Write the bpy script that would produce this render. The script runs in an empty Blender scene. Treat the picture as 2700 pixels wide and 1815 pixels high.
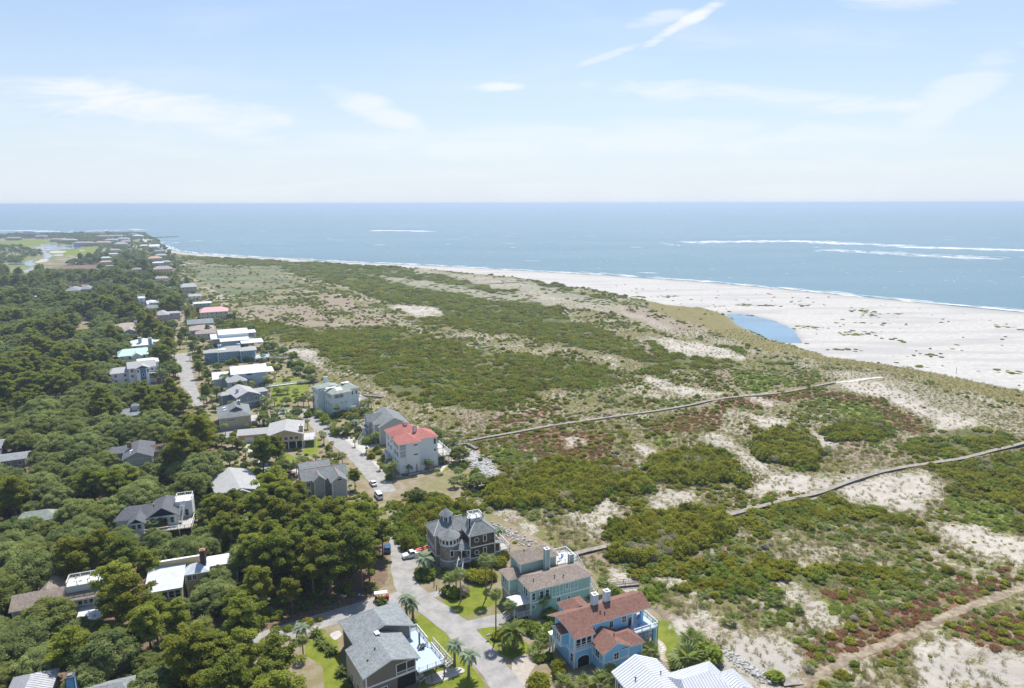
import bpy, math, random
import numpy as np
from math import radians as R, sin, cos, pi
# ------------------------------------------------------------------ camera, light, exposure
SC = bpy.context.scene
COL = SC.collection
CAMH, FPX, CX, CY, HOR = 96.0, 1800.0, 1350.0, 907.5, 536.0
PITCH = math.atan((CY - HOR) / FPX)
cd = bpy.data.cameras.new('camera'); cam = bpy.data.objects.new('camera', cd); COL.objects.link(cam)
cd.sensor_width = 36.0; cd.lens = FPX / 2700 * 36.0; cd.clip_start = 1.0; cd.clip_end = 90000.0
cam.location = (0, 0, CAMH); cam.rotation_euler = (pi / 2 - PITCH, 0, 0)
cam.rotation_euler.rotate_axis('Z', R(-0.12))
SC.camera = cam
SC.render.resolution_x = 1024; SC.render.resolution_y = 688
SUN_EL, SUN_AZ = 62.0, 10.0            # azimuth measured from the viewing direction towards the right
SC.view_settings.view_transform = 'Standard'; SC.view_settings.look = 'None'
SC.view_settings.gamma = 1.0; SC.view_settings.use_curve_mapping = False
SC.view_settings.exposure = 1.22
W = bpy.data.worlds.new('World'); SC.world = W; W.use_nodes = True
nt = W.node_tree; nt.nodes.clear()
def N(nt, t, **k):
    n = nt.nodes.new(t)
    for a, b in k.items():
        if a.startswith('i_'): n.inputs[a[2:].replace('_', ' ')].default_value = b
        elif a.startswith('n_'): n.inputs[int(a[2:])].default_value = b
        else: setattr(n, a, b)
    return n
def mathn(nt, op, a, b=None, c=None, clamp=False):
    n = nt.nodes.new('ShaderNodeMath'); n.operation = op; n.use_clamp = clamp
    for i, v in enumerate((a, b, c)):
        if v is None: continue
        if isinstance(v, (int, float)): n.inputs[i].default_value = v
        else: nt.links.new(v, n.inputs[i])
    return n.outputs[0]
def mixc(nt, f, a, b, blend='MIX'):
    n = nt.nodes.new('ShaderNodeMix'); n.data_type = 'RGBA'; n.blend_type = blend
    for i, v in ((0, f), (6, a), (7, b)):
        if isinstance(v, (int, float)): n.inputs[i].default_value = v
        elif isinstance(v, (tuple, list)): n.inputs[i].default_value = (*v[:3], 1)
        else: nt.links.new(v, n.inputs[i])
    return n.outputs[2]
def ramp(nt, f, lo, hi):
    n = nt.nodes.new('ShaderNodeMapRange'); n.interpolation_type = 'SMOOTHSTEP'
    nt.links.new(f, n.inputs[0])
    for i, v in ((1, lo), (2, hi)):
        if isinstance(v, (int, float)): n.inputs[i].default_value = v
        else: nt.links.new(v, n.inputs[i])
    return n.outputs[0]
sky = N(nt, 'ShaderNodeTexSky', sky_type='NISHITA', sun_disc=False, sun_elevation=R(SUN_EL), sun_rotation=R(SUN_AZ),
        altitude=50.0, air_density=1.0, dust_density=1.2, ozone_density=1.5)
tc = N(nt, 'ShaderNodeTexCoord'); sx = N(nt, 'ShaderNodeSeparateXYZ'); nt.links.new(tc.outputs['Generated'], sx.inputs[0])
zc = mathn(nt, 'MAXIMUM', sx.outputs[2], 0.02)
cmb = N(nt, 'ShaderNodeCombineXYZ')
nt.links.new(mathn(nt, 'DIVIDE', sx.outputs[0], mathn(nt, 'ADD', zc, .12)), cmb.inputs[0])
nt.links.new(mathn(nt, 'DIVIDE', sx.outputs[1], mathn(nt, 'ADD', zc, .12)), cmb.inputs[1])
mp = N(nt, 'ShaderNodeMapping'); mp.inputs['Rotation'].default_value = (0, 0, R(-34)); mp.inputs['Location'].default_value = (2.3, .7, 0); mp.inputs['Scale'].default_value = (.5, .95, 1)
nt.links.new(cmb.outputs[0], mp.inputs[0])
n1 = N(nt, 'ShaderNodeTexNoise', i_Scale=1.1, i_Detail=9.0, i_Roughness=.62, i_Distortion=.9); nt.links.new(mp.outputs[0], n1.inputs['Vector'])
n2 = N(nt, 'ShaderNodeTexNoise', i_Scale=.55, i_Detail=3.0, i_Roughness=.5); nt.links.new(cmb.outputs[0], n2.inputs['Vector'])
cl = ramp(nt, mathn(nt, 'ADD', mathn(nt, 'MULTIPLY', n1.outputs[0], .72), mathn(nt, 'MULTIPLY', n2.outputs[0], .38)), .50, .76)
veil = mathn(nt, 'POWER', mathn(nt, 'SUBTRACT', 1.0, zc, clamp=True), 5.0)         # pale veil towards the horizon, all round
c0 = mixc(nt, 1.0, sky.outputs[0], (.90, 1.02, 1.14), 'MULTIPLY')
c1_ = mixc(nt, mathn(nt, 'MULTIPLY', veil, .95), c0, (6.45, 7.0, 7.75))
# cirrus: a few long soft banks of high cloud, frayed by noise
yy_ = mathn(nt, 'MAXIMUM', sx.outputs[1], .05); A_ = mathn(nt, 'DIVIDE', sx.outputs[0], yy_); B_ = mathn(nt, 'DIVIDE', sx.outputs[2], yy_)
cv = N(nt, 'ShaderNodeCombineXYZ'); nt.links.new(A_, cv.inputs[0]); nt.links.new(B_, cv.inputs[1])
def fray(rot, sc, st):
    m_ = N(nt, 'ShaderNodeMapping'); m_.inputs['Rotation'].default_value = (0, 0, R(-rot)); m_.inputs['Scale'].default_value = (sc, sc * st, 1); nt.links.new(cv.outputs[0], m_.inputs[0])
    n_ = N(nt, 'ShaderNodeTexNoise', i_Scale=1.0, i_Detail=8.0, i_Roughness=.62, i_Distortion=.6); nt.links.new(m_.outputs[0], n_.inputs['Vector']); return n_.outputs[0]
F1, F2 = fray(29, 7, 5), fray(4, 6, 4.5)
tot = mathn(nt, 'MULTIPLY', cl, .30)
for a0, b0, ra, rb, ro, sg, fr in [(.245, .245, .066, .0085, 29, 1.0, F1), (.20, .245, .05, .010, 12, .55, F1), (.57, .295, .15, .035, 8, .7, F2), (-.53, .135, .20, .030, -7, .95, F2), (-.45, .115, .16, .020, -14, .6, F2), (-.19, .128, .085, .018, -20, .7, F2), (-.02, .157, .045, .007, 2, .9, F2), (.37, .142, .26, .018, -4, .7, F2), (.62, .15, .10, .03, 35, .5, F1), (.10, .085, .50, .026, 1, .5, F2), (.13, .198, .05, .005, 18, .5, F1)]:
    c_, s_ = cos(R(ro)), sin(R(ro)); da = mathn(nt, 'SUBTRACT', A_, a0); db = mathn(nt, 'SUBTRACT', B_, b0)
    p_ = mathn(nt, 'DIVIDE', mathn(nt, 'ADD', mathn(nt, 'MULTIPLY', da, c_), mathn(nt, 'MULTIPLY', db, s_)), ra); q_ = mathn(nt, 'DIVIDE', mathn(nt, 'SUBTRACT', mathn(nt, 'MULTIPLY', db, c_), mathn(nt, 'MULTIPLY', da, s_)), rb)
    e_ = mathn(nt, 'SUBTRACT', 1.35, mathn(nt, 'ADD', mathn(nt, 'MULTIPLY', p_, p_), mathn(nt, 'MULTIPLY', q_, q_))); e_ = mathn(nt, 'ADD', e_, mathn(nt, 'MULTIPLY', mathn(nt, 'SUBTRACT', fr, .5), 4.2))
    tot = mathn(nt, 'MAXIMUM', tot, mathn(nt, 'MULTIPLY', ramp(nt, e_, .0, 1.6), sg * .95))
tot = mathn(nt, 'MULTIPLY', tot, mathn(nt, 'GREATER_THAN', sx.outputs[1], .05))
c2_ = mixc(nt, tot, c1_, (7.3, 7.55, 7.8))
bg = N(nt, 'ShaderNodeBackground'); bg.inputs['Strength'].default_value = 0.056
nt.links.new(c2_, bg.inputs[0]); wo = N(nt, 'ShaderNodeOutputWorld'); nt.links.new(bg.outputs[0], wo.inputs[0])
sl = bpy.data.lights.new('sun', 'SUN'); sl.energy = 2.65; sl.angle = R(.53); sl.color = (1, .955, .89)
sun = bpy.data.objects.new('sun', sl); COL.objects.link(sun); sun.location = (60, 250, 300)
sun.rotation_euler = (-(pi / 2 - R(SUN_EL)), 0, -R(SUN_AZ))
SC.cycles.max_bounces = 6; SC.cycles.diffuse_bounces = 4; SC.cycles.transmission_bounces = 3; SC.cycles.volume_bounces = 0
SC.cycles.use_denoising = True

# ------------------------------------------------------------------ helpers
def G(px, py, z=0.0):
    """point at height z seen at this place of the photograph (2700 px wide)"""
    u = (px - CX) / FPX; v = (CY - py) / FPX
    d = (u, cos(PITCH) + v * sin(PITCH), -sin(PITCH) + v * cos(PITCH))
    t = (z - CAMH) / d[2]
    return (d[0] * t, d[1] * t)
def PJ(x, y, z=0.0):
    yy = y * cos(PITCH) - (z - CAMH) * sin(PITCH); zz = y * sin(PITCH) + (z - CAMH) * cos(PITCH)
    return CX + FPX * x / yy, CY - FPX * zz / yy
def CR(x0, y0, w, Wd):
    s = w / Wd
    return lambda x, y: (x0 + x * s, y0 + y * s)
cA = CR(0, 540, 500, 2306); cB = CR(250, 660, 600, 2333); cC = CR(250, 960, 600, 2333); cD = CR(500, 960, 700, 2333)
cE = CR(0, 1300, 700, 2131); cF = CR(700, 1160, 700, 2287); cG = CR(1050, 1280, 650, 1905); cH = CR(650, 1450, 700, 2333)
cI = CR(1300, 1400, 500, 1889); cJ = CR(1700, 1200, 1000, 2333); cK = CR(1100, 900, 900, 2333); cL = CR(1800, 700, 900, 2333)
cM = CR(500, 640, 1000, 2333); cO = CR(800, 960, 500, 2306); cd_ = CR(0, 0, 2700, 2333); cP = CR(500, 820, 400, 2240)
rnd = random.Random(11)

# numpy value noise
def _h(ix, iy, s):
    n = (ix * 374761393 + iy * 668265263 + s * 1442695041).astype(np.int64) & 0xffffffff
    n = ((n ^ (n >> 13)) * 1274126177) & 0xffffffff
    n = (n ^ (n >> 16)) & 0xffff
    return n / 65535.0
def vnoise(x, y, s=0):
    ix = np.floor(x).astype(np.int64); iy = np.floor(y).astype(np.int64); fx = x - ix; fy = y - iy
    fx = fx * fx * (3 - 2 * fx); fy = fy * fy * (3 - 2 * fy)
    a = _h(ix, iy, s); b = _h(ix + 1, iy, s); c = _h(ix, iy + 1, s); d = _h(ix + 1, iy + 1, s)
    return (a * (1 - fx) + b * fx) * (1 - fy) + (c * (1 - fx) + d * fx) * fy
def fbm(x, y, s=0, o=4):
    r = 0; a = .5; t = 0
    for i in range(o):
        r = r + a * vnoise(x * 2 ** i, y * 2 ** i, s + i * 7); t += a; a *= .5
    return r / t
def inpoly(x, y, poly):
    n = len(poly); r = np.zeros(np.shape(x), bool); j = n - 1
    for i in range(n):
        xi, yi = poly[i]; xj, yj = poly[j]
        if yi != yj:
            r ^= ((yi > y) != (yj > y)) & (x < (xj - xi) * (y - yi) / (yj - yi) + xi)
        j = i
    return r
def dpoly(*pts, f=cd_, z=0):
    return [G(*f(*p), z) for p in pts]

# materials
MATS = {}
def lin(c):
    c = c / 255.0
    return c / 12.92 if c <= .04045 else ((c + .055) / 1.055) ** 2.4
def rgb(h, k=1.0):
    return tuple(lin(int(h[i:i + 2], 16)) * k for i in (0, 2, 4))
def mat(name, color, rough=.75, var=.12, scale=1.5, metal=0.0, spec=.3, bump=0.0, objvar=0.0, stretch=None, var2=None):
    """procedural surface: base colour with noise grain, faint relief"""
    if name in MATS: return MATS[name]
    m = bpy.data.materials.new(name); m.use_nodes = True; t = m.node_tree; b = t.nodes['Principled BSDF']
    c = N(t, 'ShaderNodeTexCoord'); vec = c.outputs['Object']
    if stretch:
        q = N(t, 'ShaderNodeMapping'); q.inputs['Scale'].default_value = stretch; t.links.new(vec, q.inputs[0]); vec = q.outputs[0]
    n = N(t, 'ShaderNodeTexNoise', i_Scale=scale, i_Detail=6.0, i_Roughness=.65); t.links.new(vec, n.inputs['Vector'])
    f = ramp(t, n.outputs[0], .28, .72)
    lo = tuple(max(0, x * (1 - var * 1.3)) for x in color); hi = tuple(min(.95, x * (1 + var)) for x in (var2 or color))
    o = mixc(t, f, lo, hi)
    if objvar:
        oi = N(t, 'ShaderNodeObjectInfo'); o = mixc(t, mathn(t, 'MULTIPLY', oi.outputs['Random'], objvar), o, tuple(x * .45 for x in color))
    t.links.new(o, b.inputs['Base Color']); b.inputs['Roughness'].default_value = rough; b.inputs['Metallic'].default_value = metal
    b.inputs['Specular IOR Level'].default_value = spec
    if bump:
        bp = N(t, 'ShaderNodeBump', i_Strength=bump, i_Distance=.05); t.links.new(n.outputs[0], bp.inputs['Height']); t.links.new(bp.outputs[0], b.inputs['Normal'])
    MATS[name] = m; return m
def shingle(name, color, var=.22):
    """asphalt / wood shingles: courses and tabs with uneven tone"""
    if name in MATS: return MATS[name]
    m = bpy.data.materials.new(name); m.use_nodes = True; t = m.node_tree; b = t.nodes['Principled BSDF']
    c = N(t, 'ShaderNodeTexCoord')
    v = N(t, 'ShaderNodeTexVoronoi', i_Scale=2.6); t.links.new(c.outputs['Object'], v.inputs['Vector'])
    n = N(t, 'ShaderNodeTexNoise', i_Scale=.35, i_Detail=5.0); t.links.new(c.outputs['Object'], n.inputs['Vector'])
    w = N(t, 'ShaderNodeTexWave', wave_type='BANDS', bands_direction='Z', i_Scale=2.2, i_Distortion=.6, i_Detail=1.0); t.links.new(c.outputs['Object'], w.inputs['Vector'])
    sv = N(t, 'ShaderNodeSeparateColor'); t.links.new(v.outputs['Color'], sv.inputs[0])
    f = mathn(t, 'ADD', mathn(t, 'MULTIPLY', sv.outputs[0], .45), mathn(t, 'ADD', mathn(t, 'MULTIPLY', n.outputs[0], .45), mathn(t, 'MULTIPLY', w.outputs[0], .16)))
    o = mixc(t, ramp(t, f, .2, .85), tuple(x * (1 - var) for x in color), tuple(x * (1 + var) for x in color))
    t.links.new(o, b.inputs['Base Color']); b.inputs['Roughness'].default_value = .82; b.inputs['Specular IOR Level'].default_value = .25
    bp = N(t, 'ShaderNodeBump', i_Strength=.35, i_Distance=.04); t.links.new(f, bp.inputs['Height']); t.links.new(bp.outputs[0], b.inputs['Normal'])
    MATS[name] = m; return m
def leaf(name, dark, light, trans=.3, warm=None, rough=.6):
    if name in MATS: return MATS[name]
    m = bpy.data.materials.new(name); m.use_nodes = True; t = m.node_tree; t.nodes.clear()
    a = N(t, 'ShaderNodeAttribute', attribute_name='tint'); oi = N(t, 'ShaderNodeObjectInfo')
    f = mathn(t, 'ADD', mathn(t, 'MULTIPLY', a.outputs['Fac'], .62), mathn(t, 'MULTIPLY', oi.outputs['Random'], .48), clamp=True)
    o = mixc(t, f, dark, light)
    if warm: o = mixc(t, ramp(t, mathn(t, 'FRACT', mathn(t, 'MULTIPLY', oi.outputs['Random'], 7.3)), .55, 1.0), o, mixc(t, .55, o, warm))
    d = N(t, 'ShaderNodeBsdfPrincipled', i_Roughness=rough); d.inputs['Specular IOR Level'].default_value = .06
    t.links.new(o, d.inputs['Base Color'])
    tr = N(t, 'ShaderNodeBsdfTranslucent'); t.links.new(mixc(t, 1.0, o, (1.15, 1.25, .55), 'MULTIPLY'), tr.inputs[0])
    mx = N(t, 'ShaderNodeMixShader'); mx.inputs[0].default_value = trans
    t.links.new(d.outputs[0], mx.inputs[1]); t.links.new(tr.outputs[0], mx.inputs[2])
    ou = N(t, 'ShaderNodeOutputMaterial'); t.links.new(mx.outputs[0], ou.inputs[0])
    MATS[name] = m; return m

class MB:
    """collects shapes, builds one mesh"""
    def __init__(s): s.v = []; s.f = []; s.m = []; s.mats = []
    def mi(s, m):
        if m not in s.mats: s.mats.append(m)
        return s.mats.index(m)
    def poly(s, pts, m):
        b = len(s.v); s.v += [tuple(p) for p in pts]; s.f.append(tuple(range(b, b + len(pts)))); s.m.append(s.mi(m))
    def box(s, x0, x1, y0, y1, z0, z1, m):
        s.obox((x0 + x1) / 2, (y0 + y1) / 2, (z0 + z1) / 2, x1 - x0, y1 - y0, z1 - z0, m)
    def obox(s, cx, cy, cz, w, d, h, m, rz=0, M=None):
        b = len(s.v); c, q = cos(rz), sin(rz)
        for sx in (-.5, .5):
            for sy in (-.5, .5):
                for sz in (-.5, .5):
                    x, y, z = sx * w, sy * d, sz * h
                    s.v.append((cx + x * c - y * q, cy + x * q + y * c, cz + z))
        for f in ((0, 1, 3, 2), (4, 6, 7, 5), (0, 4, 5, 1), (2, 3, 7, 6), (0, 2, 6, 4), (1, 5, 7, 3)):
            s.f.append(tuple(b + i for i in f)); s.m.append(s.mi(m))
    def bar(s, p, q, w, m, h=None):
        """rectangular bar from p to q"""
        p = np.array(p, float); q = np.array(q, float); d = q - p; L = np.linalg.norm(d)
        if L < 1e-6: return
        d /= L; up = np.array((0, 0, 1.)) if abs(d[2]) < .95 else np.array((1., 0, 0))
        a = np.cross(d, up); a /= np.linalg.norm(a); c = np.cross(a, d); h = h or w
        b = len(s.v)
        for e in (p, q):
            for i, j in ((-1, -1), (1, -1), (1, 1), (-1, 1)): s.v.append(tuple(e + a * i * w / 2 + c * j * h / 2))
        for f in ((0, 1, 2, 3), (7, 6, 5, 4), (0, 4, 5, 1), (1, 5, 6, 2), (2, 6, 7, 3), (3, 7, 4, 0)):
            s.f.append(tuple(b + i for i in f)); s.m.append(s.mi(m))
    def cyl(s, p, q, r0, r1, m, n=8, cap=True):
        p = np.array(p, float); q = np.array(q, float); d = q - p; L = np.linalg.norm(d); d /= L
        up = np.array((0, 0, 1.)) if abs(d[2]) < .95 else np.array((1., 0, 0))
        a = np.cross(d, up); a /= np.linalg.norm(a); c = np.cross(a, d); b = len(s.v)
        for e, r in ((p, r0), (q, r1)):
            for i in range(n):
                t = 2 * pi * i / n; s.v.append(tuple(e + (a * cos(t) + c * sin(t)) * r))
        k = s.mi(m)
        for i in range(n):
            j = (i + 1) % n; s.f.append((b + i, b + n + i, b + n + j, b + j)); s.m.append(k)
        if cap:
            s.f.append(tuple(b + n + n - 1 - i for i in range(n))); s.m.append(k)
            s.f.append(tuple(b + i for i in range(n))); s.m.append(k)
    def mesh(s, name):
        me = bpy.data.meshes.new(name); me.from_pydata(s.v, [], s.f)
        for m in s.mats: me.materials.append(m)
        if len(s.mats) > 1: me.polygons.foreach_set('material_index', s.m)
        me.update(); return me
    def build(s, name, parent=None, smooth=False):
        if not s.v: return None
        me = s.mesh(name)
        if smooth: me.polygons.foreach_set('use_smooth', [True] * len(me.polygons))
        return link(name, me, parent)
def link(name, me, parent=None, loc=None, rz=0.0, sc=None):
    o = bpy.data.objects.new(name, me); COL.objects.link(o)
    if parent is not None: o.parent = parent
    if loc is not None: o.location = loc
    if rz: o.rotation_euler = (0, 0, rz)
    if sc is not None: o.scale = sc if isinstance(sc, tuple) else (sc, sc, sc)
    return o
def tag(o, label=None, cat=None, group=None, kind=None):
    if label: o['label'] = label
    if cat: o['category'] = cat
    if group: o['group'] = group
    if kind: o['kind'] = kind
    return o
def empty(name, x, y, z=0.0, rz=0.0):
    o = bpy.data.objects.new(name, None); COL.objects.link(o); o.location = (x, y, z); o.rotation_euler = (0, 0, rz); o.empty_display_size = .3
    return o
def npmesh(name, V, F, m, tint=None, smooth=False):
    """V (n,3), F (k,3|4) arrays"""
    me = bpy.data.meshes.new(name); V = np.asarray(V, np.float32); F = np.asarray(F, np.int32); k, w = F.shape
    me.vertices.add(len(V)); me.vertices.foreach_set('co', V.ravel())
    me.loops.add(k * w); me.loops.foreach_set('vertex_index', F.ravel())
    me.polygons.add(k); me.polygons.foreach_set('loop_start', np.arange(0, k * w, w, dtype=np.int32))
    if smooth: me.polygons.foreach_set('use_smooth', np.ones(k, bool))
    me.materials.append(m)
    if tint is not None:
        at = me.attributes.new('tint', 'FLOAT', 'POINT'); at.data.foreach_set('value', np.asarray(tint, np.float32))
    me.update(calc_edges=True); return me
# ------------------------------------------------------------------ where things are on the ground
SHORE_D = [(2333, 712), (2240, 703), (2150, 695), (2000, 680), (1800, 660), (1600, 642), (1400, 628), (1200, 616), (1000, 605), (800, 596),
           (650, 588), (520, 580), (440, 575), (395, 568), (372, 560), (358, 552), (350, 544), (335, 538), (280, 534), (180, 534), (60, 539), (-100, 543), (-500, 562)]
SHORE = [(1300, -700), (1150, -100), (960, 260), (620, 500)] + [G(*cd_(*p)) for p in SHORE_D] + [(-5000, 900)]
LAND = SHORE + [(-5000, -700)]
SP = np.array(SHORE)
def shore_dist(x, y):
    best = np.full(np.shape(x), 1e9)
    for (ax, ay), (bx, by) in zip(SP[:-1], SP[1:]):
        dx, dy = bx - ax, by - ay; t = np.clip(((x - ax) * dx + (y - ay) * dy) / (dx * dx + dy * dy), 0, 1)
        best = np.minimum(best, np.hypot(x - ax - t * dx, y - ay - t * dy))
    return np.where(inpoly(x, y, LAND), best, -best)
ex = lambda pts: [(1240, -700), (1100, -150), (900, 200)] + pts + [(900, -700)]
POND = dpoly((1655, 715), (1700, 717), (1760, 731), (1808, 752), (1828, 783), (1780, 780), (1730, 764), (1682, 740))
BEACH = dpoly((350, 540), (2333, 705), (2700, 760), (2700, 960), (2333, 893), (2200, 868), (2100, 850), (2000, 832), (1900, 815), (1830, 798), (1760, 772), (1700, 744), (1648, 716),
              (1600, 703), (1520, 692), (1440, 680), (1350, 660), (1260, 648), (1180, 634), (1080, 622), (950, 611), (800, 603), (600, 592), (480, 584), (420, 578), (380, 572), (350, 556))
OCHRE = dpoly((1470, 684), (1540, 692), (1600, 700), (1648, 716), (1700, 747), (1760, 776), (1830, 800), (2000, 833), (2200, 868), (2333, 893), (2700, 960), (2700, 990), (2333, 926), (2200, 896), (2050, 860), (1900, 830), (1760, 806), (1660, 770), (1560, 728), (1480, 700))
SPARSE = [dpoly((1340, 690), (1450, 715), (1560, 735), (1660, 775), (1760, 812), (1900, 842), (2050, 875), (2200, 912), (2333, 945), (2700, 1030), (2700, 1080), (2333, 1003), (2250, 985), (2150, 962), (2050, 920), (1950, 892), (1880, 848), (1800, 828), (1700, 803), (1640, 787), (1560, 760), (1440, 728), (1340, 706)),
          dpoly((950, 612), (1100, 625), (1300, 662), (1440, 705), (1350, 712), (1180, 672), (1050, 642), (930, 622)),
          dpoly((880, 616), (1000, 645), (1100, 662), (1300, 690), (1420, 706), (1400, 716), (1250, 700), (1080, 682), (980, 662), (880, 630))]
SAND = [dpoly(*p) for p in [
    ((720, 640), (800, 660), (900, 690), (1000, 702), (1010, 722), (965, 728), (900, 690), (840, 682), (760, 655)),
    ((1350, 810), (1400, 815), (1425, 842), (1385, 847)), ((1440, 855), (1500, 850), (1560, 870), (1640, 900), (1600, 910), (1540, 892)),
    ((1480, 870), (1560, 873), (1650, 900), (1700, 905), (1640, 915), (1560, 900)),
    ((1700, 942), (1780, 950), (1880, 990), (1960, 1012), (1900, 1022), (1800, 1000)),
    ((1580, 985), (1640, 992), (1700, 1020), (1790, 1062), (1760, 1082), (1690, 1050), (1640, 1030)),
    ((1720, 1112), (1780, 1082), (1870, 1078), (1990, 1085), (1880, 1122), (1750, 1138)),
    ((1900, 1125), (1990, 1095), (2100, 1085), (2140, 1130), (2100, 1172), (2020, 1168), (1930, 1145)),
    ((2115, 1200), (2200, 1192), (2333, 1230), (2600, 1300), (2600, 1380), (2333, 1300), (2240, 1270), (2150, 1232)),
    ((2070, 1240), (2120, 1250), (2210, 1292), (2310, 1330), (2250, 1324), (2140, 1288)),
    ((1785, 1345), (1830, 1338), (1870, 1378), (1905, 1440), (1850, 1420), (1800, 1378)),
    ((1540, 1248), (1600, 1235), (1655, 1245), (1620, 1262), (1560, 1266)),
    ((1640, 1475), (1720, 1445), (1800, 1458), (1850, 1480), (1830, 1520), (1760, 1570), (1700, 1550), (1650, 1510)),
    ((1485, 1380), (1530, 1398), (1600, 1425), (1650, 1455), (1600, 1445), (1500, 1415)),
    ((1560, 1440), (1640, 1480), (1740, 1560), (1800, 1640), (1690, 1640), (1640, 1540), (1560, 1470)),
    ((2070, 1485), (2150, 1450), (2333, 1500), (2600, 1580), (2500, 1700), (2120, 1640)),
    ((1268, 1002), (1310, 998), (1335, 1008), (1310, 1026), (1285, 1018)), ((1418, 1012), (1480, 1000), (1530, 1028), (1480, 1044), (1440, 1035)),
    ((1480, 1132), (1540, 1108), (1595, 1130), (1560, 1152), (1500, 1160)), ((1305, 1175), (1370, 1130), (1410, 1170), (1330, 1215)),
    ((1105, 1150), (1170, 1178), (1235, 1218), (1270, 1250), (1215, 1240), (1140, 1192)), ((1355, 1290), (1420, 1305), (1500, 1360), (1480, 1385), (1390, 1345)),
    ((1880, 880), (1990, 868), (2060, 900), (2150, 950), (2250, 985), (2140, 985), (2010, 920)), ((1460, 790), (1560, 800), (1480, 770), (1540, 765), (1640, 790), (1740, 822), (1700, 830)),
    ((610, 790), (700, 800), (740, 850), (690, 830), (640, 812)), ((2090, 990), (2130, 985), (2150, 1000), (2110, 1003)), ((2090, 930), (2200, 945), (2260, 985), (2180, 965)),
    ((1480, 1290), (1560, 1310), (1640, 1330), (1560, 1335)), ((1560, 1400), (1640, 1410), (1720, 1440), (1660, 1450)), ((1650, 880), (1760, 905), (1830, 930), (1740, 925)), ((2160, 1500), (2333, 1520), (2400, 1560), (2200, 1540)), ((1590, 1040), (1660, 1060), (1700, 1090), (1640, 1080)),
    ((1930, 1395), (1975, 1400), (1990, 1410), (1950, 1412)), ((1480, 730), (1540, 745), (1500, 752)), ((1000, 748), (1040, 750), (1030, 757)), ((1450, 560), (1451, 560), (1450, 561))]]
TAN = [dpoly(*p) for p in [
    ((1020, 930), (1200, 945), (1400, 930), (1500, 925), (1300, 955), (1100, 990), (1040, 980)), ((1450, 770), (1500, 775), (1520, 840), (1470, 820)),
    ((2140, 1110), (2100, 1200), (2060, 1185), (2120, 1120)), ((1400, 690), (1560, 715), (1640, 760), (1500, 745), (1420, 725)), ((820, 700), (960, 720), (900, 745), (780, 735)),
    ((700, 660), (790, 680), (840, 720), (720, 700)), ((560, 700), (660, 690), (760, 740), (620, 740)), ((1640, 840), (1760, 850), (1860, 868), (1760, 895), (1640, 880)),
    ((1850, 960), (2050, 1000), (2130, 1060), (2000, 1080), (1900, 1050)), ((1450, 1300), (1600, 1420), (1700, 1470), (1560, 1440), (1480, 1370)), ((1330, 1220), (1420, 1160), (1480, 1190), (1380, 1260)),
    ((1140, 1230), (1240, 1260), (1380, 1250), (1400, 1290), (1260, 1270), (1180, 1250))]]
RED = [dpoly(*p) for p in [
    ((1640, 915), (1760, 905), (1860, 890), (1900, 900), (1780, 930), (1650, 940)), ((1850, 885), (1930, 900), (2020, 930), (2100, 985), (2020, 975), (1950, 930), (1870, 900)),
    ((1830, 1485), (1900, 1445), (1980, 1440), (2060, 1420), (2100, 1435), (2030, 1480), (1930, 1500), (1860, 1520)), ((1990, 1410), (2080, 1380), (2200, 1335), (2310, 1340), (2220, 1375), (2110, 1415), (2040, 1432)),
    ((2130, 1460), (2220, 1430), (2333, 1425), (2500, 1450), (2500, 1500), (2260, 1490)), ((1060, 1010), (1090, 1015), (1165, 1085), (1140, 1085), (1085, 1035)),
    ((1110, 950), (1300, 935), (1280, 950), (1130, 970)), ((1540, 960), (1640, 950), (1650, 975), (1560, 980)), ((1300, 1030), (1430, 1055), (1500, 1090), (1420, 1080), (1300, 1050)),
    ((1860, 1360), (1930, 1350), (1960, 1380), (1900, 1390)), ((2010, 940), (2110, 990), (2060, 1000), (2000, 970)), ((2250, 1290), (2333, 1300), (2333, 1330), (2270, 1320))]]
LIME = [dpoly(*p) for p in [((1860, 1375), (1950, 1340), (2020, 1360), (1980, 1400), (1900, 1415)), ((1500, 985), (1565, 985), (1580, 1010), (1530, 1010)), ((1110, 1010), (1190, 1040), (1260, 1090), (1180, 1080), (1120, 1045)),
    ((1680, 850), (1760, 850), (1850, 870), (1760, 900), (1680, 880)), ((1870, 900), (1980, 930), (2030, 980), (1950, 975)), ((1930, 990), (2010, 1010), (1980, 1040)), ((2160, 1130), (2333, 1160), (2333, 1230), (2200, 1190)), ((1490, 835), (1560, 850), (1520, 862))]]
MEADOW = [dpoly((490, 614), (560, 609), (650, 612), (652, 630), (610, 664), (540, 670), (500, 655)), dpoly((420, 600), (500, 600), (490, 640), (470, 660))]
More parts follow.
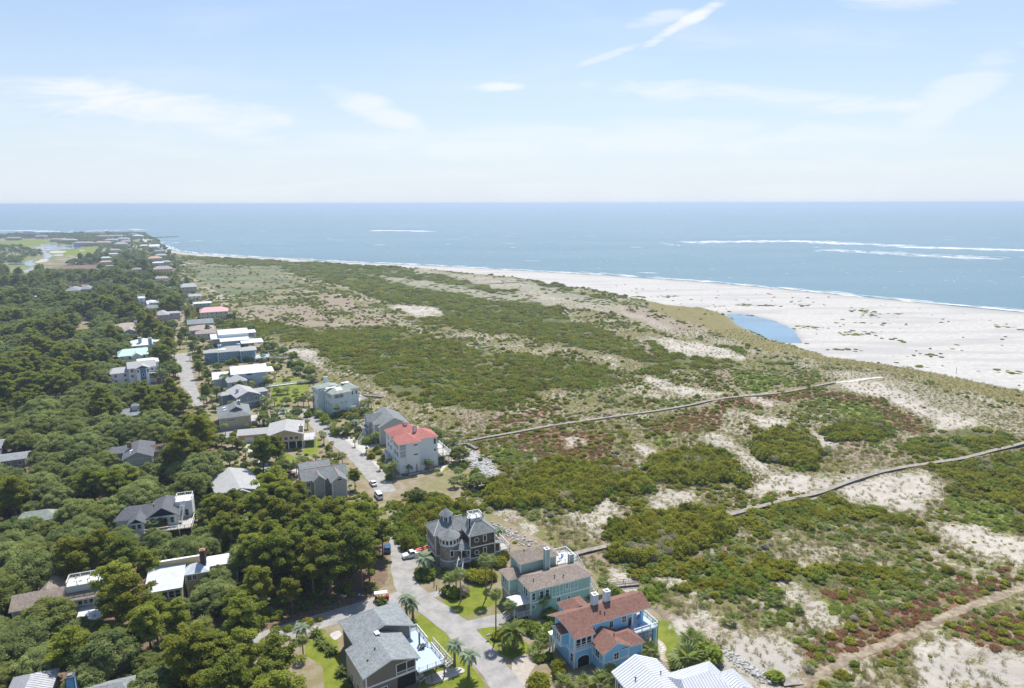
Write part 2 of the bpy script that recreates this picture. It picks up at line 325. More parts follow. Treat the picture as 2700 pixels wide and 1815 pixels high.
DENSE = [dpoly(*p) for p in [
    ((430, 585), (600, 592), (900, 605), (1000, 625), (1250, 690), (1300, 712), (1000, 702), (850, 672), (700, 632), (600, 605), (440, 602)),
    ((1000, 702), (1250, 700), (1340, 745), (1460, 790), (1460, 825), (1350, 800), (1150, 762), (960, 740), (940, 705)),
    ((1490, 770), (1600, 790), (1720, 838), (1700, 852), (1550, 842), (1440, 852), (1500, 800)), ((1750, 810), (1830, 830), (1820, 838), (1760, 825)), ((1640, 788), (1740, 802), (1720, 812), (1650, 800)),
    ((1170, 640), (1270, 650), (1400, 690), (1380, 700), (1250, 672)),
    ((1095, 1135), (1115, 1095), (1200, 1075), (1350, 1055), (1500, 1085), (1480, 1115), (1400, 1120), (1300, 1165), (1120, 1160)),
    ((1370, 1215), (1450, 1175), (1560, 1165), (1690, 1195), (1680, 1240), (1560, 1270), (1400, 1275)),
    ((1690, 1195), (1760, 1150), (1850, 1140), (2000, 1165), (2070, 1205), (1900, 1195), (1760, 1230)),
    ((2105, 1085), (2200, 1060), (2333, 1040), (2600, 1000), (2600, 1250), (2333, 1215), (2230, 1195), (2150, 1150), (2200, 1120)),
    ((2095, 962), (2230, 962), (2255, 992), (2310, 1000), (2200, 1055), (2020, 1045), (2060, 1015), (2140, 1010)),
    ((1730, 1000), (1840, 982), (1890, 1032), (1870, 1070), (1780, 1055)), ((1890, 985), (1960, 965), (2035, 1000), (1980, 1015), (1900, 1010)),
    ((1480, 1045), (1600, 1030), (1700, 1060), (1720, 1110), (1620, 1110), (1500, 1075)),
    ((450, 690), (700, 760), (900, 740), (1080, 800), (1350, 830), (1420, 880), (1250, 900), (1150, 930), (1000, 930), (940, 900), (820, 850), (700, 800), (600, 760), (480, 720)),
    ((1400, 1300), (1560, 1275), (1700, 1290), (1850, 1300), (2000, 1310), (2100, 1360), (1900, 1345), (1700, 1370), (1500, 1350)),
    ((900, 1110), (960, 1090), (1040, 1110), (1090, 1150), (1060, 1200), (900, 1250), (890, 1170))]]
LAWN = [[G(*cG(*p)) for p in q] for q in [
    ((335, 885), (470, 800), (620, 760), (790, 860), (800, 900), (640, 965), (500, 1022), (420, 1005)),
    ((540, 1145), (700, 1085), (800, 1100), (960, 1200), (1075, 1270), (1050, 1310), (880, 1350), (800, 1310), (680, 1230)),
    ((95, 1040), (180, 990), (260, 1060), (420, 1180), (520, 1340), (680, 1568), (180, 1568), (150, 1500), (260, 1460), (200, 1390), (330, 1320), (160, 1180)),
    ((340, 1500), (520, 1440), (600, 1500), (650, 1600), (340, 1640))]]
LAWN += [[G(*cH(*p)) for p in q] for q in [((505, 830), (560, 780), (720, 745), (800, 800), (830, 1000), (870, 1300), (690, 1300), (660, 1020), (510, 930)), ((560, 700), (690, 690), (720, 730), (580, 760))]]
LAWN += [[G(*cI(*p)) for p in q] for q in [((1550, 850), (1880, 985), (1960, 1100), (1930, 1400), (1740, 1345), (1720, 1270), (1640, 1110))]]
LAWN += [[G(*cD(*p)) for p in q] for q in [((700, 190), (1060, 170), (1040, 240), (930, 300), (760, 360), (720, 270)), ((985, 590), (1160, 660), (1120, 760), (1100, 830), (985, 770), (1040, 700)), ((730, 800), (860, 780), (980, 850), (800, 860)), ((780, 120), (1100, 110), (1060, 150), (740, 175))]]
LAWN += [[G(*cO(*p)) for p in q] for q in [((1640, 1315), (1830, 1175), (1860, 1230), (1760, 1290), (1660, 1330))]]
LAWN += [[G(*cA(*p)) for p in q] for q in [((-300, 425), (120, 430), (260, 410), (560, 415), (720, 440), (560, 470), (400, 505), (220, 500), (-300, 470)), ((600, 560), (760, 520), (1100, 505), (1230, 500), (1150, 610), (1000, 600), (700, 620), (590, 640), (400, 745), (200, 760), (-300, 760), (-300, 740), (300, 720), (480, 690), (620, 600)), ((290, 640), (540, 620), (500, 640), (300, 680)), ((1610, 430), (1830, 425), (1840, 450), (1620, 468))]]
BUNK = [[G(*cA(*p)) for p in q] for q in [((600, 555), (700, 545), (820, 560), (760, 582), (620, 578)), ((650, 600), (780, 590), (770, 615), (670, 622)), ((420, 690), (500, 655), (610, 648), (560, 685), (450, 700)), ((480, 470), (540, 475), (555, 488), (490, 488)), ((350, 500), (400, 498), (400, 508), (350, 510)), ((950, 540), (1030, 545), (1020, 560), (960, 552)), ((630, 880), (650, 880), (640, 905), (560, 890))]]
LAGOONS = [[G(*cA(*p)) for p in q] for q in [
    ((360, 518), (470, 500), (600, 460), (680, 455), (760, 490), (960, 498), (1000, 510), (860, 530), (640, 540), (560, 560), (650, 610), (600, 640), (500, 650), (420, 668), (400, 690), (440, 715), (390, 735), (250, 740), (60, 735), (110, 712), (240, 700), (330, 670), (540, 640), (550, 600), (500, 545)),
    ((265, 800), (330, 775), (470, 760), (555, 765), (540, 800), (420, 820), (330, 822))]]
# the wood on the land side, the lots between lane and dunes, openings in the wood
WOOD = dpoly((-700, 625), (0, 622), (60, 640), (100, 612), (220, 590), (330, 590), (395, 640), (415, 700), (385, 770), (405, 870), (430, 950), (505, 1010), (470, 1060), (475, 1130), (620, 1150), (780, 1130), (830, 1160), (885, 1230), (880, 1330), (800, 1385), (620, 1445), (560, 1480), (640, 1560), (720, 1900), (-700, 1900))
DEV = dpoly((300, 560), (345, 545), (372, 570), (420, 640), (470, 700), (600, 770), (640, 800), (720, 850), (730, 890), (860, 930), (1010, 1010), (1075, 1010), (1150, 1085), (1085, 1130), (1040, 1115), (1100, 1160), (1250, 1240), (1400, 1340), (1500, 1400), (1560, 1480), (1700, 1600), (1760, 1700), (400, 1900), (560, 1480), (800, 1385), (880, 1330), (885, 1230), (780, 1130), (475, 1130), (505, 1010), (405, 870), (385, 770), (415, 700), (330, 590))
OPEN = [dpoly(*p) for p in [((185, 728), (205, 726), (215, 752), (175, 752)), ((290, 868), (410, 870), (400, 905), (300, 890)), ((150, 650), (210, 645), (205, 662), (150, 662)), ((355, 1490), (480, 1460), (520, 1500), (420, 1530)),
    ((330, 1105), (420, 1110), (440, 1150), (340, 1140))]]
SPARSE += [dpoly(*p) for p in [((1480, 1370), (1570, 1400), (1680, 1425), (1790, 1448), (1845, 1500), (1800, 1568), (1700, 1640), (1620, 1540), (1540, 1430)), ((2080, 1475), (2160, 1445), (2333, 1490), (2500, 1560), (2400, 1680), (2060, 1640)), ((1900, 1110), (2000, 1085), (2130, 1080), (2165, 1130), (2120, 1185), (2000, 1175)), ((2080, 1185), (2333, 1215), (2500, 1260), (2500, 1360), (2333, 1310), (2150, 1260)),
    ((1560, 975), (1680, 1000), (1800, 1060), (1890, 1110), (1760, 1145), (1700, 1120), (1660, 1050)), ((1290, 1180), (1370, 1120), (1420, 1165), (1340, 1235)), ((1470, 1110), (1540, 1095), (1610, 1125), (1570, 1165), (1490, 1168)), ((1760, 1335), (1840, 1330), (1885, 1380), (1925, 1450), (1850, 1435)), ((1340, 1275), (1430, 1300), (1520, 1365), (1490, 1395), (1380, 1350))]]
RED += [dpoly(*p) for p in [((1840, 1470), (1930, 1420), (2060, 1405), (2120, 1420), (2040, 1490), (1920, 1530), (1840, 1550)), ((2040, 1400), (2140, 1360), (2250, 1320), (2333, 1320), (2333, 1345), (2210, 1385), (2120, 1420)), ((2120, 1470), (2220, 1420), (2400, 1400), (2400, 1480), (2260, 1500)), ((1440, 960), (1560, 940), (1660, 935), (1640, 985), (1500, 990)), ((1120, 1000), (1240, 985), (1400, 990), (1380, 1040), (1240, 1050), (1160, 1030))]]
CLEAR = [[G(*cF(*p)) for p in q] for q in [((990, 380), (1150, 330), (1600, 250), (1640, 330), (1830, 450), (1650, 470), (1480, 450), (1250, 470), (1160, 570), (990, 560)), ((1940, 740), (2060, 760), (2290, 900), (2260, 960), (2090, 990), (1960, 880)), ((1030, 690), (1130, 700), (1170, 960), (1040, 960))]] + [[G(*cO(*p)) for p in ((1900, 1040), (2000, 1040), (2260, 1180), (2400, 1330), (2330, 1420), (2180, 1330), (2000, 1180))], [G(*cO(*p)) for p in ((1050, 1390), (1600, 1310), (2050, 1260), (2100, 1450), (1600, 1500), (1000, 1560))]]
def warp(x, y):
    a = np.clip(np.hypot(x, y) / 300.0, .5, 3.0)
    return (x + (fbm(x / 4 / a, y / 4 / a, 3, 4) - .5) * 12 * a + (fbm(x / 18 / a, y / 18 / a, 13, 2) - .5) * 22 * a,
            y + (fbm(x / 4 / a, y / 4 / a, 31, 4) - .5) * 12 * a + (fbm(x / 18 / a, y / 18 / a, 41, 2) - .5) * 18 * a)
def anyin(x, y, polys):
    r = np.zeros(np.shape(x), bool)
    for p in polys:
        P = np.array(p); bx = (x >= P[:, 0].min()) & (x <= P[:, 0].max()) & (y >= P[:, 1].min()) & (y <= P[:, 1].max())
        if bx.any(): r[bx] |= inpoly(x[bx], y[bx], p)
    return r
def zones(x, y):
    wx, wy = warp(x, y); z = {}
    z['dev'] = inpoly(x, y, DEV); z['wood'] = inpoly(x, y, WOOD)
    soft = ~(z['dev'] | z['wood'])
    z['beach'] = inpoly(wx * .35 + x * .65, wy * .35 + y * .65, BEACH) & soft
    z['ochre'] = inpoly(wx * .5 + x * .5, wy * .5 + y * .5, OCHRE) & soft
    z['sparse'] = anyin(wx, wy, SPARSE) & soft & ~z['ochre']
    z['sand'] = anyin(wx * .8 + x * .2, wy * .8 + y * .2, SAND) & soft
    z['tan'] = anyin(wx, wy, TAN) & soft; z['red'] = anyin(wx, wy, RED); z['lime'] = anyin(wx, wy, LIME) & soft
    z['meadow'] = anyin(wx, wy, MEADOW); z['dense'] = anyin(wx, wy, DENSE) & ~z['sand']
    z['lawn'] = anyin(x, y, LAWN); z['bunk'] = anyin(x, y, BUNK); z['open'] = anyin(x, y, OPEN)
    z['clear'] = anyin(x, y, CLEAR); z['pond'] = inpoly(x, y, POND); z['soft'] = soft
    return z
def relief(x, y):
    """dune height away from the houses"""
    sd = np.clip(shore_dist(x, y) / 120.0, 0, 1)
    wgt = np.clip((shore_dist(x, y) - 10) / 60, 0, 1)
    d = (fbm(x / 34, y / 34, 50, 4) - .45) * 4.2 + (fbm(x / 7, y / 7, 60, 3) - .5) * 1.0
    return np.maximum(d, -.05) * wgt
def blurmask(m, k=3):
    m = m.astype(float)
    for _ in range(k):
        p = np.pad(m, 1, mode='edge'); m = (p[:-2, 1:-1] + p[2:, 1:-1] + p[1:-1, :-2] + p[1:-1, 2:] + 2 * p[1:-1, 1:-1]) / 6
    return m
NR, NC = 500, 560
rows = 62.0 * (2950.0 / 62.0) ** (np.arange(NR) / (NR - 1)); cols = np.linspace(-1.08, 1.12, NC)
GY, GXX = np.meshgrid(rows, cols, indexing='ij'); GX = GXX * GY
ZN = zones(GX, GY); SD = shore_dist(GX + (fbm(GX / 40, GY / 40, 5) - .5) * 10, GY)
softw = blurmask(ZN['soft'] & ~ZN['pond'], 7)
POND_B = blurmask(inpoly(GX, GY, POND), 2)
LG = anyin(GX, GY, LAGOONS)
GZ = relief(GX, GY) * softw ** 2 * np.where(ZN['beach'], .12, 1.0)
GZ = GZ - np.clip((14 - SD) / 14, 0, 4) ** 1.1 * .9 - POND_B * 1.0 - LG * .8
def hgt(x, y):
    """height of the ground sheet (bilinear)"""
    x = np.asarray(x, float); y = np.asarray(y, float)
    fr = np.log(np.maximum(y, 62.1) / 62.0) / math.log(2950.0 / 62.0) * (NR - 1); fc = (x / np.maximum(y, 1) + 1.08) / 2.2 * (NC - 1)
    r = np.clip(fr, 0, NR - 2.001); c = np.clip(fc, 0, NC - 2.001); i = r.astype(int); j = c.astype(int); a = r - i; b = c - j
    return GZ[i, j] * (1 - a) * (1 - b) + GZ[i + 1, j] * a * (1 - b) + GZ[i, j + 1] * (1 - a) * b + GZ[i + 1, j + 1] * a * b
def make_ground():
    V = np.stack([GX, GY, GZ], -1).reshape(-1, 3)
    i = np.arange(NR - 1)[:, None] * NC + np.arange(NC - 1)[None, :]
    F = np.stack([i, i + 1, i + 1 + NC, i + NC], -1).reshape(-1, 4)
    me = npmesh('ground', V, F, None or ground_material(), smooth=True)
    def att(n, chans):
        a = me.attributes.new(n, 'FLOAT_COLOR', 'POINT'); d = np.ones((NR * NC, 4), np.float32)
        for k, c in enumerate(chans): d[:, k] = np.clip(c, 0, 1).ravel()
        a.data.foreach_set('color', d.ravel())
    b = blurmask; warmz = b(ZN['sand'] | ZN['sparse'], 2)
    wet = np.clip((26 - SD) / 18, 0, 1) * (GY < 1500)
    sand = np.maximum(np.maximum(b(ZN['beach'] | ZN['bunk'], 1), b(ZN['sand'], 12) * (.22 + 1.05 * fbm(GX / 5, GY / 5, 77, 4))), b(ZN['sparse'], 3) * .50)
    sand = np.maximum(sand, np.clip((40 - SD) / 20, 0, 1))
    sand = np.maximum(sand, POND_B)
    att('ca', (sand, b(ZN['lawn'], 1), b(ZN['red'], 5) * (.35 + .9 * fbm(GX / 6, GY / 6, 87, 4))))
    att('cb', (b(ZN['wood'] & ~ZN['lawn'] & ~ZN['open'], 2), b(ZN['meadow'], 2), b(ZN['dev'] | ZN['open'], 2)))
    att('cc', (b(ZN['ochre'], 5) * (.30 + .85 * fbm(GX / 9, GY / 9, 97, 4)), b(ZN['tan'], 6) * .85, np.maximum(b(ZN['lime'], 6) * .85, 0)))
    ring = np.clip(b(ZN['pond'], 7) * 2.2, 0, 1) * .8
    att('ce', (np.maximum(wet, ring), b(ZN['dense'], 6), b(ZN['sand'] | ZN['sparse'], 2)))
    return tag(link('ground', me), kind='structure')
def ground_material():
    m = bpy.data.materials.new('ground_cover'); m.use_nodes = True; t = m.node_tree; b = t.nodes['Principled BSDF']
    g = N(t, 'ShaderNodeNewGeometry'); P = g.outputs['Position']
    def noise(s, d=5.0, r=.6, sc=None, off=0.0):
        v = P
        q = N(t, 'ShaderNodeMapping'); q.inputs['Location'].default_value = (off, off * .7, 0); q.inputs['Scale'].default_value = sc or (1, 1, 1); t.links.new(P, q.inputs[0]); v = q.outputs[0]
        n = N(t, 'ShaderNodeTexNoise', i_Scale=s, i_Detail=d, i_Roughness=r); t.links.new(v, n.inputs['Vector']); return n.outputs[0]
    def at(n):
        a = N(t, 'ShaderNodeAttribute', attribute_name=n); s = N(t, 'ShaderNodeSeparateColor'); t.links.new(a.outputs['Color'], s.inputs[0]); return s.outputs
    ca, cb, cc, ce = at('ca'), at('cb'), at('cc'), at('ce')
    nf = noise(1.3, 6, .7); nm = noise(.28, 5, .65, off=40); nl = noise(.035, 5, .6, off=90); nff = noise(4.0, 4, .7, off=11); nb = noise(.55, 7, .75, off=23)
    def soft(mask, lo=.35, hi=.62, amt=.75):
        e = mathn(t, 'ADD', mask, mathn(t, 'MULTIPLY', mathn(t, 'SUBTRACT', mathn(t, 'ADD', mathn(t, 'MULTIPLY', nf, .5), mathn(t, 'MULTIPLY', nm, .5)), .5), amt))
        return ramp(t, e, lo, hi)
    # dunes between the shrubs: dry grass, dead twigs, low green, bare sand
    dry = mixc(t, ramp(t, nff, .3, .7), (.13, .105, .06), (.30, .245, .16))
    twig = mixc(t, ramp(t, nff, .3, .7), (.11, .08, .06), (.30, .225, .175))
    grn = mixc(t, ramp(t, nff, .25, .75), (.07, .085, .018), (.235, .235, .06))
    base = mixc(t, ramp(t, nl, .42, .60), dry, twig)
    base = mixc(t, mathn(t, 'MULTIPLY', ramp(t, nm, .38, .58), .85), base, grn)
    base = mixc(t, mathn(t, 'MULTIPLY', ramp(t, mathn(t, 'ADD', mathn(t, 'MULTIPLY', nm, .4), mathn(t, 'MULTIPLY', nff, .6)), .58, .70), .7), base, (.40, .36, .30))
    base = mixc(t, mathn(t, 'MULTIPLY', ramp(t, mathn(t, 'ADD', mathn(t, 'MULTIPLY', nb, .55), mathn(t, 'MULTIPLY', nl, .45)), .495, .575), .78), base, (.43, .385, .32))
    base = mixc(t, mathn(t, 'MULTIPLY', soft(ce[1]), .8), base, mixc(t, ramp(t, nf, .3, .7), (.05, .062, .018), (.14, .15, .04)))
    base = mixc(t, mathn(t, 'MULTIPLY', soft(cc[1]), .85), base, mixc(t, ramp(t, nff, .35, .7), (.22, .17, .125), (.34, .28, .21)))
    base = mixc(t, mathn(t, 'MULTIPLY', soft(cc[2]), .85), base, mixc(t, nf, (.13, .155, .03), (.24, .26, .06)))
    base = mixc(t, soft(cb[1]), base, mixc(t, ramp(t, noise(.02, 5, .6, (.6, 1.3, 1), 7), .35, .65), (.21, .19, .105), (.11, .135, .065)))
    base = mixc(t, soft(cc[0], .4, .6, .5), base, mixc(t, ramp(t, mathn(t, 'ADD', mathn(t, 'MULTIPLY', nm, .6), mathn(t, 'MULTIPLY', nff, .4)), .38, .6), (.26, .20, .09), (.155, .155, .055)))
    base = mixc(t, mathn(t, 'MULTIPLY', soft(ca[2], .46, .70, 1.3), .6), base, mixc(t, nff, (.12, .055, .035), (.27, .13, .08)))
    litter = mixc(t, ramp(t, nf, .3, .7), (.10, .068, .045), (.25, .18, .125))
    litter = mixc(t, mathn(t, 'MULTIPLY', ramp(t, nm, .55, .75), .6), litter, (.30, .25, .19))
    base = mixc(t, cb[0], base, litter)
    devc = mixc(t, ramp(t, nm, .38, .62), (.30, .255, .19), (.23, .185, .11))
    devc = mixc(t, mathn(t, 'MULTIPLY', ramp(t, nl, .45, .6), .65), devc, (.19, .19, .07))
    devc = mixc(t, mathn(t, 'MULTIPLY', ramp(t, nff, .5, .7), .35), devc, (.22, .17, .11))
    base = mixc(t, soft(cb[2], .4, .6, .3), base, devc)
    lawn = mixc(t, ramp(t, nm, .3, .7), (.13, .17, .018), (.20, .225, .035)); lawn = mixc(t, mathn(t, 'MULTIPLY', ramp(t, nf, .5, .75), .45), lawn, (.40, .33, .14))
    base = mixc(t, soft(ca[1], .4, .58, .45), base, lawn)
    snd = mixc(t, ramp(t, nm, .3, .7), (.41, .39, .355), (.52, .50, .47))
    snd = mixc(t, mathn(t, 'MULTIPLY', ramp(t, noise(.02, 5, .6, (.5, 2.2, 1), 5), .46, .62), .75), snd, (.37, .36, .345))
    snd = mixc(t, ce[2], snd, mixc(t, 1.0, snd, (.97, .925, .86), 'MULTIPLY'))
    base = mixc(t, ramp(t, mathn(t, 'ADD', ca[0], mathn(t, 'MULTIPLY', mathn(t, 'SUBTRACT', mathn(t, 'ADD', mathn(t, 'MULTIPLY', nff, .35), mathn(t, 'MULTIPLY', nb, .65)), .5), mathn(t, 'MULTIPLY_ADD', ca[0], -1.9, 3.6))), .40, .62), base, snd)
    base = mixc(t, mathn(t, 'MULTIPLY', mathn(t, 'MULTIPLY', ramp(t, nb, .54, .66), ce[2]), .55), base, (.19, .165, .095))
    base = mixc(t, mathn(t, 'MULTIPLY', ce[0], .75), base, (.31, .275, .235))
    t.links.new(base, b.inputs['Base Color']); b.inputs['Roughness'].default_value = .95; b.inputs['Specular IOR Level'].default_value = .1
    bp = N(t, 'ShaderNodeBump', i_Strength=.7, i_Distance=.35); t.links.new(mathn(t, 'ADD', mathn(t, 'MULTIPLY', nf, .6), mathn(t, 'MULTIPLY', nff, .3)), bp.inputs['Height']); t.links.new(bp.outputs[0], b.inputs['Normal'])
    return m
def water_material(name, col, bump, sc, rough=.12, far=None):
    m = bpy.data.materials.new(name); m.use_nodes = True; t = m.node_tree; b = t.nodes['Principled BSDF']
    g = N(t, 'ShaderNodeNewGeometry')
    q = N(t, 'ShaderNodeMapping'); q.inputs['Rotation'].default_value = (0, 0, R(35)); q.inputs['Scale'].default_value = (.55, 1.5, 1); t.links.new(g.outputs['Position'], q.inputs[0])
    n = N(t, 'ShaderNodeTexNoise', i_Scale=sc, i_Detail=7.0, i_Roughness=.62); t.links.new(q.outputs[0], n.inputs['Vector'])
    l = N(t, 'ShaderNodeTexNoise', i_Scale=sc * .03, i_Detail=5.0, i_Roughness=.55); t.links.new(q.outputs[0], l.inputs['Vector'])
    t.links.new(mixc(t, ramp(t, l.outputs[0], .35, .65), col, tuple(c * 1.25 for c in col)), b.inputs['Base Color'])
    b.inputs['Roughness'].default_value = rough; b.inputs['Specular IOR Level'].default_value = .5; b.inputs['IOR'].default_value = 1.33
    bp = N(t, 'ShaderNodeBump', i_Strength=bump, i_Distance=1.0); t.links.new(n.outputs[0], bp.inputs['Height']); t.links.new(bp.outputs[0], b.inputs['Normal'])
    return m
make_ground()
mb = MB(); S_ = 42000
sw = water_material('sea_water', (.07, .15, .18), .75, .10, .25)
mb.poly([(-S_, -3000, -.55), (S_, -3000, -.55), (S_, S_, -.55), (-S_, S_, -.55)], sw); tag(mb.build('sea'), kind='structure')
pw = water_material('pond_water', (.12, .20, .28), .05, .5, .06)
mb = MB(); P_ = np.array(POND); c_ = P_.mean(0); mb.poly([(*(c_ + (p - c_) * 1.10), -.38) for p in P_], pw); tag(mb.build('tidal_pool'), kind='structure')
for lg in LAGOONS:
    mb = MB(); mb.poly([(x, y, .06) for x, y in lg], pw); tag(mb.build('lagoon'), kind='structure')
# roads, drives, paths: ribbons a little above the ground
asphalt = mat('road_surface', (.29, .285, .275), .9, .12, .35, var2=(.33, .315, .295), bump=.1)
concrete = mat('pale_concrete', (.46, .44, .40), .85, .12, .5)
paver = mat('paver_surface', (.40, .35, .30), .85, .14, 1.2)
dirt = mat('sandy_track', (.22, .17, .12), .95, .25, .5, var2=(.30, .25, .175))
def ribbon(name, pts, w, m, z=.03, jit=.25, sub=3.0, seed=0, follow=False):
    P = np.array(pts, float); out = [P[0]]
    for a, b in zip(P[:-1], P[1:]):
        k = max(1, int(np.hypot(*(b - a)) / sub))
        for i in range(1, k + 1): out.append(a + (b - a) * i / k)
    P = np.array(out); Q = P.copy()
    for _ in range(6): Q[1:-1] = (Q[:-2] + 2 * Q[1:-1] + Q[2:]) / 4
    P = Q; T = np.gradient(P, axis=0); T /= np.linalg.norm(T, axis=1)[:, None]; Nn = np.stack([-T[:, 1], T[:, 0]], 1)
    r = random.Random(seed); ws = np.interp(np.linspace(0, 1, len(P)), np.linspace(0, 1, len(w)), w) if isinstance(w, (list, tuple)) else np.full(len(P), w)
    mb = MB(); vs = []
    for p, n, ww in zip(P, Nn, ws):
        for s in (-1, -.35, .35, 1):
            e = ww / 2 + (r.uniform(-jit, jit) if abs(s) == 1 else 0); x, y = p + n * s * e
            zz = float(hgt(x, y)) + z if follow else z
            vs.append((x, y, zz + (0 if abs(s) == 1 else .015)))
    mb.v = vs; mb.mi(m)
    for i in range(len(P) - 1):
        for k in range(3):
            a = i * 4 + k; mb.f.append((a, a + 4, a + 5, a + 1)); mb.m.append(0)
    return tag(mb.build(name, smooth=False), kind='structure')
def patch(name, pts, m, z=.022, n=3):
    P = [np.array(p, float) for p in pts]
    for _ in range(n - 1):                         # round the corners
        q = []
        for a, b in zip(P, P[1:] + P[:1]): q += [a * .8 + b * .2, a * .2 + b * .8]
        P = q
    mb = MB(); mb.poly([(p[0], p[1], z) for p in P][::1], m); return tag(mb.build(name), kind='structure')
g = lambda f, *pts: [G(*f(*p)) for p in pts]
ROADS = [g(cG, (1000, 1760), (850, 1568), (690, 1370), (530, 1160), (330, 990), (170, 890), (40, 820), (25, 700), (35, 600), (20, 520)) + g(cF, (1085, 880), (1080, 800)),
         g(cG, (60, 860)) + g(cH, (1300, 430), (1100, 480), (900, 560), (700, 620), (500, 650), (300, 720), (150, 770), (-60, 850), (-300, 960)),
         g(cO, (1010, 1560), (930, 1440), (830, 1320), (700, 1170), (560, 1050), (450, 965), (330, 880), (220, 780), (110, 680), (0, 590), (-60, 520)) + g(cC, (1900, 520), (1700, 560), (1500, 640), (1300, 690)),
         g(cC, (1090, 640), (1050, 520), (1010, 400), (985, 300), (950, 180), (930, 80)) + g(cB, (900, 1150), (890, 1050)),
         g(cB, (890, 1000), (800, 960), (860, 800), (900, 700), (900, 600), (870, 480), (840, 430)), g(cB, (840, 430), (700, 400), (560, 300), (400, 215), (440, 100), (450, 20)) + g(cA, (1700, 560), (1640, 520), (1560, 440), (1500, 410))]
ribbon('road', ROADS[0], [6.2, 6.2, 6.2, 6.4, 6.6, 6.6, 6.6, 6, 6, 3.4, 2.4], asphalt, .034, seed=1)
ribbon('road', ROADS[1], [6.5, 6, 6, 6], asphalt, .026, seed=2)
ribbon('road', ROADS[2], [7, 6.5, 6.2, 6, 5.6, 5, 4], asphalt, .030, seed=3)
ribbon('road', ROADS[3], [7, 7, 7, 7.5, 9, 14], asphalt, .03, seed=4)
ribbon('lane', ROADS[4], 3.4, dirt, .026, seed=5); ribbon('lane', ROADS[5], 6, asphalt, .03, seed=6)
patch('driveway', g(cG, (440, 1070), (560, 1040), (800, 985), (860, 1020), (800, 1085), (600, 1110), (520, 1130)), asphalt)
patch('driveway', g(cG, (860, 1340), (1060, 1285), (1100, 1330), (1020, 1440), (960, 1560), (930, 1640), (900, 1600)), paver)
patch('driveway', g(cG, (0, 700), (0, 500), (130, 520), (280, 560), (110, 640), (90, 760)), asphalt)
patch('driveway', g(cF, (1330, 1340), (1480, 1300), (1600, 1290), (1520, 1340), (1440, 1360)), asphalt, .018)
patch('driveway', g(cO, (380, 900), (620, 880), (700, 960), (960, 960), (900, 1005), (760, 1030), (740, 1110), (640, 1080), (500, 980)), concrete)
patch('driveway', g(cO, (790, 1185), (880, 1170), (960, 1300), (1000, 1370), (930, 1400), (860, 1300)), concrete)
patch('driveway', g(cC, (1170, 1120), (1300, 1090), (1600, 1060), (1900, 1040), (2060, 1060), (2100, 1120), (2000, 1170), (1880, 1150), (1640, 1090), (1200, 1160)), concrete)
patch('driveway', g(cC, (1500, 800), (1640, 780), (1750, 980), (1800, 1060), (1700, 1060), (1560, 900)), concrete, .018)
patch('driveway', g(cC, (1310, 690), (1440, 660), (1480, 720), (1330, 760)), asphalt, .018)
patch('patio', g(cH, (1560, 1105), (1860, 1020), (1935, 1070), (1650, 1180), (1560, 1180)), concrete)
patch('patio', g(cH, (715, 740), (810, 700), (840, 745), (770, 800)), concrete)
patch('driveway', g(cC, (380, 1380), (520, 1210), (640, 1330), (600, 1400)), concrete)
ribbon('footpath', g(cO, (1640, 1330), (1700, 1240), (1760, 1190), (1810, 1165)), 1.4, concrete, .05, .05)
ribbon('footpath', g(cO, (1120, 1370), (1300, 1355), (1480, 1330), (1640, 1290), (1660, 1250)), 1.2, concrete, .05, .05)
ribbon('sandy_path', g(cd_, (1810, 1585), (1870, 1540), (1960, 1495), (2050, 1458), (2130, 1425), (2210, 1392), (2290, 1360), (2380, 1335), (2500, 1290)), 2.4, dirt, .05, .35, 1.2, 7, True)
ribbon('sandy_path', g(cd_, (1900, 876), (1950, 872), (2010, 866)), 2.0, mat('white_sand_track', (.62, .58, .52), .95, .1, .5), .06, .4, 3.0, 8, True)
# ------------------------------------------------------------------ haze
hz = MB(); hm = bpy.data.materials.new('haze'); hm.use_nodes = True; hn = hm.node_tree; hn.nodes.clear()
hv = N(hn, 'ShaderNodeVolumePrincipled'); hv.inputs['Color'].default_value = (.66, .82, 1.0, 1); hv.inputs['Density'].default_value = .00017
hv.inputs['Anisotropy'].default_value = .35
ho = N(hn, 'ShaderNodeOutputMaterial'); hn.links.new(hv.outputs[0], ho.inputs['Volume'])
hz.box(-43000, 43000, -3500, 43000, -6, CAMH + 4, hm); tag(hz.build('haze'), kind='stuff')
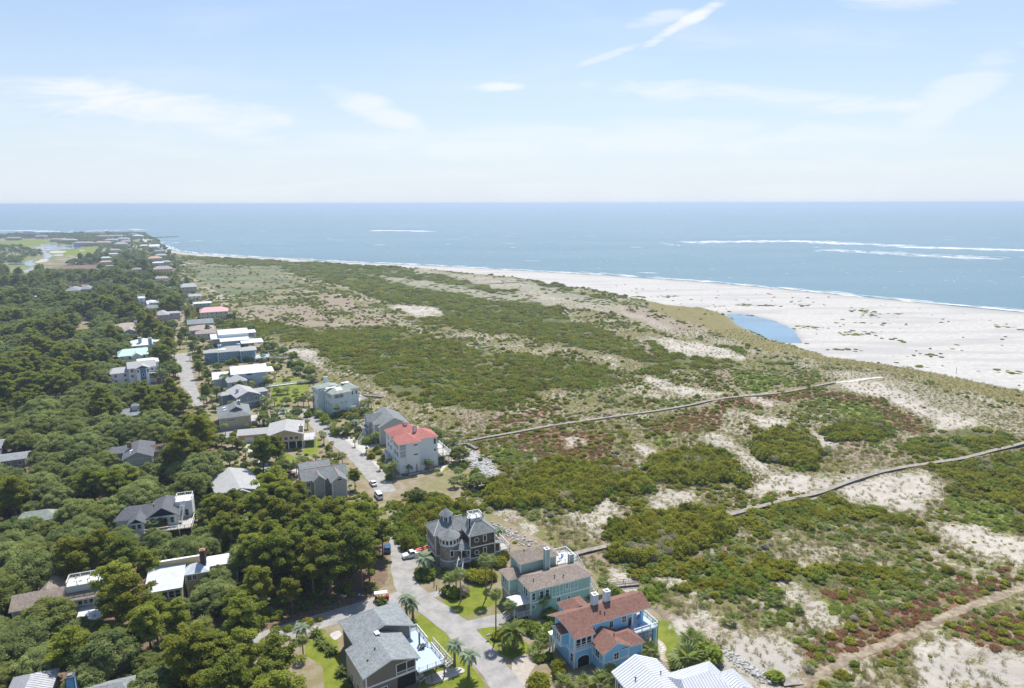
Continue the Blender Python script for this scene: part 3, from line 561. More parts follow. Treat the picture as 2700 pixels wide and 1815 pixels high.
# ------------------------------------------------------------------ foliage shapes
NRG = np.random.default_rng(5)
ICO = None
def ico():
    t = (1 + 5 ** .5) / 2
    v = np.array([(-1, t, 0), (1, t, 0), (-1, -t, 0), (1, -t, 0), (0, -1, t), (0, 1, t), (0, -1, -t), (0, 1, -t), (t, 0, -1), (t, 0, 1), (-t, 0, -1), (-t, 0, 1)], float)
    v /= np.linalg.norm(v[0])
    f = [(0, 11, 5), (0, 5, 1), (0, 1, 7), (0, 7, 10), (0, 10, 11), (1, 5, 9), (5, 11, 4), (11, 10, 2), (10, 7, 6), (7, 1, 8), (3, 9, 4), (3, 4, 2), (3, 2, 6), (3, 6, 8), (3, 8, 9), (4, 9, 5), (2, 4, 11), (6, 2, 10), (8, 6, 7), (9, 8, 1)]
    return v, np.array(f)
IV, IF = ico()
def puffs(name, P, n, size, m, aspect=1.0, core=.72, low=-.55, flat=.35, spiky=.85):
    """P rows: x y z rx rz tint. n leaf clumps per puff, as small tilted faces around a darker core that blocks light"""
    V = []; F = []; T = []; off = 0
    for row in P:
        c = np.array(row[:3]); rx, rz, ti = row[3:6]
        k = max(6, int(n * (rx * rx) ** .75)) if n < 0 else n
        d = NRG.normal(size=(k, 3)); d /= np.linalg.norm(d, axis=1)[:, None]
        d[:, 2] = np.where(d[:, 2] < low, -d[:, 2], d[:, 2])
        rad = NRG.uniform(.72, 1.12, (k, 1))
        ctr = c + d * np.array((rx, rx, rz)) * rad
        nr = d * (1 - flat) + NRG.normal(size=(k, 3)) * flat + np.array((0, 0, spiky)); nr /= np.linalg.norm(nr, axis=1)[:, None]
        a = np.cross(nr, NRG.normal(size=(k, 3))); a /= np.linalg.norm(a, axis=1)[:, None]; b = np.cross(nr, a)
        s = size * NRG.uniform(.6, 1.35, (k, 1)); s2 = s * aspect
        # leaf clump: a bent, uneven 4-gon
        q = np.stack([ctr - a * s - b * s2 * .35, ctr + b * s2 * -.9 + nr * s * .18, ctr + a * s * .9 + b * s2 * .3, ctr + b * s2 * .95 + nr * s * .12], 1)
        V.append(q.reshape(-1, 3)); f = np.arange(k * 4).reshape(-1, 4) + off; F.append(f); off += k * 4
        tt = np.clip(ti + NRG.uniform(-.22, .22, k), 0, 1); T.append(np.repeat(tt, 4))
        if core:  # solid inner lump added to block light, tinted darker than the leaves
            iv = c + IV * np.array((rx, rx, rz)) * core * NRG.uniform(.85, 1.1, (12, 1)); V.append(iv)
            f3 = IF + off; F.append(np.concatenate([f3, f3[:, 2:3]], 1)); off += 12; T.append(np.full(12, max(0, ti - .12)))
    V = np.concatenate(V); T = np.concatenate(T); F = np.concatenate(F)
    me = bpy.data.meshes.new(name)
    faces = [tuple(r) if r[2] != r[3] else tuple(r[:3]) for r in F.tolist()]
    me.from_pydata(V.tolist(), [], faces); me.materials.append(m)
    at = me.attributes.new('tint', 'FLOAT', 'POINT'); at.data.foreach_set('value', T.astype(np.float32)); me.update()
    return me
bark_p = mat('pine_bark', (.20, .135, .10), .95, .3, 3, bump=.3); bark_o = mat('oak_bark', (.155, .13, .11), .95, .3, 3, bump=.3); bark_s = mat('palm_bark', (.25, .205, .155), .95, .3, 5, bump=.4)
lf_pine = leaf('pine_needles', (.11, .15, .035), (.38, .40, .08), .5, (.24, .21, .03))
lf_oak = leaf('oak_leaves', (.125, .17, .06), (.38, .42, .17), .5, (.22, .225, .045))
lf_bush = leaf('wax_myrtle_leaves', (.12, .135, .016), (.39, .38, .05), .42, (.28, .245, .022))
lf_bush2 = leaf('bright_shrub_leaves', (.10, .15, .022), (.33, .39, .075), .42)
lf_grey = leaf('bare_twigs', (.34, .30, .28), (.56, .50, .46), .35)
lf_red = leaf('red_vine_leaves', (.17, .07, .04), (.34, .165, .09), .3, (.22, .20, .05))
lf_grass = leaf('dune_grass', (.17, .15, .07), (.40, .35, .20), .3, (.20, .24, .06))
lf_palm = leaf('palmetto_fronds', (.09, .13, .04), (.36, .41, .17), .38, (.30, .29, .08), .45)
lf_dead = leaf('dry_fronds', (.24, .19, .11), (.42, .34, .20), .2)
lf_blue = leaf('pindo_fronds', (.10, .14, .085), (.33, .40, .28), .3, None, .4)
lf_date = leaf('date_palm_fronds', (.06, .085, .02), (.21, .25, .06), .3, None, .4)
def wood(name, segs, m):
    mb = MB()
    for p, q, a, b in segs: mb.cyl(p, q, a, b, m, 6, False)
    me = mb.mesh(name); me.polygons.foreach_set('use_smooth', [True] * len(me.polygons)); return me
def make_pine(i, h, spread, lean=0.0):
    r = random.Random(100 + i); P = []; S = []
    top = np.array((lean * h, r.uniform(-.3, .3), h * .93)); n = 5; pts = [np.array((top[0] * (k / n) ** 1.5, top[1] * (k / n), top[2] * k / n)) for k in range(n + 1)]
    for k in range(n): S.append((pts[k], pts[k + 1], .30 * (1 - k / n * .75), .30 * (1 - (k + 1) / n * .75)))
    L = r.randint(13, 16)
    for k in range(L):
        t = .42 + .56 * k / (L - 1); z = h * t; j = min(n - 1, int(t * n)); base = pts[j] + (pts[j + 1] - pts[j]) * (t * n - j)
        env = spread * (1.15 - abs(t - .66) * 2.3) * r.uniform(.75, 1.1); env = max(env, spread * .28)
        az = k * 2.4 + r.uniform(-.5, .5)
        for q in range(2 if k < L - 2 else 1):
            a2 = az + q * pi + r.uniform(-.5, .5); le = env * (1 if q == 0 else r.uniform(.55, .9))
            tip = base + np.array((cos(a2) * le, sin(a2) * le, r.uniform(.2, .9) + le * .12))
            S.append((base, tip, .10, .03))
            for u in np.linspace(.45, 1.0, 3 if le > 2 else 2):
                c = base + (tip - base) * u + np.array((r.uniform(-.6, .6), r.uniform(-.6, .6), r.uniform(0, .5)))
                P.append((*c, r.uniform(.75, 1.25), r.uniform(.45, .75), r.uniform(.2, .95)))
    P.append((*(top + np.array((0, 0, .3))), .9, .8, .7))
    return (puffs(f'pine_crown', P, 120, .17, lf_pine, 1.25, .55, -.35, .75, .9), wood('pine_trunk', S, bark_p), spread * 1.15, h)
def make_oak(i, h, spread, m=None):
    r = random.Random(200 + i); P = []; S = []
    fork = np.array((0, 0, h * .28)); S.append(((0, 0, 0), fork, .34, .26))
    for k in range(6):
        a = k * 1.05 + r.uniform(-.3, .3); e = np.array((cos(a) * spread * .55, sin(a) * spread * .55, h * .62)); S.append((fork, e, .17, .06))
    n = 44 + int(spread * 3)
    for k in range(n):
        u = (k + .5) / n; ph = math.acos(1 - u * 1.12); a = k * 2.39996 + r.uniform(-.3, .3)
        rr = spread * (.80 + r.uniform(-.17, .2))
        zc = h * .50 + cos(ph) * h * .40 * r.uniform(.85, 1.12)
        P.append((cos(a) * sin(ph) * rr, sin(a) * sin(ph) * rr, zc, spread * r.uniform(.15, .30), spread * r.uniform(.11, .21), r.uniform(.05, .95)))
    return (puffs('oak_crown', P, 170, .145, m or lf_oak, 1.0, .8, -.5, .5), wood('oak_trunk', S, bark_o), spread * 1.05, h)
def make_bush(i, rx, h, m, n=10, ls=.125, k=78):
    r = random.Random(300 + i); P = []
    for q in range(n):
        a = q * 2.4; d = rx * .68 * (q / n) ** .5
        P.append((cos(a) * d, sin(a) * d, h * (.55 - .3 * (q / n)) * r.uniform(.85, 1.2), rx * r.uniform(.34, .5), h * r.uniform(.34, .5), r.uniform(.1, .95)))
    return puffs('shrub_foliage', P, k, ls, m, 1.1 if m is not lf_grey else .16, .8 if m is not lf_grey else 0, -.1, .5)
def fan_frond(L=1.5, w=1.0, seg=9, droop=.5, m=None, name='frond', stem=.75):
    """costapalmate leaf along +x, drooping at the tips"""
    V = [(0, -.02, 0), (0, .02, 0), (stem, .02, .12), (stem, -.02, .12)]; F = [(0, 1, 2, 3)]; T = [.3] * 4
    for k in range(seg):
        a = (k / (seg - 1) - .5) * 2.5; a1 = a - .13; a2 = a + .13; l = L * (1 - .28 * abs(a) / 1.25)
        b = len(V); V += [(stem, 0, .12), (stem + cos(a1) * l * .55, sin(a1) * l * .55 * w, .16 - .03 * abs(a)), (stem + cos(a) * l, sin(a) * l * w, .12 - droop * l * .5), (stem + cos(a2) * l * .55, sin(a2) * l * .55 * w, .10)]
        F.append((b, b + 1, b + 2, b + 3)); T += [.45 + .3 * (k % 2)] * 4
    me = bpy.data.meshes.new(name); me.from_pydata(V, [], F); me.materials.append(m or lf_palm)
    at = me.attributes.new('tint', 'FLOAT', 'POINT'); at.data.foreach_set('value', np.array(T, np.float32)); me.update(); return me
def feather_frond(L=2.2, m=None, name='frond', arch=1.0, n=13, lw=.42):
    V = []; F = []; T = []
    pts = [np.array((L * t * (1 - .12 * arch * t), 0, L * (.55 * t - .95 * arch * t * t) * .8)) for t in np.linspace(0, 1, n)]
    for k in range(n - 1):
        b = len(V); p, q = pts[k], pts[k + 1]; V += [p + (0, -.03, 0), p + (0, .03, 0), q + (0, .02, 0), q + (0, -.02, 0)]; F.append((b, b + 1, b + 2, b + 3)); T += [.6] * 4
        if k > 0:
            l = lw * (1.15 - abs(k / n - .45) * 1.5)
            for s in (-1, 1):
                b = len(V); V += [p, q, p + np.array((l * .55, s * l, -.10 * l)), p + np.array((l * .30, s * l * .95, .06 * l))]; F.append((b, b + 1, b + 2, b + 3)); T += [.35 + .4 * ((k + s) % 2)] * 4
    me = bpy.data.meshes.new(name); me.from_pydata([tuple(v) for v in V], [], F); me.materials.append(m or lf_blue)
    at = me.attributes.new('tint', 'FLOAT', 'POINT'); at.data.foreach_set('value', np.array(T, np.float32)); me.update(); return me
FR_FAN = [fan_frond(1.35, 1, 9, .45), fan_frond(1.2, .9, 9, .8), fan_frond(1.45, 1.05, 11, .25)]
FR_DEAD = fan_frond(1.0, .45, 7, 1.2, lf_dead)
FR_BLUE = [feather_frond(2.3, lf_blue, 'frond', 1.05), feather_frond(2.0, lf_blue, 'frond', 1.4)]
FR_DATE = [feather_frond(3.3, lf_date, 'frond', .95, 16, .55), feather_frond(3.0, lf_date, 'frond', 1.35, 16, .5)]
def frond_places(kind, seed, n):
    r = random.Random(seed); out = []
    for k in range(n):
        az = k * 2.39996; t = k / n
        if kind == 'fan': el = .95 - 1.75 * t + r.uniform(-.15, .15); sc = r.uniform(.85, 1.15); me = FR_FAN[k % 3] if t < .78 else FR_DEAD
        elif kind == 'blue': el = .85 - 1.15 * t; sc = r.uniform(.85, 1.1); me = FR_BLUE[k % 2]
        else: el = 1.05 - 1.5 * t; sc = r.uniform(.85, 1.1); me = FR_DATE[k % 2]
        out.append((me, az, -el, sc))
    return out
def join_fronds(name, places, z=0.0, extra=None):
    """one crown mesh out of fronds"""
    mats = []; V = []; F = []; T = []; MI = []
    for me, az, el, sc in places:
        n = len(me.vertices); co = np.empty(n * 3, np.float32); me.vertices.foreach_get('co', co); co = co.reshape(-1, 3) * sc
        t = np.empty(n, np.float32); me.attributes['tint'].data.foreach_get('value', t)
        c, s = cos(el), sin(el); co = np.stack([co[:, 0] * c + co[:, 2] * s, co[:, 1], -co[:, 0] * s + co[:, 2] * c], 1)
        c, s = cos(az), sin(az); co = np.stack([co[:, 0] * c - co[:, 1] * s, co[:, 0] * s + co[:, 1] * c, co[:, 2] + z], 1)
        b = sum(map(len, V)); V.append(co); T.append(t); m = me.materials[0]
        if m not in mats: mats.append(m)
        for p in me.polygons: F.append(tuple(b + i for i in p.vertices)); MI.append(mats.index(m))
    me = bpy.data.meshes.new(name); me.from_pydata(np.concatenate(V).tolist(), [], F)
    for m in mats: me.materials.append(m)
    me.polygons.foreach_set('material_index', MI)
    at = me.attributes.new('tint', 'FLOAT', 'POINT'); at.data.foreach_set('value', np.concatenate(T)); me.update(); return me
def palm_trunk(h, r0=.17, r1=.14, bend=0.0, boots=False, name='palm_trunk'):
    S = []; n = 5
    for k in range(n):
        a, b = k / n, (k + 1) / n; S.append(((bend * a * a, 0, h * a), (bend * b * b, 0, h * b), r0 * (1.25 if k == 0 else 1) + (r1 - r0) * a, r0 + (r1 - r0) * b))
    if boots: S.append(((bend * .8, 0, h * .86), (bend, 0, h), r1 * 1.1, r1 * 2.0))
    return wood(name, S, bark_s)
PINES = [make_pine(0, 13, 3.6), make_pine(1, 15, 3.9, .05), make_pine(2, 11.5, 3.2, -.04), make_pine(3, 14, 3.2), make_pine(4, 12, 4.2)]
OAKS = [make_oak(0, 8.5, 4.4), make_oak(1, 9.5, 5.4), make_oak(2, 7.5, 3.7), make_oak(3, 8.0, 4.6)]
SABAL = [join_fronds('palm_crown', frond_places('fan', 5 + i, 30)) for i in range(3)]
BUSHES = [make_bush(0, 1.5, 1.5, lf_bush), make_bush(1, 1.2, 1.1, lf_bush), make_bush(2, 1.8, 1.9, lf_bush, 14), make_bush(3, 1.0, .9, lf_bush2, 8), make_bush(4, 1.3, 1.0, lf_bush2), make_bush(5, 1.3, 1.4, lf_grey, 9, .34, 70)]
def make_thicket(i, rx, h, m, n=30, k=70, ls=.13):
    r = random.Random(700 + i); P = []
    for q in range(n):
        a = q * 2.4 + r.uniform(-.4, .4); d = rx * (q / n) ** .5 * r.uniform(.8, 1.1); hh = h * (1 - .5 * (d / rx) ** 2) * r.uniform(.6, 1.15)
        P.append((cos(a) * d * 1.25, sin(a) * d * .85, hh * .5, rx * r.uniform(.16, .27), hh * r.uniform(.42, .6), r.uniform(.05, .95)))
    return puffs('thicket_foliage', P, k, ls, m, 1.1, .8, -.1, .5)
THICKETS = [make_thicket(0, 3.1, 1.7, lf_bush), make_thicket(1, 2.6, 1.3, lf_bush), make_thicket(2, 3.4, 1.2, lf_bush2, 24)]
LOWRED = make_bush(6, 1.1, .45, lf_red, 8, .10, 60); LOWGRN = make_bush(7, 1.1, .4, lf_bush2, 7, .10, 56)
def tuft(m, seed, n=26, h=.6, sp=.38):
    r = random.Random(seed); V = []; F = []; T = []
    for k in range(n):
        a = r.uniform(0, 2 * pi); d = r.uniform(0, sp * .5); x, y = cos(a) * d, sin(a) * d; l = r.uniform(.5, 1) * h; o = r.uniform(.2, 1) * sp; w = .035; b = len(V)
        px, py = -sin(a) * w, cos(a) * w
        V += [(x - px, y - py, -.05), (x + px, y + py, -.05), (x + cos(a) * o, y + sin(a) * o, l)]; F.append((b, b + 1, b + 2)); T += [r.random()] * 3
    me = bpy.data.meshes.new('grass_tuft'); me.from_pydata(V, [], F); me.materials.append(m)
    at = me.attributes.new('tint', 'FLOAT', 'POINT'); at.data.foreach_set('value', np.array(T, np.float32)); me.update(); return me
TUFT = tuft(lf_grass, 3, 34, .7, .8)
PALMETTO = join_fronds('palmetto_clump', [(m, a, e, s * .95) for m, a, e, s in frond_places('fan', 77, 17)], .25)
# ------------------------------------------------------------------ houses
white = mat('white_trim', (.78, .78, .76), .55, .05, 2); glass = mat('window_glass', (.02, .03, .042), .12, .3, .6, spec=.35)
dark = mat('dark_vent_and_shade', (.02, .02, .022), .8); steel = mat('grey_metal', (.35, .35, .36), .4, metal=.6)  # near-black paint: stands for shade inside openings, also colours the roof vents
concw = mat('foundation_block', (.42, .40, .37), .9, .1, 1.5)
HOUSES = []; KEEP = []          # KEEP: (px rect, distance): parts of the picture trees must not cover
WCACHE = {}
def win_mesh(w, h, kind, fm):
    k = (round(w, 2), round(h, 2), kind, fm.name)
    if k in WCACHE: return WCACHE[k]
    a = MB(); t = .17
    a.box(-w / 2 - t, w / 2 + t, -.07, .03, h / 2, h / 2 + t, fm); a.box(-w / 2 - t, w / 2 + t, -.09, .03, -h / 2 - t, -h / 2, fm)
    a.box(-w / 2 - t, -w / 2, -.07, .03, -h / 2, h / 2, fm); a.box(w / 2, w / 2 + t, -.07, .03, -h / 2, h / 2, fm)
    if kind in ('d', 'g'): a.box(-.035, .035, -.055, .02, -h / 2, h / 2, fm)
    if kind == 'g':
        a.box(-w / 2, w / 2, -.055, .02, -.03, .03, fm)
    if kind == 'h': a.box(-w / 2, w / 2, -.055, .02, -.03, .03, fm)
    p = MB(); p.box(-w / 2, w / 2, -.02, -.005, -h / 2, h / 2, glass)
    sh = MB(); sh.box(-.18, .18, -.05, .0, -h / 2, h / 2, mat('dark_shutter', (.03, .04, .05), .6))
    WCACHE[k] = (a.mesh('window'), p.mesh('pane'), sh.mesh('shutter')); return WCACHE[k]
class House:
    def __init__(s, name, label, A, zA, th, cat='house', wall=None, roofm=None, group=None, raw=None):
        x, y = raw or G(*A, zA); s.x, s.y, s.th = x, y, R(th)
        s.o = empty(name, x, y, 0, R(th)); tag(s.o, label, cat, group); s.wm = wall; s.rm = roofm; s.acc = {}; s.label = label; s.boxes = []
        HOUSES.append(s)
    def W(s, u, v): return s.x + u * cos(s.th) - v * sin(s.th), s.y + u * sin(s.th) + v * cos(s.th)
    def mb(s, part):
        return s.acc.setdefault(part, MB())
    def box(s, u0, u1, v0, v1, z0, z1, m=None, part='wall'):
        if part in ('wall', 'trim', 'foundation'): s.mb(part).box(u0, u1, v0, v1, z0, z1, m or s.wm)
        else: a = MB(); a.box(u0, u1, v0, v1, z0, z1, m or s.wm); a.build(part, s.o)
    def block(s, u0, u1, v0, v1, z0, z1, m=None, corners=True, band=None, tm=None):
        m = m or s.wm; s.mb('wall').box(u0, u1, v0, v1, z0, z1, m); s.boxes.append((u0, u1, v0, v1, z1))
        if corners:
            t = tm or white; a = s.mb('trim'); w = .24; e = .04
            for cu in (u0, u1):
                for cv in (v0, v1):
                    a.box(cu - (w if cu == u1 else e), cu + (e if cu == u1 else w), cv - (w if cv == v1 else e), cv + (e if cv == v1 else w), z0 + .01, z1 - .01, t)
            for z in (band or []):
                a.box(u0 - e - .01, u1 + e + .01, v0 - e - .01, v0 + .02, z - .18, z + .18, t); a.box(u0 - e - .01, u0 + .02, v0 + .02, v1, z - .18, z + .18, t)
                a.box(u1 - .02, u1 + e + .01, v0 + .02, v1, z - .18, z + .18, t)
    def planes(s, polys, m=None, fm=None, th=.22, part='roof'):
        m = m or s.rm; fm = fm or white; a = s.mb(part); rd = lambda p: (round(p[0], 3), round(p[1], 3), round(p[2], 3)); E = {}
        for p in polys:
            for i in range(len(p)):
                q, r_ = rd(p[i]), rd(p[(i + 1) % len(p)]); k = (q, r_) if q < r_ else (r_, q); E[k] = E.get(k, 0) + 1
        for p in polys:
            a.poly(p, m); a.poly([(x, y, z - th) for x, y, z in reversed(p)], fm)
            for i in range(len(p)):
                q, r_ = rd(p[i]), rd(p[(i + 1) % len(p)]); k = (q, r_) if q < r_ else (r_, q)
                if E[k] == 1: a.poly([q, (q[0], q[1], q[2] - th), (r_[0], r_[1], r_[2] - th), r_], fm)
    def roof(s, u0, u1, v0, v1, z, rise, ax='u', h0=0, h1=0, m=None, fm=None, caps=None):
        if ax == 'u':
            vm = (v0 + v1) / 2; a = (u0 + h0, vm, z + rise); b = (u1 - h1, vm, z + rise)
        else:
            um = (u0 + u1) / 2; a = (um, v0 + h0, z + rise); b = (um, v1 - h1, z + rise)
        A, B, Cc_, D = (u0, v0, z), (u1, v0, z), (u1, v1, z), (u0, v1, z); P = []
        if ax == 'u':
            P += [[A, B, b, a], [Cc_, D, a, b]]
            if h0: P.append([D, A, a])
            if h1: P.append([B, Cc_, b])
        else:
            P += [[B, Cc_, b, a], [D, A, a, b]]
            if h0: P.append([A, B, a])
            if h1: P.append([Cc_, D, b])
        if a == b: P = [list(dict.fromkeys(p)) for p in P]
        s.planes(P, m, fm)
        if caps:
            t = s.mb('ridge_cap')
            L = [(a, b)] + ([(A, a), (D, a)] if h0 and ax == 'u' else []) + ([(B, b), (Cc_, b)] if h1 and ax == 'u' else []) + ([(A, a), (B, a)] if h0 and ax == 'v' else []) + ([(Cc_, b), (D, b)] if h1 and ax == 'v' else [])
            for p, q in L:
                if p != q: t.bar((p[0], p[1], p[2] + .03), (q[0], q[1], q[2] + .03), .22, caps, .08)
    def mass(s, u0, u1, v0, v1, z0, z, rise, ax='u', h0=0, h1=0, wall=None, roof=None, oh=.5, band=None, caps=None, found=None, gablem=None, tm=None):
        """walls under a gable or hip roof; u0..v1 are the eaves"""
        wall = wall or s.wm; half = ((v1 - v0) if ax == 'u' else (u1 - u0)) / 2; zt = z + rise * oh / half - .24
        if h0 and h1: zt = z - .1
        a = [u0 + oh, u1 - oh, v0 + oh, v1 - oh]
        s.block(*a, z0, zt, wall, band=band, tm=tm)
        if found: s.box(a[0] + .03, a[1] - .03, a[2] + .03, a[3] - .03, -.3, z0 + .05, found, 'foundation')
        gm = gablem or wall
        hw = half - oh; top = z + rise - .24
        def tri(cx, at, ax_):
            zt2 = zt - .01
            if ax_ == 'u': pts = [(at, cx - hw, zt2), (at, cx + hw, zt2), (at, cx, top)]
            else: pts = [(cx - hw, at, zt2), (cx + hw, at, zt2), (cx, at, top)]
            d = .12; i = 0 if ax_ == 'u' else 1; q = [tuple(c + (d if k == i else 0) for k, c in enumerate(p)) for p in pts]
            g_ = MB(); g_.v = pts + q; g_.f = [(0, 1, 2), (5, 4, 3), (0, 3, 4, 1), (1, 4, 5, 2), (2, 5, 3, 0)]; g_.m = [g_.mi(gm)] * 5; g_.build('gable', s.o)
        if ax == 'u':
            if not h0: tri((v0 + v1) / 2, a[0] + .002, 'u')
            if not h1: tri((v0 + v1) / 2, a[1] - .122, 'u')
        else:
            if not h0: tri((u0 + u1) / 2, a[2] + .002, 'v')
            if not h1: tri((u0 + u1) / 2, a[3] - .122, 'v')
        s.roof(u0, u1, v0, v1, z, rise, ax, h0, h1, roof, caps=caps)
        return a
    def win(s, face, a, z, w, h, plane, kind='h', fm=None, shut=False):
        W_, P_, S_2 = win_mesh(w, h, kind, fm or white)
        rz = {'s': 0, 'w': -pi / 2, 'e': pi / 2, 'n': pi}[face]
        loc = (a, plane, z) if face in 'sn' else (plane, a, z)
        o = link('window', W_, s.o, loc, rz); link('pane', P_, o)
        if shut:
            for q in (-1, 1): link('shutter', S_2, o, (q * (w / 2 + .30), 0, 0))
        return o
    def wins(s, face, aa, z, w, h, plane, kind='h', **k):
        for a in aa: s.win(face, a, z, w, h, plane, kind, **k)
    def rail(s, pts, z, h=1.05, m=None, bal=.32, closed=False, part='railing'):
        m = m or white; a = MB()
        L = pts + ([pts[0]] if closed else [])
        for p, q in zip(L[:-1], L[1:]):
            d = math.hypot(q[0] - p[0], q[1] - p[1]); n = max(1, round(d / 2.0))
            zp = p[2] if len(p) > 2 else z; zq = q[2] if len(q) > 2 else z
            a.bar((p[0], p[1], zp + h), (q[0], q[1], zq + h), .13, m, .09); a.bar((p[0], p[1], zp + .14), (q[0], q[1], zq + .14), .07, m, .08)
            for i in range(n + 1):
                t = i / n; x, y, zz = p[0] + (q[0] - p[0]) * t, p[1] + (q[1] - p[1]) * t, zp + (zq - zp) * t; a.box(x - .07, x + .07, y - .07, y + .07, zz, zz + h + .1, m)
            k = int(d / bal) if bal else 0
            for i in range(1, k):
                t = i / k; x, y, zz = p[0] + (q[0] - p[0]) * t, p[1] + (q[1] - p[1]) * t, zp + (zq - zp) * t; a.bar((x, y, zz + .14), (x, y, zz + h), .045, m)
        return a.build(part, s.o)
    def deck(s, u0, u1, v0, v1, z, m=None, posts=True, pm=None, rail=None, railm=None, bal=.32, zb=-.2):
        a = MB(); a.box(u0, u1, v0, v1, z - .22, z - .06, railm or white); a.box(u0 + .02, u1 - .02, v0 + .02, v1 - .02, z - .06, z, m or mat('deck_boards', (.42, .40, .37), .8, .15, 2, stretch=(1, 6, 1)))
        a.build('deck', s.o)
        if posts:
            nu = max(1, round((u1 - u0) / 3.5)); nv = max(1, round((v1 - v0) / 3.5)); me = MB(); me.box(-.11, .11, -.11, .11, zb, z - .22, pm or white); me = me.mesh('post')
            for i in range(nu + 1):
                for j in range(nv + 1):
                    if i in (0, nu) or j in (0, nv): link('post', me, s.o, (u0 + .15 + (u1 - u0 - .3) * i / nu, v0 + .15 + (v1 - v0 - .3) * j / nv, 0))
        if rail: s.rail(rail, z, bal=bal, m=railm)
    def chimney(s, u, v, z0, z1, w=1.0, d=None, m=None, capm=None, part='chimney'):
        a = MB(); d = d or w; m = m or s.wm; a.box(u - w / 2, u + w / 2, v - d / 2, v + d / 2, z0, z1, m); c = capm or white
        a.box(u - w / 2 - .1, u + w / 2 + .1, v - d / 2 - .1, v + d / 2 + .1, z1, z1 + .18, c); a.box(u - w * .28, u + w * .28, v - d * .28, v + d * .28, z1 + .18, z1 + .42, steel)
        for q in (-1, 1):
            for r_ in (-1, 1): a.box(u + q * w / 2 - .07, u + q * w / 2 + .07, v + r_ * d / 2 - .07, v + r_ * d / 2 + .07, z0, z1 - .01, c)
        return a.build(part, s.o)
    def vents(s, pts):
        for u, v, z in pts:
            a = MB(); a.cyl((u, v, z - .3), (u, v, z + .35), .09, .09, dark, 6); a.box(u - .16, u + .16, v - .16, v + .16, z + .3, z + .38, dark); a.build('roof_vent', s.o)
    def skylight(s, u, v, z, w, l, slope=0.0, ax='u', m=None):
        a = MB(); a.box(-w / 2, w / 2, -l / 2, l / 2, .02, .14, m or mat('skylight_glazing', (.75, .80, .84), .15)); a.box(-w / 2 - .08, w / 2 + .08, -l / 2 - .08, l / 2 + .08, -.02, .07, steel)
        o = a.build('skylight', s.o); o.location = (u, v, z); o.rotation_euler = (slope, 0, 0) if ax == 'u' else (0, slope, 0); return o
    def stairs(s, u, v, z, du, dv, n, w, rail=True, z1=0.0, m=None, bal=.32):
        """steps going from (u, v, z) by (du, dv) in all down to z1"""
        a = MB(); L = math.hypot(du, dv); nx, ny = -dv / L, du / L; m = m or mat('deck_boards', (.42, .40, .37), .8, .15, 2, stretch=(1, 6, 1))
        for i in range(n):
            t = (i + .5) / n; zz = z + (z1 - z) * (i + 1) / (n + 1); a.obox(u + du * t, v + dv * t, zz - .03, L / n * 1.05, w, .07, m, math.atan2(dv, du))
        for q in (-1, 1): a.bar((u + nx * q * w / 2, v + ny * q * w / 2, z - .15), (u + du + nx * q * w / 2, v + dv + ny * q * w / 2, z1 - .05), .08, white, .3)
        a.build('stairs', s.o)
        if rail:
            for q in (-1, 1): s.rail([(u + nx * q * w / 2, v + ny * q * w / 2, z), (u + du + nx * q * w / 2, v + dv + ny * q * w / 2, z1)], 0, bal=bal, part='stair_railing')
    def door(s, face, a, z0, w, h, plane, m=None):
        b = MB(); b.box(-w / 2, w / 2, -.06, .02, 0, h, m or white); b.box(-w / 2 - .1, -w / 2, -.08, .02, 0, h + .1, white); b.box(w / 2, w / 2 + .1, -.08, .02, 0, h + .1, white); b.box(-w / 2, w / 2, -.08, .02, h, h + .1, white)
        b.box(-w * .3, w * .3, -.075, -.055, h * .5, h * .88, glass)
        return link('door', b.mesh('door'), s.o, (a, plane, z0) if face in 'sn' else (plane, a, z0), {'s': 0, 'w': -pi / 2, 'e': pi / 2, 'n': pi}[face])
    def metal(s, u0, u1, v0, v1, z, rise, ax, h0, h1, m, seam=.62):
        """standing-seam roof: every panel a part of its own"""
        seamm = mat('panel_seam_shade', (.33, .36, .40), .5)  # seam bars darker than the panels, painting in shade they barely cast
        if ax == 'u': vm = (v0 + v1) / 2; a = (u0 + h0, vm, z + rise); b = (u1 - h1, vm, z + rise)
        else: um = (u0 + u1) / 2; a = (um, v0 + h0, z + rise); b = (um, v1 - h1, z + rise)
        A, B, C_, D = (u0, v0, z), (u1, v0, z), (u1, v1, z), (u0, v1, z)
        P = [[A, B, b, a], [C_, D, a, b]] if ax == 'u' else [[B, C_, b, a], [D, A, a, b]]
        if h0: P.append([D, A, a] if ax == 'u' else [A, B, a])
        if h1: P.append([B, C_, b] if ax == 'u' else [C_, D, b])
        s.roof(u0 + .02, u1 - .02, v0 + .02, v1 - .02, z - .05, rise, ax, h0, h1, m)
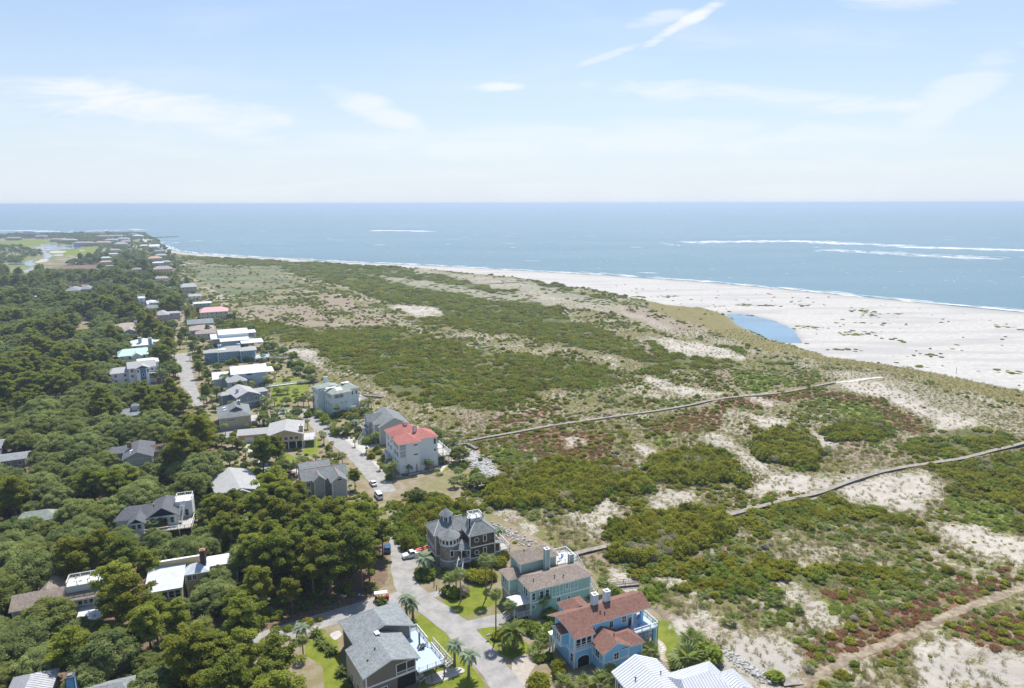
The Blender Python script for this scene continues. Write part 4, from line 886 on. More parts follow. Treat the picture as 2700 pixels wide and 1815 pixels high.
        for p in P:
            p = [np.array(q, float) for q in p]; e = p[1] - p[0]; L = np.linalg.norm(e); e /= L; n = max(1, round(L / seam))
            for i in range(n):
                lo, hi = L * i / n, L * (i + 1) / n; poly = p
                for lim, sg in ((lo, 1), (hi, -1)):
                    out = []
                    for c, d in zip(poly, poly[1:] + poly[:1]):
                        fc, fd = sg * ((c - p[0]) @ e - lim), sg * ((d - p[0]) @ e - lim)
                        if fc >= 0: out.append(c)
                        if (fc > 0) != (fd > 0) and fc != fd: out.append(c + (d - c) * fc / (fc - fd))
                    poly = out
                    if len(poly) < 3: break
                if len(poly) < 3: continue
                t = MB(); up = np.array((0, 0, .03)); k = .012
                cen = sum(poly) / len(poly); t.poly([tuple(q + up + (cen - q) * k * 0) for q in poly], m)
                s0 = [q for q in poly if abs((q - p[0]) @ e - lo) < 1e-5]
                if len(s0) >= 2:
                    s0.sort(key=lambda q: q[2]); t.bar(s0[0] + np.array((0, 0, .06)), s0[-1] + np.array((0, 0, .06)), .045, seamm, .08)
                t.build('roof_panel', s.o)
    def done(s, keep=None):
        for k, a in s.acc.items():
            o_ = a.build(k, s.o)
            if k == 'trim' and o_: tag(o_, kind='stuff')
        d = math.hypot(s.x, s.y)
        for r_ in (keep or []): KEEP.append((*r_, d))
        return s
def kr(f, x0, y0, x1, y1):
    a = f(x0, y0); b = f(x1, y1); return (a[0], a[1], b[0], b[1])
M = dict(
    sage=mat('sage_green_siding', (.35, .48, .41), .75, .06, .8), brownroof=shingle('brown_shingles', (.25, .205, .17)),
    blue=mat('sky_blue_stucco', (.27, .58, .80), .8, .05, .6), rust=shingle('rust_red_shingles', (.20, .105, .08)),
    shing=shingle('brown_wood_shingles', (.11, .075, .058), .5), shingl=shingle('weathered_wood_shingles', (.32, .265, .23), .3), greyroof=shingle('grey_shingles', (.19, .205, .205)),
    taupe=mat('taupe_board_siding', (.21, .19, .16), .8, .12, 3, stretch=(4, 4, .3)), slateroof=shingle('blue_grey_shingles', (.22, .24, .245)), bluedeck=mat('pale_blue_deck', (.40, .50, .62), .6, .06, 1),
    whitew=mat('white_siding', (.84, .85, .85), .7, .04, .8, stretch=(.3, .3, 4)), redroof=shingle('coral_red_shingles', (.40, .155, .13), .14), mist=mat('pale_mist_siding', (.70, .77, .77), .7, .04, 1), greenroof=shingle('grey_green_shingles', (.27, .31, .27)),
    dove=mat('dove_grey_siding', (.46, .46, .44), .75, .08, 1), slate=mat('slate_blue_siding', (.24, .28, .35), .8, .08, 1), tan=mat('olive_tan_siding', (.50, .46, .31), .8, .08, 1), peach=mat('peach_stucco', (.62, .44, .28), .85, .05, .6),
    palegrey=shingle('pale_grey_shingles', (.36, .36, .355), .12), charroof=shingle('charcoal_shingles', (.115, .12, .135)), navy=mat('navy_siding', (.012, .028, .055), .7), yellow=mat('buttery_yellow_siding', (.56, .46, .24), .8, .05, 1),
    metal=mat('white_metal_roof', (.60, .62, .65), .45, .05, .5, spec=.5), tin=mat('galvanised_roof', (.55, .58, .62), .35, .12, .6), mint=mat('mint_roof', (.42, .60, .50), .6, .05, 1), teal=mat('steel_blue_siding', (.09, .19, .29), .75, .08, 1),
    deepblue=mat('deep_blue_siding', (.16, .29, .44), .75, .06, 1), pinkroof=mat('pink_metal_roof', (.62, .33, .32), .5, .08, 1), cobalt=mat('cobalt_panel', (.03, .17, .42), .6), brick=mat('orange_brick', (.42, .17, .09), .9, .2, 6), soot=mat('dark_brick', (.10, .09, .09), .9, .2, 6), mistblue=mat('pale_blue_siding', (.42, .50, .60), .75, .05, 1), orangeroof=shingle('orange_tiles', (.50, .30, .20)), cream=mat('cream_siding', (.60, .54, .42), .8, .05, 1), brownh=shingle('warm_brown_shingles', (.34, .28, .245)))
# --- sage green house
h = House('beach_house', 'sage green stilted house with brown hip roofs and railed upper deck', cI(360, 610), 7.54, 25, wall=M['sage'], roofm=M['brownroof'])
h.mass(0, 17.3, 0, 7.8, .9, 7.54, 1.7, 'u', 3, 3, band=[4.15, 7.2], found=concw)
h.mass(-2.4, 10, 6.9, 12.4, 3.2, 7.35, 1.3, 'u', 2.4, 0, band=[3.3]); h.box(-1.2, 9, 8.4, 11.8, 0, 3.2, concw, 'foundation')
for q in (-1.7, 4.5): h.box(q, q + .35, 7.5, 7.9, 0, 3.3, white, 'porch_post'); h.box(q, q + .35, 11.5, 11.9, 0, 3.3, concw, 'porch_post')
h.mass(.9, 11.8, 7.4, 14, 6, 10.5, 1.8, 'u', 2.8, 2.8, band=[10.2])
h.chimney(7.9, 6.6, 7.5, 13.4, 1.1, 1.1); h.chimney(14.6, 6.4, 7.5, 10.6, 1.1, .9)
h.deck(11.3, 17, 7.3, 13, 7.9, posts=True, m=mat('bleached_deck', (.55, .54, .52), .8), pm=M['sage'], rail=[(11.4, 7.4), (13.6, 7.4)], railm=None); h.rail([(15.4, 7.4), (16.9, 7.4), (16.9, 12.9), (11.4, 12.9)], 7.9)
h.box(11.4, 16.6, 7.4, 12.6, 0, 7.6)
h.wins('s', (1.3,), 5.75, .8, 1.7, .5); h.wins('w', (2.5, 3.6), 5.9, .9, 1.7, .5, 'h'); h.wins('w', (9.1, 10.3), 5.8, .8, 1.7, -1.9); h.wins('s', (3.4, 4.9), 5.75, .9, 1.7, .5)
t = h.mb('trim')
for q in np.linspace(6.2, 13.2, 8): t.box(q - .06, q + .06, .42, .5, 4.4, 7.1, white)
for z in (5.1, 7.0): t.box(6.2, 13.2, .43, .5, z - .05, z + .05, white)
h.win('s', 10.2, 6.2, .55, 1.3, .5); h.win('s', 1.2, 3.0, .75, .75, .5, 'h'); h.win('s', 8.0, 3.1, .95, 1.3, .5, 'd'); h.win('s', 10.8, 3.1, .65, .7, .5, 'h'); h.wins('w', (8.6, 9.4), 9.3, .45, .45, 1.4)
h.planes([[(-3.6, 1.2, 4.0), (-3.6, 3.4, 4.9), (.4, 3.4, 4.9), (.4, 1.2, 4.0)], [(-3.6, 3.4, 4.9), (-3.6, 5.6, 4.0), (.4, 5.6, 4.0), (.4, 3.4, 4.9)]], M['metal'], part='porch_roof')
for q in (1.4, 5.4): h.box(-3.4, -3.2, q - .1, q + .1, 0, 4.0, white, 'porch_post')
h.door('w', 3.4, 1.3, 1.3, 2.2, .48, mat('orange_wood_door', (.40, .17, .05), .5)); h.deck(-2.8, .5, .8, 6.6, 1.2, rail=[(.4, .85), (-2.7, .85), (-2.7, 2.2)]); h.stairs(-2.8, 3.2, 1.2, -2.2, 0, 6, 1.6)
h.vents([(2.2, 2.4, 8.6), (7.6, 2.0, 8.5), (9.8, 1.6, 8.3), (3.6, 10.4, 11.9)]); h.stairs(17.3, 9, 7.7, 2.8, -6, 14, 1.2, z1=.3)
h.done([kr(cI, 60, 180, 960, 860)])
# --- sky blue house
h = House('beach_house', 'sky blue beach house under a long rust red gable roof with twin white chimneys', cI(800, 1090), 7.12, 25, wall=M['blue'], roofm=M['rust'])
zs = lambda v: 8 + (v - 1.76) * .49 if v < 5.4 else 8 + (5.4 - 1.76) * .49 - (v - 5.4) * .49
h.planes([[(0, 0, zs(0)), (5.3, 0, zs(0)), (5.3, 1.76, 8), (0, 1.76, 8)], [(0, 1.76, 8), (5.3, 1.76, 8), (20.8, 1.76, 8), (20.8, 5.4, zs(5.4)), (-1.3, 5.4, zs(5.4)), (-.65, 3.6, zs(3.6))], [(-1.3, 5.4, zs(5.4)), (20.8, 5.4, zs(5.4)), (20.8, 9.04, 8), (-1.6, 9.04, 8)]])
h.block(.3, 16.3, 2.2, 8.6, 0, 8.05, band=[3.9]); h.block(.31, 4.9, .4, 2.2, 0, 7.05, band=[3.9]); h.box(1.0, 16.2, 3.2, 7.6, 8.0, 8.5)
g_ = MB(); g_.v = [(.28, 2.2, 8), (.28, 8.6, 8), (.28, 5.4, 9.5), (.5, 2.2, 8), (.5, 8.6, 8), (.5, 5.4, 9.5)]; g_.f = [(0, 1, 2), (5, 4, 3), (0, 3, 4, 1), (1, 4, 5, 2), (2, 5, 3, 0)]; g_.m = [g_.mi(M['blue'])] * 5; g_.build('gable', h.o)
h.mass(-1.7, 1.4, 2.9, 7.0, 4.2, 6.9, 1.1, 'u', 0, 0, oh=.35); h.wins('w', (3.8, 4.6, 5.4, 6.2), 5.6, .55, 1.5, -1.35)
t = h.mb('trim'); t.box(-1.5, .3, 3.0, 6.8, 3.95, 4.22, white); t.box(-.2, .28, .3, 8.8, 3.75, 4.05, white)
h.wins('s', (1.3, 2.6, 3.9), 5.7, 1.0, 1.9, .4, 'h'); h.rail([(.6, .3), (4.8, .3)], 4.1)
h.wins('w', (1.2,), 2.2, .8, 1.8, .31)
for v in (7.0, 8.3): h.box(-1.3, -1.0, v - .15, v + .15, 0, 3.9, white, 'porch_post')
h.box(-1.5, .3, 6.6, 8.7, 3.9, 4.1, white, 'porch_beam')
def garage_arch(H_, u, w, hh, plane, m):
    a = MB(); n = 10; pts = [(u - w / 2, plane - .02, 0)] + [(u - w / 2 * cos(pi * i / n), plane - .02, hh - w * .28 + w * .28 * sin(pi * i / n)) for i in range(n + 1)] + [(u + w / 2, plane - .02, 0)]
    a.poly(pts[::-1], m); b = a
    for p, q in zip(pts[:-1], pts[1:]): b.bar(p, q, .16, white, .2)
    a.build('garage_door', H_.o)
garage_arch(h, 2.6, 3.0, 2.6, .4, dark)  # arch face filled near-black, painted as the shade inside
# wing with cross gable and hip
h.mass(4.4, 11.6, -4.3, 3, 0, 5.0, 1.8, 'v', 0, 0, oh=.45, band=[2.6]); h.mass(9.2, 15.2, -4.0, 2.2, 0, 4.7, 1.5, 'u', 0, 2.6, oh=.45); garage_arch(h, 6.5, 2.6, 2.3, -3.85, mat('cream_door', (.6, .56, .48)))
h.win('w', -1.6, 3.4, 1.4, 2.3, 4.85, 'g'); h.win('s', 8.0, 3.4, 1.1, 1.6, -3.85, 'g')
h.win('s', 10.6, 6.4, .9, 1.6, 2.2, 'd'); h.win('s', 13.9, 6.7, 1.0, 1.4, 2.2, 'g'); h.door('s', 15.4, 4.6, .9, 2.2, 2.18, glass); h.win('s', 6.0, 6.4, .9, .9, 2.2)
h.deck(14.6, 21.2, -.6, 5.6, 4.55, m=M['bluedeck'], pm=M['blue'], rail=[(14.7, -.5), (21.1, -.5), (21.1, 5.5)]); h.deck(15, 21, 0, 5.4, 2.0, posts=False, rail=[(15, 0), (21, 0), (21, 5.3)])
for p in ((20.4, 0.0), (20.4, 5.0)): h.box(p[0] - .35, p[0] + .35, p[1] - .35, p[1] + .35, 0, 4.4, None, 'column')
for p in ((18.6, 2.3), (18.6, 8.0)): h.box(p[0] - .3, p[0] + .3, p[1] - .3, p[1] + .3, 4.5, 8.0, None, 'column')
for u in (8.6, 11.7): h.chimney(u, 6.0, 9.0, 12.0, 1.15, m=mat('white_painted_chimney', (.66, .70, .74)))
h.roof(3.0, 9.0, 7.6, 13.0, 7.6, 1.6, 'v', 0, 2.4); h.block(3.5, 8.5, 8.6, 12.5, 0, 7.5)
h.vents([(8.6, 3.6, 8.9), (9.5, 3.2, 8.7), (8.8, -1.6, 6.6)])
h.stairs(-1.6, 2.6, 1.3, -3.0, -3.2, 9, 2.0, rail=False, m=mat('brick_steps', (.36, .22, .15), .9, .2, 4))
h.done([kr(cI, 510, 600, 1560, 1160), kr(cI, 700, 1160, 1110, 1400)])
# --- shingled turret house
h = House('beach_house', 'brown shingled house with a round turret, cupola and white railed rooftop deck', cG(550, 395), 9.23, 25, wall=M['shing'], roofm=M['greyroof'])
cap = mat('pale_ridge_cap', (.42, .43, .43), .8)
h.mass(-.3, 7.9, 0, 10.5, 2.2, 9.2, 3.2, 'v', 4.0, 4.2, band=[5.6, 2.5], found=concw, oh=.4, caps=cap); h.block(7.3, 9.2, .9, 9, 2.2, 5.7, band=[5.6, 2.5]); h.box(7.4, 9.1, 1, 8.9, 0, 2.2, concw, 'foundation')
h.mass(-8.3, 1.2, 5.2, 13.2, 2.2, 8.7, 2.5, 'u', 3.0, 0, wall=M['shingl'], found=concw, band=[2.5], caps=cap); h.planes([[(7.2, -.1, 5.9), (9.6, -.1, 5.4), (9.6, 9.8, 5.4), (7.2, 9.8, 5.9)]])
h.planes([[(-2.6, 2.2, 6.4), (.1, -.5, 5.6), (.1, 1.0, 6.6), (-1.0, 3.4, 7.2)], [(-5.2, 1.6, 5.6), (.1, -.5, 5.6), (-2.6, 2.2, 6.6), (-4.6, 3.0, 6.8)]], part='porch_roof')
a = MB(); a.cyl((-4.4, 4.0, 0), (-4.4, 4.0, 2.4), 2.65, 2.65, concw, 20, False); a.cyl((-4.4, 4.0, 2.4), (-4.4, 4.0, 6.6), 2.55, 2.55, M['shingl'], 20, False); a.cyl((-4.4, 4.0, 6.6), (-4.4, 4.0, 8.75), 2.68, 2.68, white, 20, False); a.cyl((-4.4, 4, 2.3), (-4.4, 4, 2.6), 2.72, 2.72, white, 20); a.build('turret_wall', h.o)
a = MB(); a.cyl((-4.4, 4.0, 8.7), (-4.4, 4.0, 10.5), 3.05, .06, M['greyroof'], 20); a.build('turret_roof', h.o)
for k in range(8):
    an = R(-165 + k * 22); o_ = link('window', win_mesh(.62, 1.1, 'n', white)[0], h.o, (-4.4 + 2.66 * cos(an), 4 + 2.66 * sin(an), 7.8), an + pi / 2); link('pane', win_mesh(.62, 1.1, 'n', white)[1], o_)
h.win('w', 0, 0, .1, .1, -50, 'n') if False else None
o_ = link('window', win_mesh(.8, 1.5, 'n', white)[0], h.o, (-4.4 + 2.57 * cos(R(-95)), 4 + 2.57 * sin(R(-95)), 4.6), R(-5)); link('pane', win_mesh(.8, 1.5, 'n', white)[1], o_)
a = MB(); a.cyl((-3.2, 9.6, 8.2), (-3.2, 9.6, 12.2), 1.65, 1.65, white, 8, False); a.build('cupola_wall', h.o); a = MB(); a.cyl((-3.2, 9.6, 12.2), (-3.2, 9.6, 13.9), 2.05, .06, M['greyroof'], 8); a.build('cupola_roof', h.o)
for k in range(4):
    an = R(-157.5 + 45 * k); o_ = link('window', win_mesh(.85, 1.9, 'd', white)[0], h.o, (-3.2 + 1.54 * cos(an), 9.6 + 1.54 * sin(an), 11.0), an + pi / 2); link('pane', win_mesh(.85, 1.9, 'd', white)[1], o_)
h.box(1.6, 5.2, 3.6, 6.4, 11.0, 12.3, white, 'roof_deck'); h.rail([(1.7, 3.7), (5.1, 3.7), (5.1, 6.3), (1.7, 6.3)], 12.3, bal=.25, closed=True)
h.chimney(1.0, 3.0, 10, 13.0, .7, m=M['shing'])
def round_window(H_, a_, z, plane, r=.62):
    a = MB(); n = 16
    for k in range(n):
        p, q = 2 * pi * k / n, 2 * pi * (k + 1) / n; a.bar((a_ + r * cos(p), plane - .05, z + r * sin(p)), (a_ + r * cos(q), plane - .05, z + r * sin(q)), .16, white, .14)
    w_ = a.build('round_window', H_.o); b = MB(); b.poly([(a_ + r * cos(2 * pi * k / n), plane - .03, z + r * sin(2 * pi * k / n)) for k in range(n)], glass); b.build('pane', w_)
for z in (7.6, 4.0): round_window(h, 2.1, z, .4); h.win('s', 4.5, z, .75, 1.6, .4, 'n')
h.deck(9.2, 12.2, .8, 8, 2.7, rail=[(9.3, .9), (12.1, .9), (12.1, 7.9)])
h.deck(-4.6, .1, -.4, 2.4, 2.4, pm=concw, rail=[(-.1, 2), (-.1, -.3), (-2.2, -.3)]); h.box(-.2, 0, -.4, -.2, 2.4, 5.5, white, 'porch_post'); h.box(-2.6, -2.4, -.2, 0, 2.4, 5.5, white, 'porch_post'); h.door('w', 2.6, 2.4, 1.2, 2.3, .08); h.stairs(-2.9, -.4, 2.4, -1.6, -3.0, 9, 1.5)
h.rail([(-8.1, 6), (-8.1, 12.6)], 4.4); h.box(-7.95, -7.8, 6, 9.6, 0, 2.2, dark, 'garage_shade_panel')  # dark panel painted as the shade inside the garage
h.vents([(4.2, 1.6, 10.0), (5.5, 4.0, 12.0)]); h.done([kr(cG, 240, 130, 745, 640)])
# --- grey roofed house with pale blue deck, bottom
h = House('beach_house', 'taupe board house with stepped grey roof and pale blue deck at the lane corner', cH(1000, 1112), 6.0, 32, wall=M['taupe'], roofm=M['slateroof'])
h.mass(0, 12.2, -1, 9.6, 0, 6.0, 2.0, 'v', 0, 0, oh=.8, band=[3.1]); h.mass(1.9, 15.6, 9.4, 20, 0, 6.15, 2.6, 'v', 0, 3.6, oh=.8)
h.block(-.0, .8, .4, 9, 0, 5.6, mat('cream_block_wall', (.52, .49, .43)), corners=False)
t = h.mb('trim')
for q in (7.2, 9.4, 11.3): t.box(q - .07, q + .07, -.30, -.2, 3.2, 5.9, white)
for z in (3.3, 4.0, 5.8): t.box(7.2, 11.3, -.29, -.2, z - .06, z + .06, white)
s1 = MB(); s1.box(7.25, 11.3, -.25, -.21, 4.05, 5.75, mat('insect_screen', (.04, .045, .05), .5)); s1.build('screen', h.o)
h.wins('w', (2.0, 5.5), 2.2, 1.2, 1.6, -.0, 'd'); h.win('s', 4.5, 1.2, 1.2, 1.4, -.2, 'd'); h.box(7.4, 11.3, -.32, -.18, .1, 2.8, dark, 'carport_shade_panel')  # near-black panel on the wall, painted as carport shade
h.deck(11.4, 17.3, -1.6, 12.4, 3.2, m=M['bluedeck'], pm=mat('weathered_post', (.2, .18, .16)), rail=[(11.5, -1.5), (17.2, -1.5), (17.2, 4.6)]); h.rail([(17.2, 6.6), (17.2, 12.3), (13, 12.3)], 3.2)
h.stairs(17.4, 5.6, 3.2, 2.2, -5.6 * .9, 10, 1.7); h.box(15.2, 15.5, 6.6, 6.9, 3.2, 6.0, M['taupe'], 'porch_post')
h.vents([(4.6, 4.5, 7.4), (2.4, 2.8, 6.6)]); sk = h.skylight(6.6, 8.4, 8.15, .9, 1.2, m=white)
h.done([kr(cH, 760, 480, 1730, 1216), kr(cH, 520, 740, 800, 1216)])
H8 = h
# --- white house with coral roof
h = House('beach_house', 'tall white house with coral red hip roof and stacked corner balconies', cO(1150, 985), 11.3, 25, wall=M['whitew'], roofm=M['redroof'])
h.mass(0, 8.8, 0, 9.5, 0, 11.3, 2.5, 'u', 4.4, 4.4, oh=.5); h.mass(6.5, 16, 2.2, 11.5, 0, 11.5, 2.3, 'v', 4.2, 3.5, oh=.5); h.mass(-.2, 12, 8.5, 19, 0, 11.3, 3.0, 'u', 4.6, 4.6, oh=.5)
h.mass(-.6, 4.6, 8.2, 12.4, 10, 11.9, 1.5, 'u', 1.8, 0, oh=.3)
for u, v in ((6.5, 13.6), (8.6, 8.2)): h.chimney(u, v, 12, 14.6, 1.2, m=white, capm=M['redroof'])
for z in (9.6, 6.7): h.wins('w', (3.4, 6.4), z, .95, 1.8, .5, 'h', shut=True)
for z in (9.6, 6.7): h.wins('w', (11.5, 15.0), z, .95, 1.7, .3, 'h', shut=True)
h.wins('w', (3.6, 6.2, 9), 3.6, .75, 1.3, .5, 'h'); h.win('s', 4.8, 1.7, .8, 1.3, .5, 'g')
for z in (10.2, 6.6): h.win('s', 6.6, z, 1.5, .4, .5, 'n')
h.wins('s', (14.6,), 9.7, .8, 1.9, 2.7, 'h'); h.win('s', 14.6, 6.4, .7, .7, 2.7, 'n')
for z in (3.2, 6.2, 9.0): h.box(.3, 3.0, .1, .5, z - .15, z + .05, white, 'balcony')
for u in (.4, 2.9): h.box(u - .1, u + .1, .05, .25, 0, 11.2, white, 'balcony_post')
for z in (6.2, 9.0): h.box(.75, 2.7, .46, .56, z + .05, z + 2.3, mat('painted_recess_shade', (.5, .52, .53)), 'recess_shade_panel'); h.rail([(.4, .15), (2.9, .15)], z, bal=.25)  # grey panel on the flat wall paints the shade of a recess
h.box(7.0, 9.6, .2, .55, .1, 2.0, white, 'lattice_screen')
for q in (6.6, 10.6, 13.0): h.box(q, q + .3, .38, .5, 0, 2.9, M['brick'], 'brick_pier')
h.deck(15.6, 21.2, 3.0, 13, 3.4, rail=[(15.7, 3.1), (21.1, 3.1), (21.1, 12.9)]); h.rail([(15.6, 3.1), (18, 3.1), (18, 8)], 6.6); h.box(15.5, 18.1, 3.0, 8.2, 6.4, 6.6, white, 'balcony'); h.stairs(21.2, 6, 3.4, 2.6, -3.6, 9, 1.4)
for q in (15.9, 17.9): h.box(q - .08, q + .08, 3.1, 3.3, 3.4, 9, white, 'balcony_post')
h.stairs(.2, 12, 3.2, -3.2, -3.0, 9, 1.6); h.deck(-1.6, .4, 10, 17, 3.2, rail=[(-1.5, 10.2), (-1.5, 16.9)])
h.done([kr(cO, 980, 700, 1640, 1340)])
# --- white mansion with grey green roof
h = House('beach_house', 'pale three-storey house with grey green hip roofs and bright white skylights', cO(340, 370), 10.6, 38, wall=M['mist'], roofm=M['greenroof'])
h.mass(0, 10.4, 0, 10, 0, 10.6, 2.0, 'u', 5, 4.4); h.mass(6, 15.2, 2.6, 12, 0, 10.9, 2.0, 'v', 3.5, 3.5); h.mass(-1.6, 10, 9.4, 19.8, 0, 10.6, 1.8, 'v', 0, 4); h.mass(-2.6, 2.5, 10, 15, 0, 11.6, .9, 'u', 2, 0, oh=.3)
for z in (9.1,): h.wins('s', (2.6, 4.9), z, 1.0, 1.5, .5, 'g', shut=True)
for z in (8.9, 5.2): h.wins('w', (1.8, 3.4, 5.0, 7.4), z, .7, 1.6, .5, 'h')
h.wins('w', (11.5, 14.0), 9.6, .8, 1.4, -2.3, 'h'); h.wins('w', (11.5,), 5.4, .8, 1.4, -2.3, 'h'); h.wins('w', (16.4, 18), 9.0, .7, 1.5, -1.1, 'h')
h.wins('s', (11.6, 13.6), 8.8, .7, 1.6, 3.1, 'h'); h.wins('s', (5.0, 7.0), 5.8, .9, .35, .5, 'n')
sk = mat('white_roof_panel', (.80, .80, .78), .4)
for u, v, z, w, l in ((2.6, 6.6, 11.9, 5.0, 1.6), (4.9, 3.1, 11.7, 2.6, 2.4), (10.6, 8.2, 12.75, 3.6, 2.4)): h.skylight(u, v, z + .12, w, l, R(20 if v < 5 else 0), 'u', sk)
h.chimney(5.4, 19, 10, 14.4, 1.5, m=white); h.deck(14.8, 18, 2, 9, 4.2, rail=[(14.9, 2.1), (17.9, 2.1), (17.9, 8.9)]); h.box(7.2, 11.5, -.4, .4, 0, 3.4, M['mist'], 'garden_wall')
h.done([kr(cO, 90, 180, 670, 460)])
# --- grey house with twin gables
h = House('beach_house', 'grey house with steep twin front gables and dormer, half hidden behind the coral-roofed house', cO(870, 880), 8, 25, wall=M['dove'], roofm=M['greyroof'])
h.mass(4.2, 17.4, 11.5, 29, 0, 7.4, 3.4, 'v', 0, 0, oh=.5, found=None); h.mass(1.6, 9, 20, 26, 0, 7.6, 2.6, 'u', 0, 0, oh=.4); h.mass(2.6, 9, 13.6, 17.4, 4.5, 8.3, 1.0, 'u', 0, 0, oh=.3); h.planes([[(1.0, 19, 5.0), (3.6, 19, 5.9), (3.6, 28.4, 5.9), (1.0, 28.4, 5.0)]], part='porch_roof')
h.wins('w', (15, 16.2), 7.6, .7, .9, 2.9, 'h'); h.wins('w', (22, 24), 6.8, .9, 1.3, 2.0, 'h'); h.wins('w', (13.5, 21, 25), 3.4, .9, 1.4, 2.0, 'h'); h.skylight(6.2, 26, 9.0, 1, 1, R(-15), 'v')
h.deck(.4, 3, 19, 28, 2.8, rail=[(.5, 19.1), (.5, 27.9)]); h.stairs(.4, 20.5, 2.8, -2.8, -2.0, 8, 1.5); h.box(4.7, 4.75, 12.4, 16, .1, 2.4, white, 'garage_door')
h.done([kr(cO, 700, 540, 1240, 860)])
# --- second rank and further
def far(name, label, A, z, th, wall, roof, masses, wins=True, keep=None, extra=None, cat='house', group=None):
    h = House(name, label, A, z, th, cat, M[wall] if isinstance(wall, str) else wall, M[roof] if isinstance(roof, str) else roof, group)
    for k, m in enumerate(masses):
        u0, u1, v0, v1, zz, rise, ax, h0, h1 = m[:9]; kw = m[9] if len(m) > 9 else {}
        z0 = kw.pop('z0', 0); a = h.mass(u0, u1, v0, v1, z0, zz, rise, ax, h0, h1, **kw)
        if wins and k < 2:
            zz2 = zz - 1.5
            for zq in ([zz2, zz2 - 2.9] if zz2 - 2.9 > z0 + 1 else [zz2]):
                n = max(1, int((a[1] - a[0]) / 3.2)); h.wins('s', [a[0] + (a[1] - a[0]) * (i + .5) / n for i in range(n)], zq, 1.0, 1.3, a[2], 'd')
                n = max(1, int((a[3] - a[2]) / 3.5)); h.wins('w', [a[2] + (a[3] - a[2]) * (i + .5) / n for i in range(n)], zq, 1.0, 1.3, a[0], 'h')
    if extra: extra(h)
    return h.done(keep)
def ex_slate(h):
    h.wins('s', (2.0, 9.4), 4.3, .9, 1.6, -.5, 'd'); h.win('s', 5.8, 4.5, .8, .9, -.5, 'h'); h.win('s', 9.6, 1.5, .8, 1.3, -.5, 'h'); h.chimney(2.6, 5.6, 6.5, 8.6, 1.0, m=M['mistblue']); h.deck(11.4, 14, 0, 5, 2.8, rail=[(11.5, .1), (13.9, .1), (13.9, 4.9)])
far('gabled_house', 'slate blue house with a broad grey gable roof and narrow white-framed windows', cC(1440, 340), 6, 38, 'slate', 'palegrey', [(0, 11.8, -1, 16, 6, 2.3, 'v', 0, 0, dict(band=[2.9])), (10.5, 17.4, 5, 12.5, 5.4, 1.2, 'u', 0, 2), (-4.4, 3.5, 8.5, 14, 5.6, 1.2, 'u', 1.5, 0)], False, [kr(cC, 1290, 195, 1700, 430)], ex_slate)
def ex_tan(h):
    h.wins('s', (3.0, 3.8, 4.6, 5.4), 4.2, .55, .9, .5, 'n'); h.chimney(8.2, 9.5, 6, 10.0, 1.2, m=mat('sea_green_chimney', (.38, .45, .38))); h.skylight(2.2, 11.5, 6.9, 1.2, 1.6, R(-18), 'v'); h.skylight(2.2, 7.5, 6.9, 1.2, 1.2, R(-18), 'v')
    h.deck(12, 16, -.5, 9, 2.8, rail=[(12.1, -.4), (15.9, -.4), (15.9, 8.9)], bal=.5); h.mass(4, 9.5, 3.5, 13, 5, 7.6, 1.6, 'v', 0, 0, wall=M['charroof'], oh=.4)
far('hipped_house', 'olive tan house with a steep grey hip roof, chimney and two skylights', cC(1285, 555), 5.5, 25, 'tan', 'greyroof', [(-1, 12.8, 0, 18.5, 5.5, 2.6, 'v', 5, 5, dict(z0=1.5, found=concw))], False, [kr(cC, 1190, 370, 1600, 590)], ex_tan)
def ex_peach(h):
    h.wins('s', (1.4, 3.4, 5.4), 4.5, 1.3, 1.2, -1.7, 'h'); h.chimney(7.2, 1.0, 3, 8.6, 1.4, m=M['peach']); h.deck(8, 12.4, -1, 8, 2.9, rail=[(8.1, -.9), (12.3, -.9), (12.3, 7.9)], bal=.5, m=mat('grey_deck', (.45, .46, .48)))
    for u in (2, 5, 7.4): h.box(u, u + .4, -1.8, -1.4, 0, 3.0, white, 'piling')
    h.box(-5, 7.3, -1, 15, -.1, 3, dark, 'under_storey_shade'); h.box(-15.5, -9.5, 10.42, 10.5, .1, 2.3, white, 'garage_door')  # near-black box fills the space under the house as painted shade
far('peach_house', 'peach stucco house on white pilings with grey roof and attached low garage', cC(1920, 712), 6, 15, 'peach', 'palegrey', [(-6, 8.2, -2.2, 15.5, 6, 2.2, 'v', 0, 3, dict(z0=3.0)), (-18.5, -5.4, 10, 18.5, 3.4, 1.2, 'u', 0, 0)], False, [kr(cC, 1460, 570, 2130, 760)], ex_peach)
h = far('gabled_house', 'low house under a very wide pale grey gable roof beside the pine grove', cC(1290, 1375), 4, 32, 'palegrey', 'palegrey', [(-1, 13.2, 0, 21, 4, 2.2, 'v', 0, 0), (3.6, 9, -1.4, 4, 4.4, 1.6, 'v', 0, 0)], True, [kr(cC, 1180, 1100, 1640, 1290)])
def ex_gp(h):
    h.skylight(2, 2, 7.1, .1, .1) if False else None; h.win('w', 3.2, 4.5, .9, 1.2, -2.5, 'h'); h.rail([(12.2, -.5), (14, -.5), (14, 5)], 2.8); h.win('s', 8.6, 6.6, 1.4, .6, -4.9, 'n')
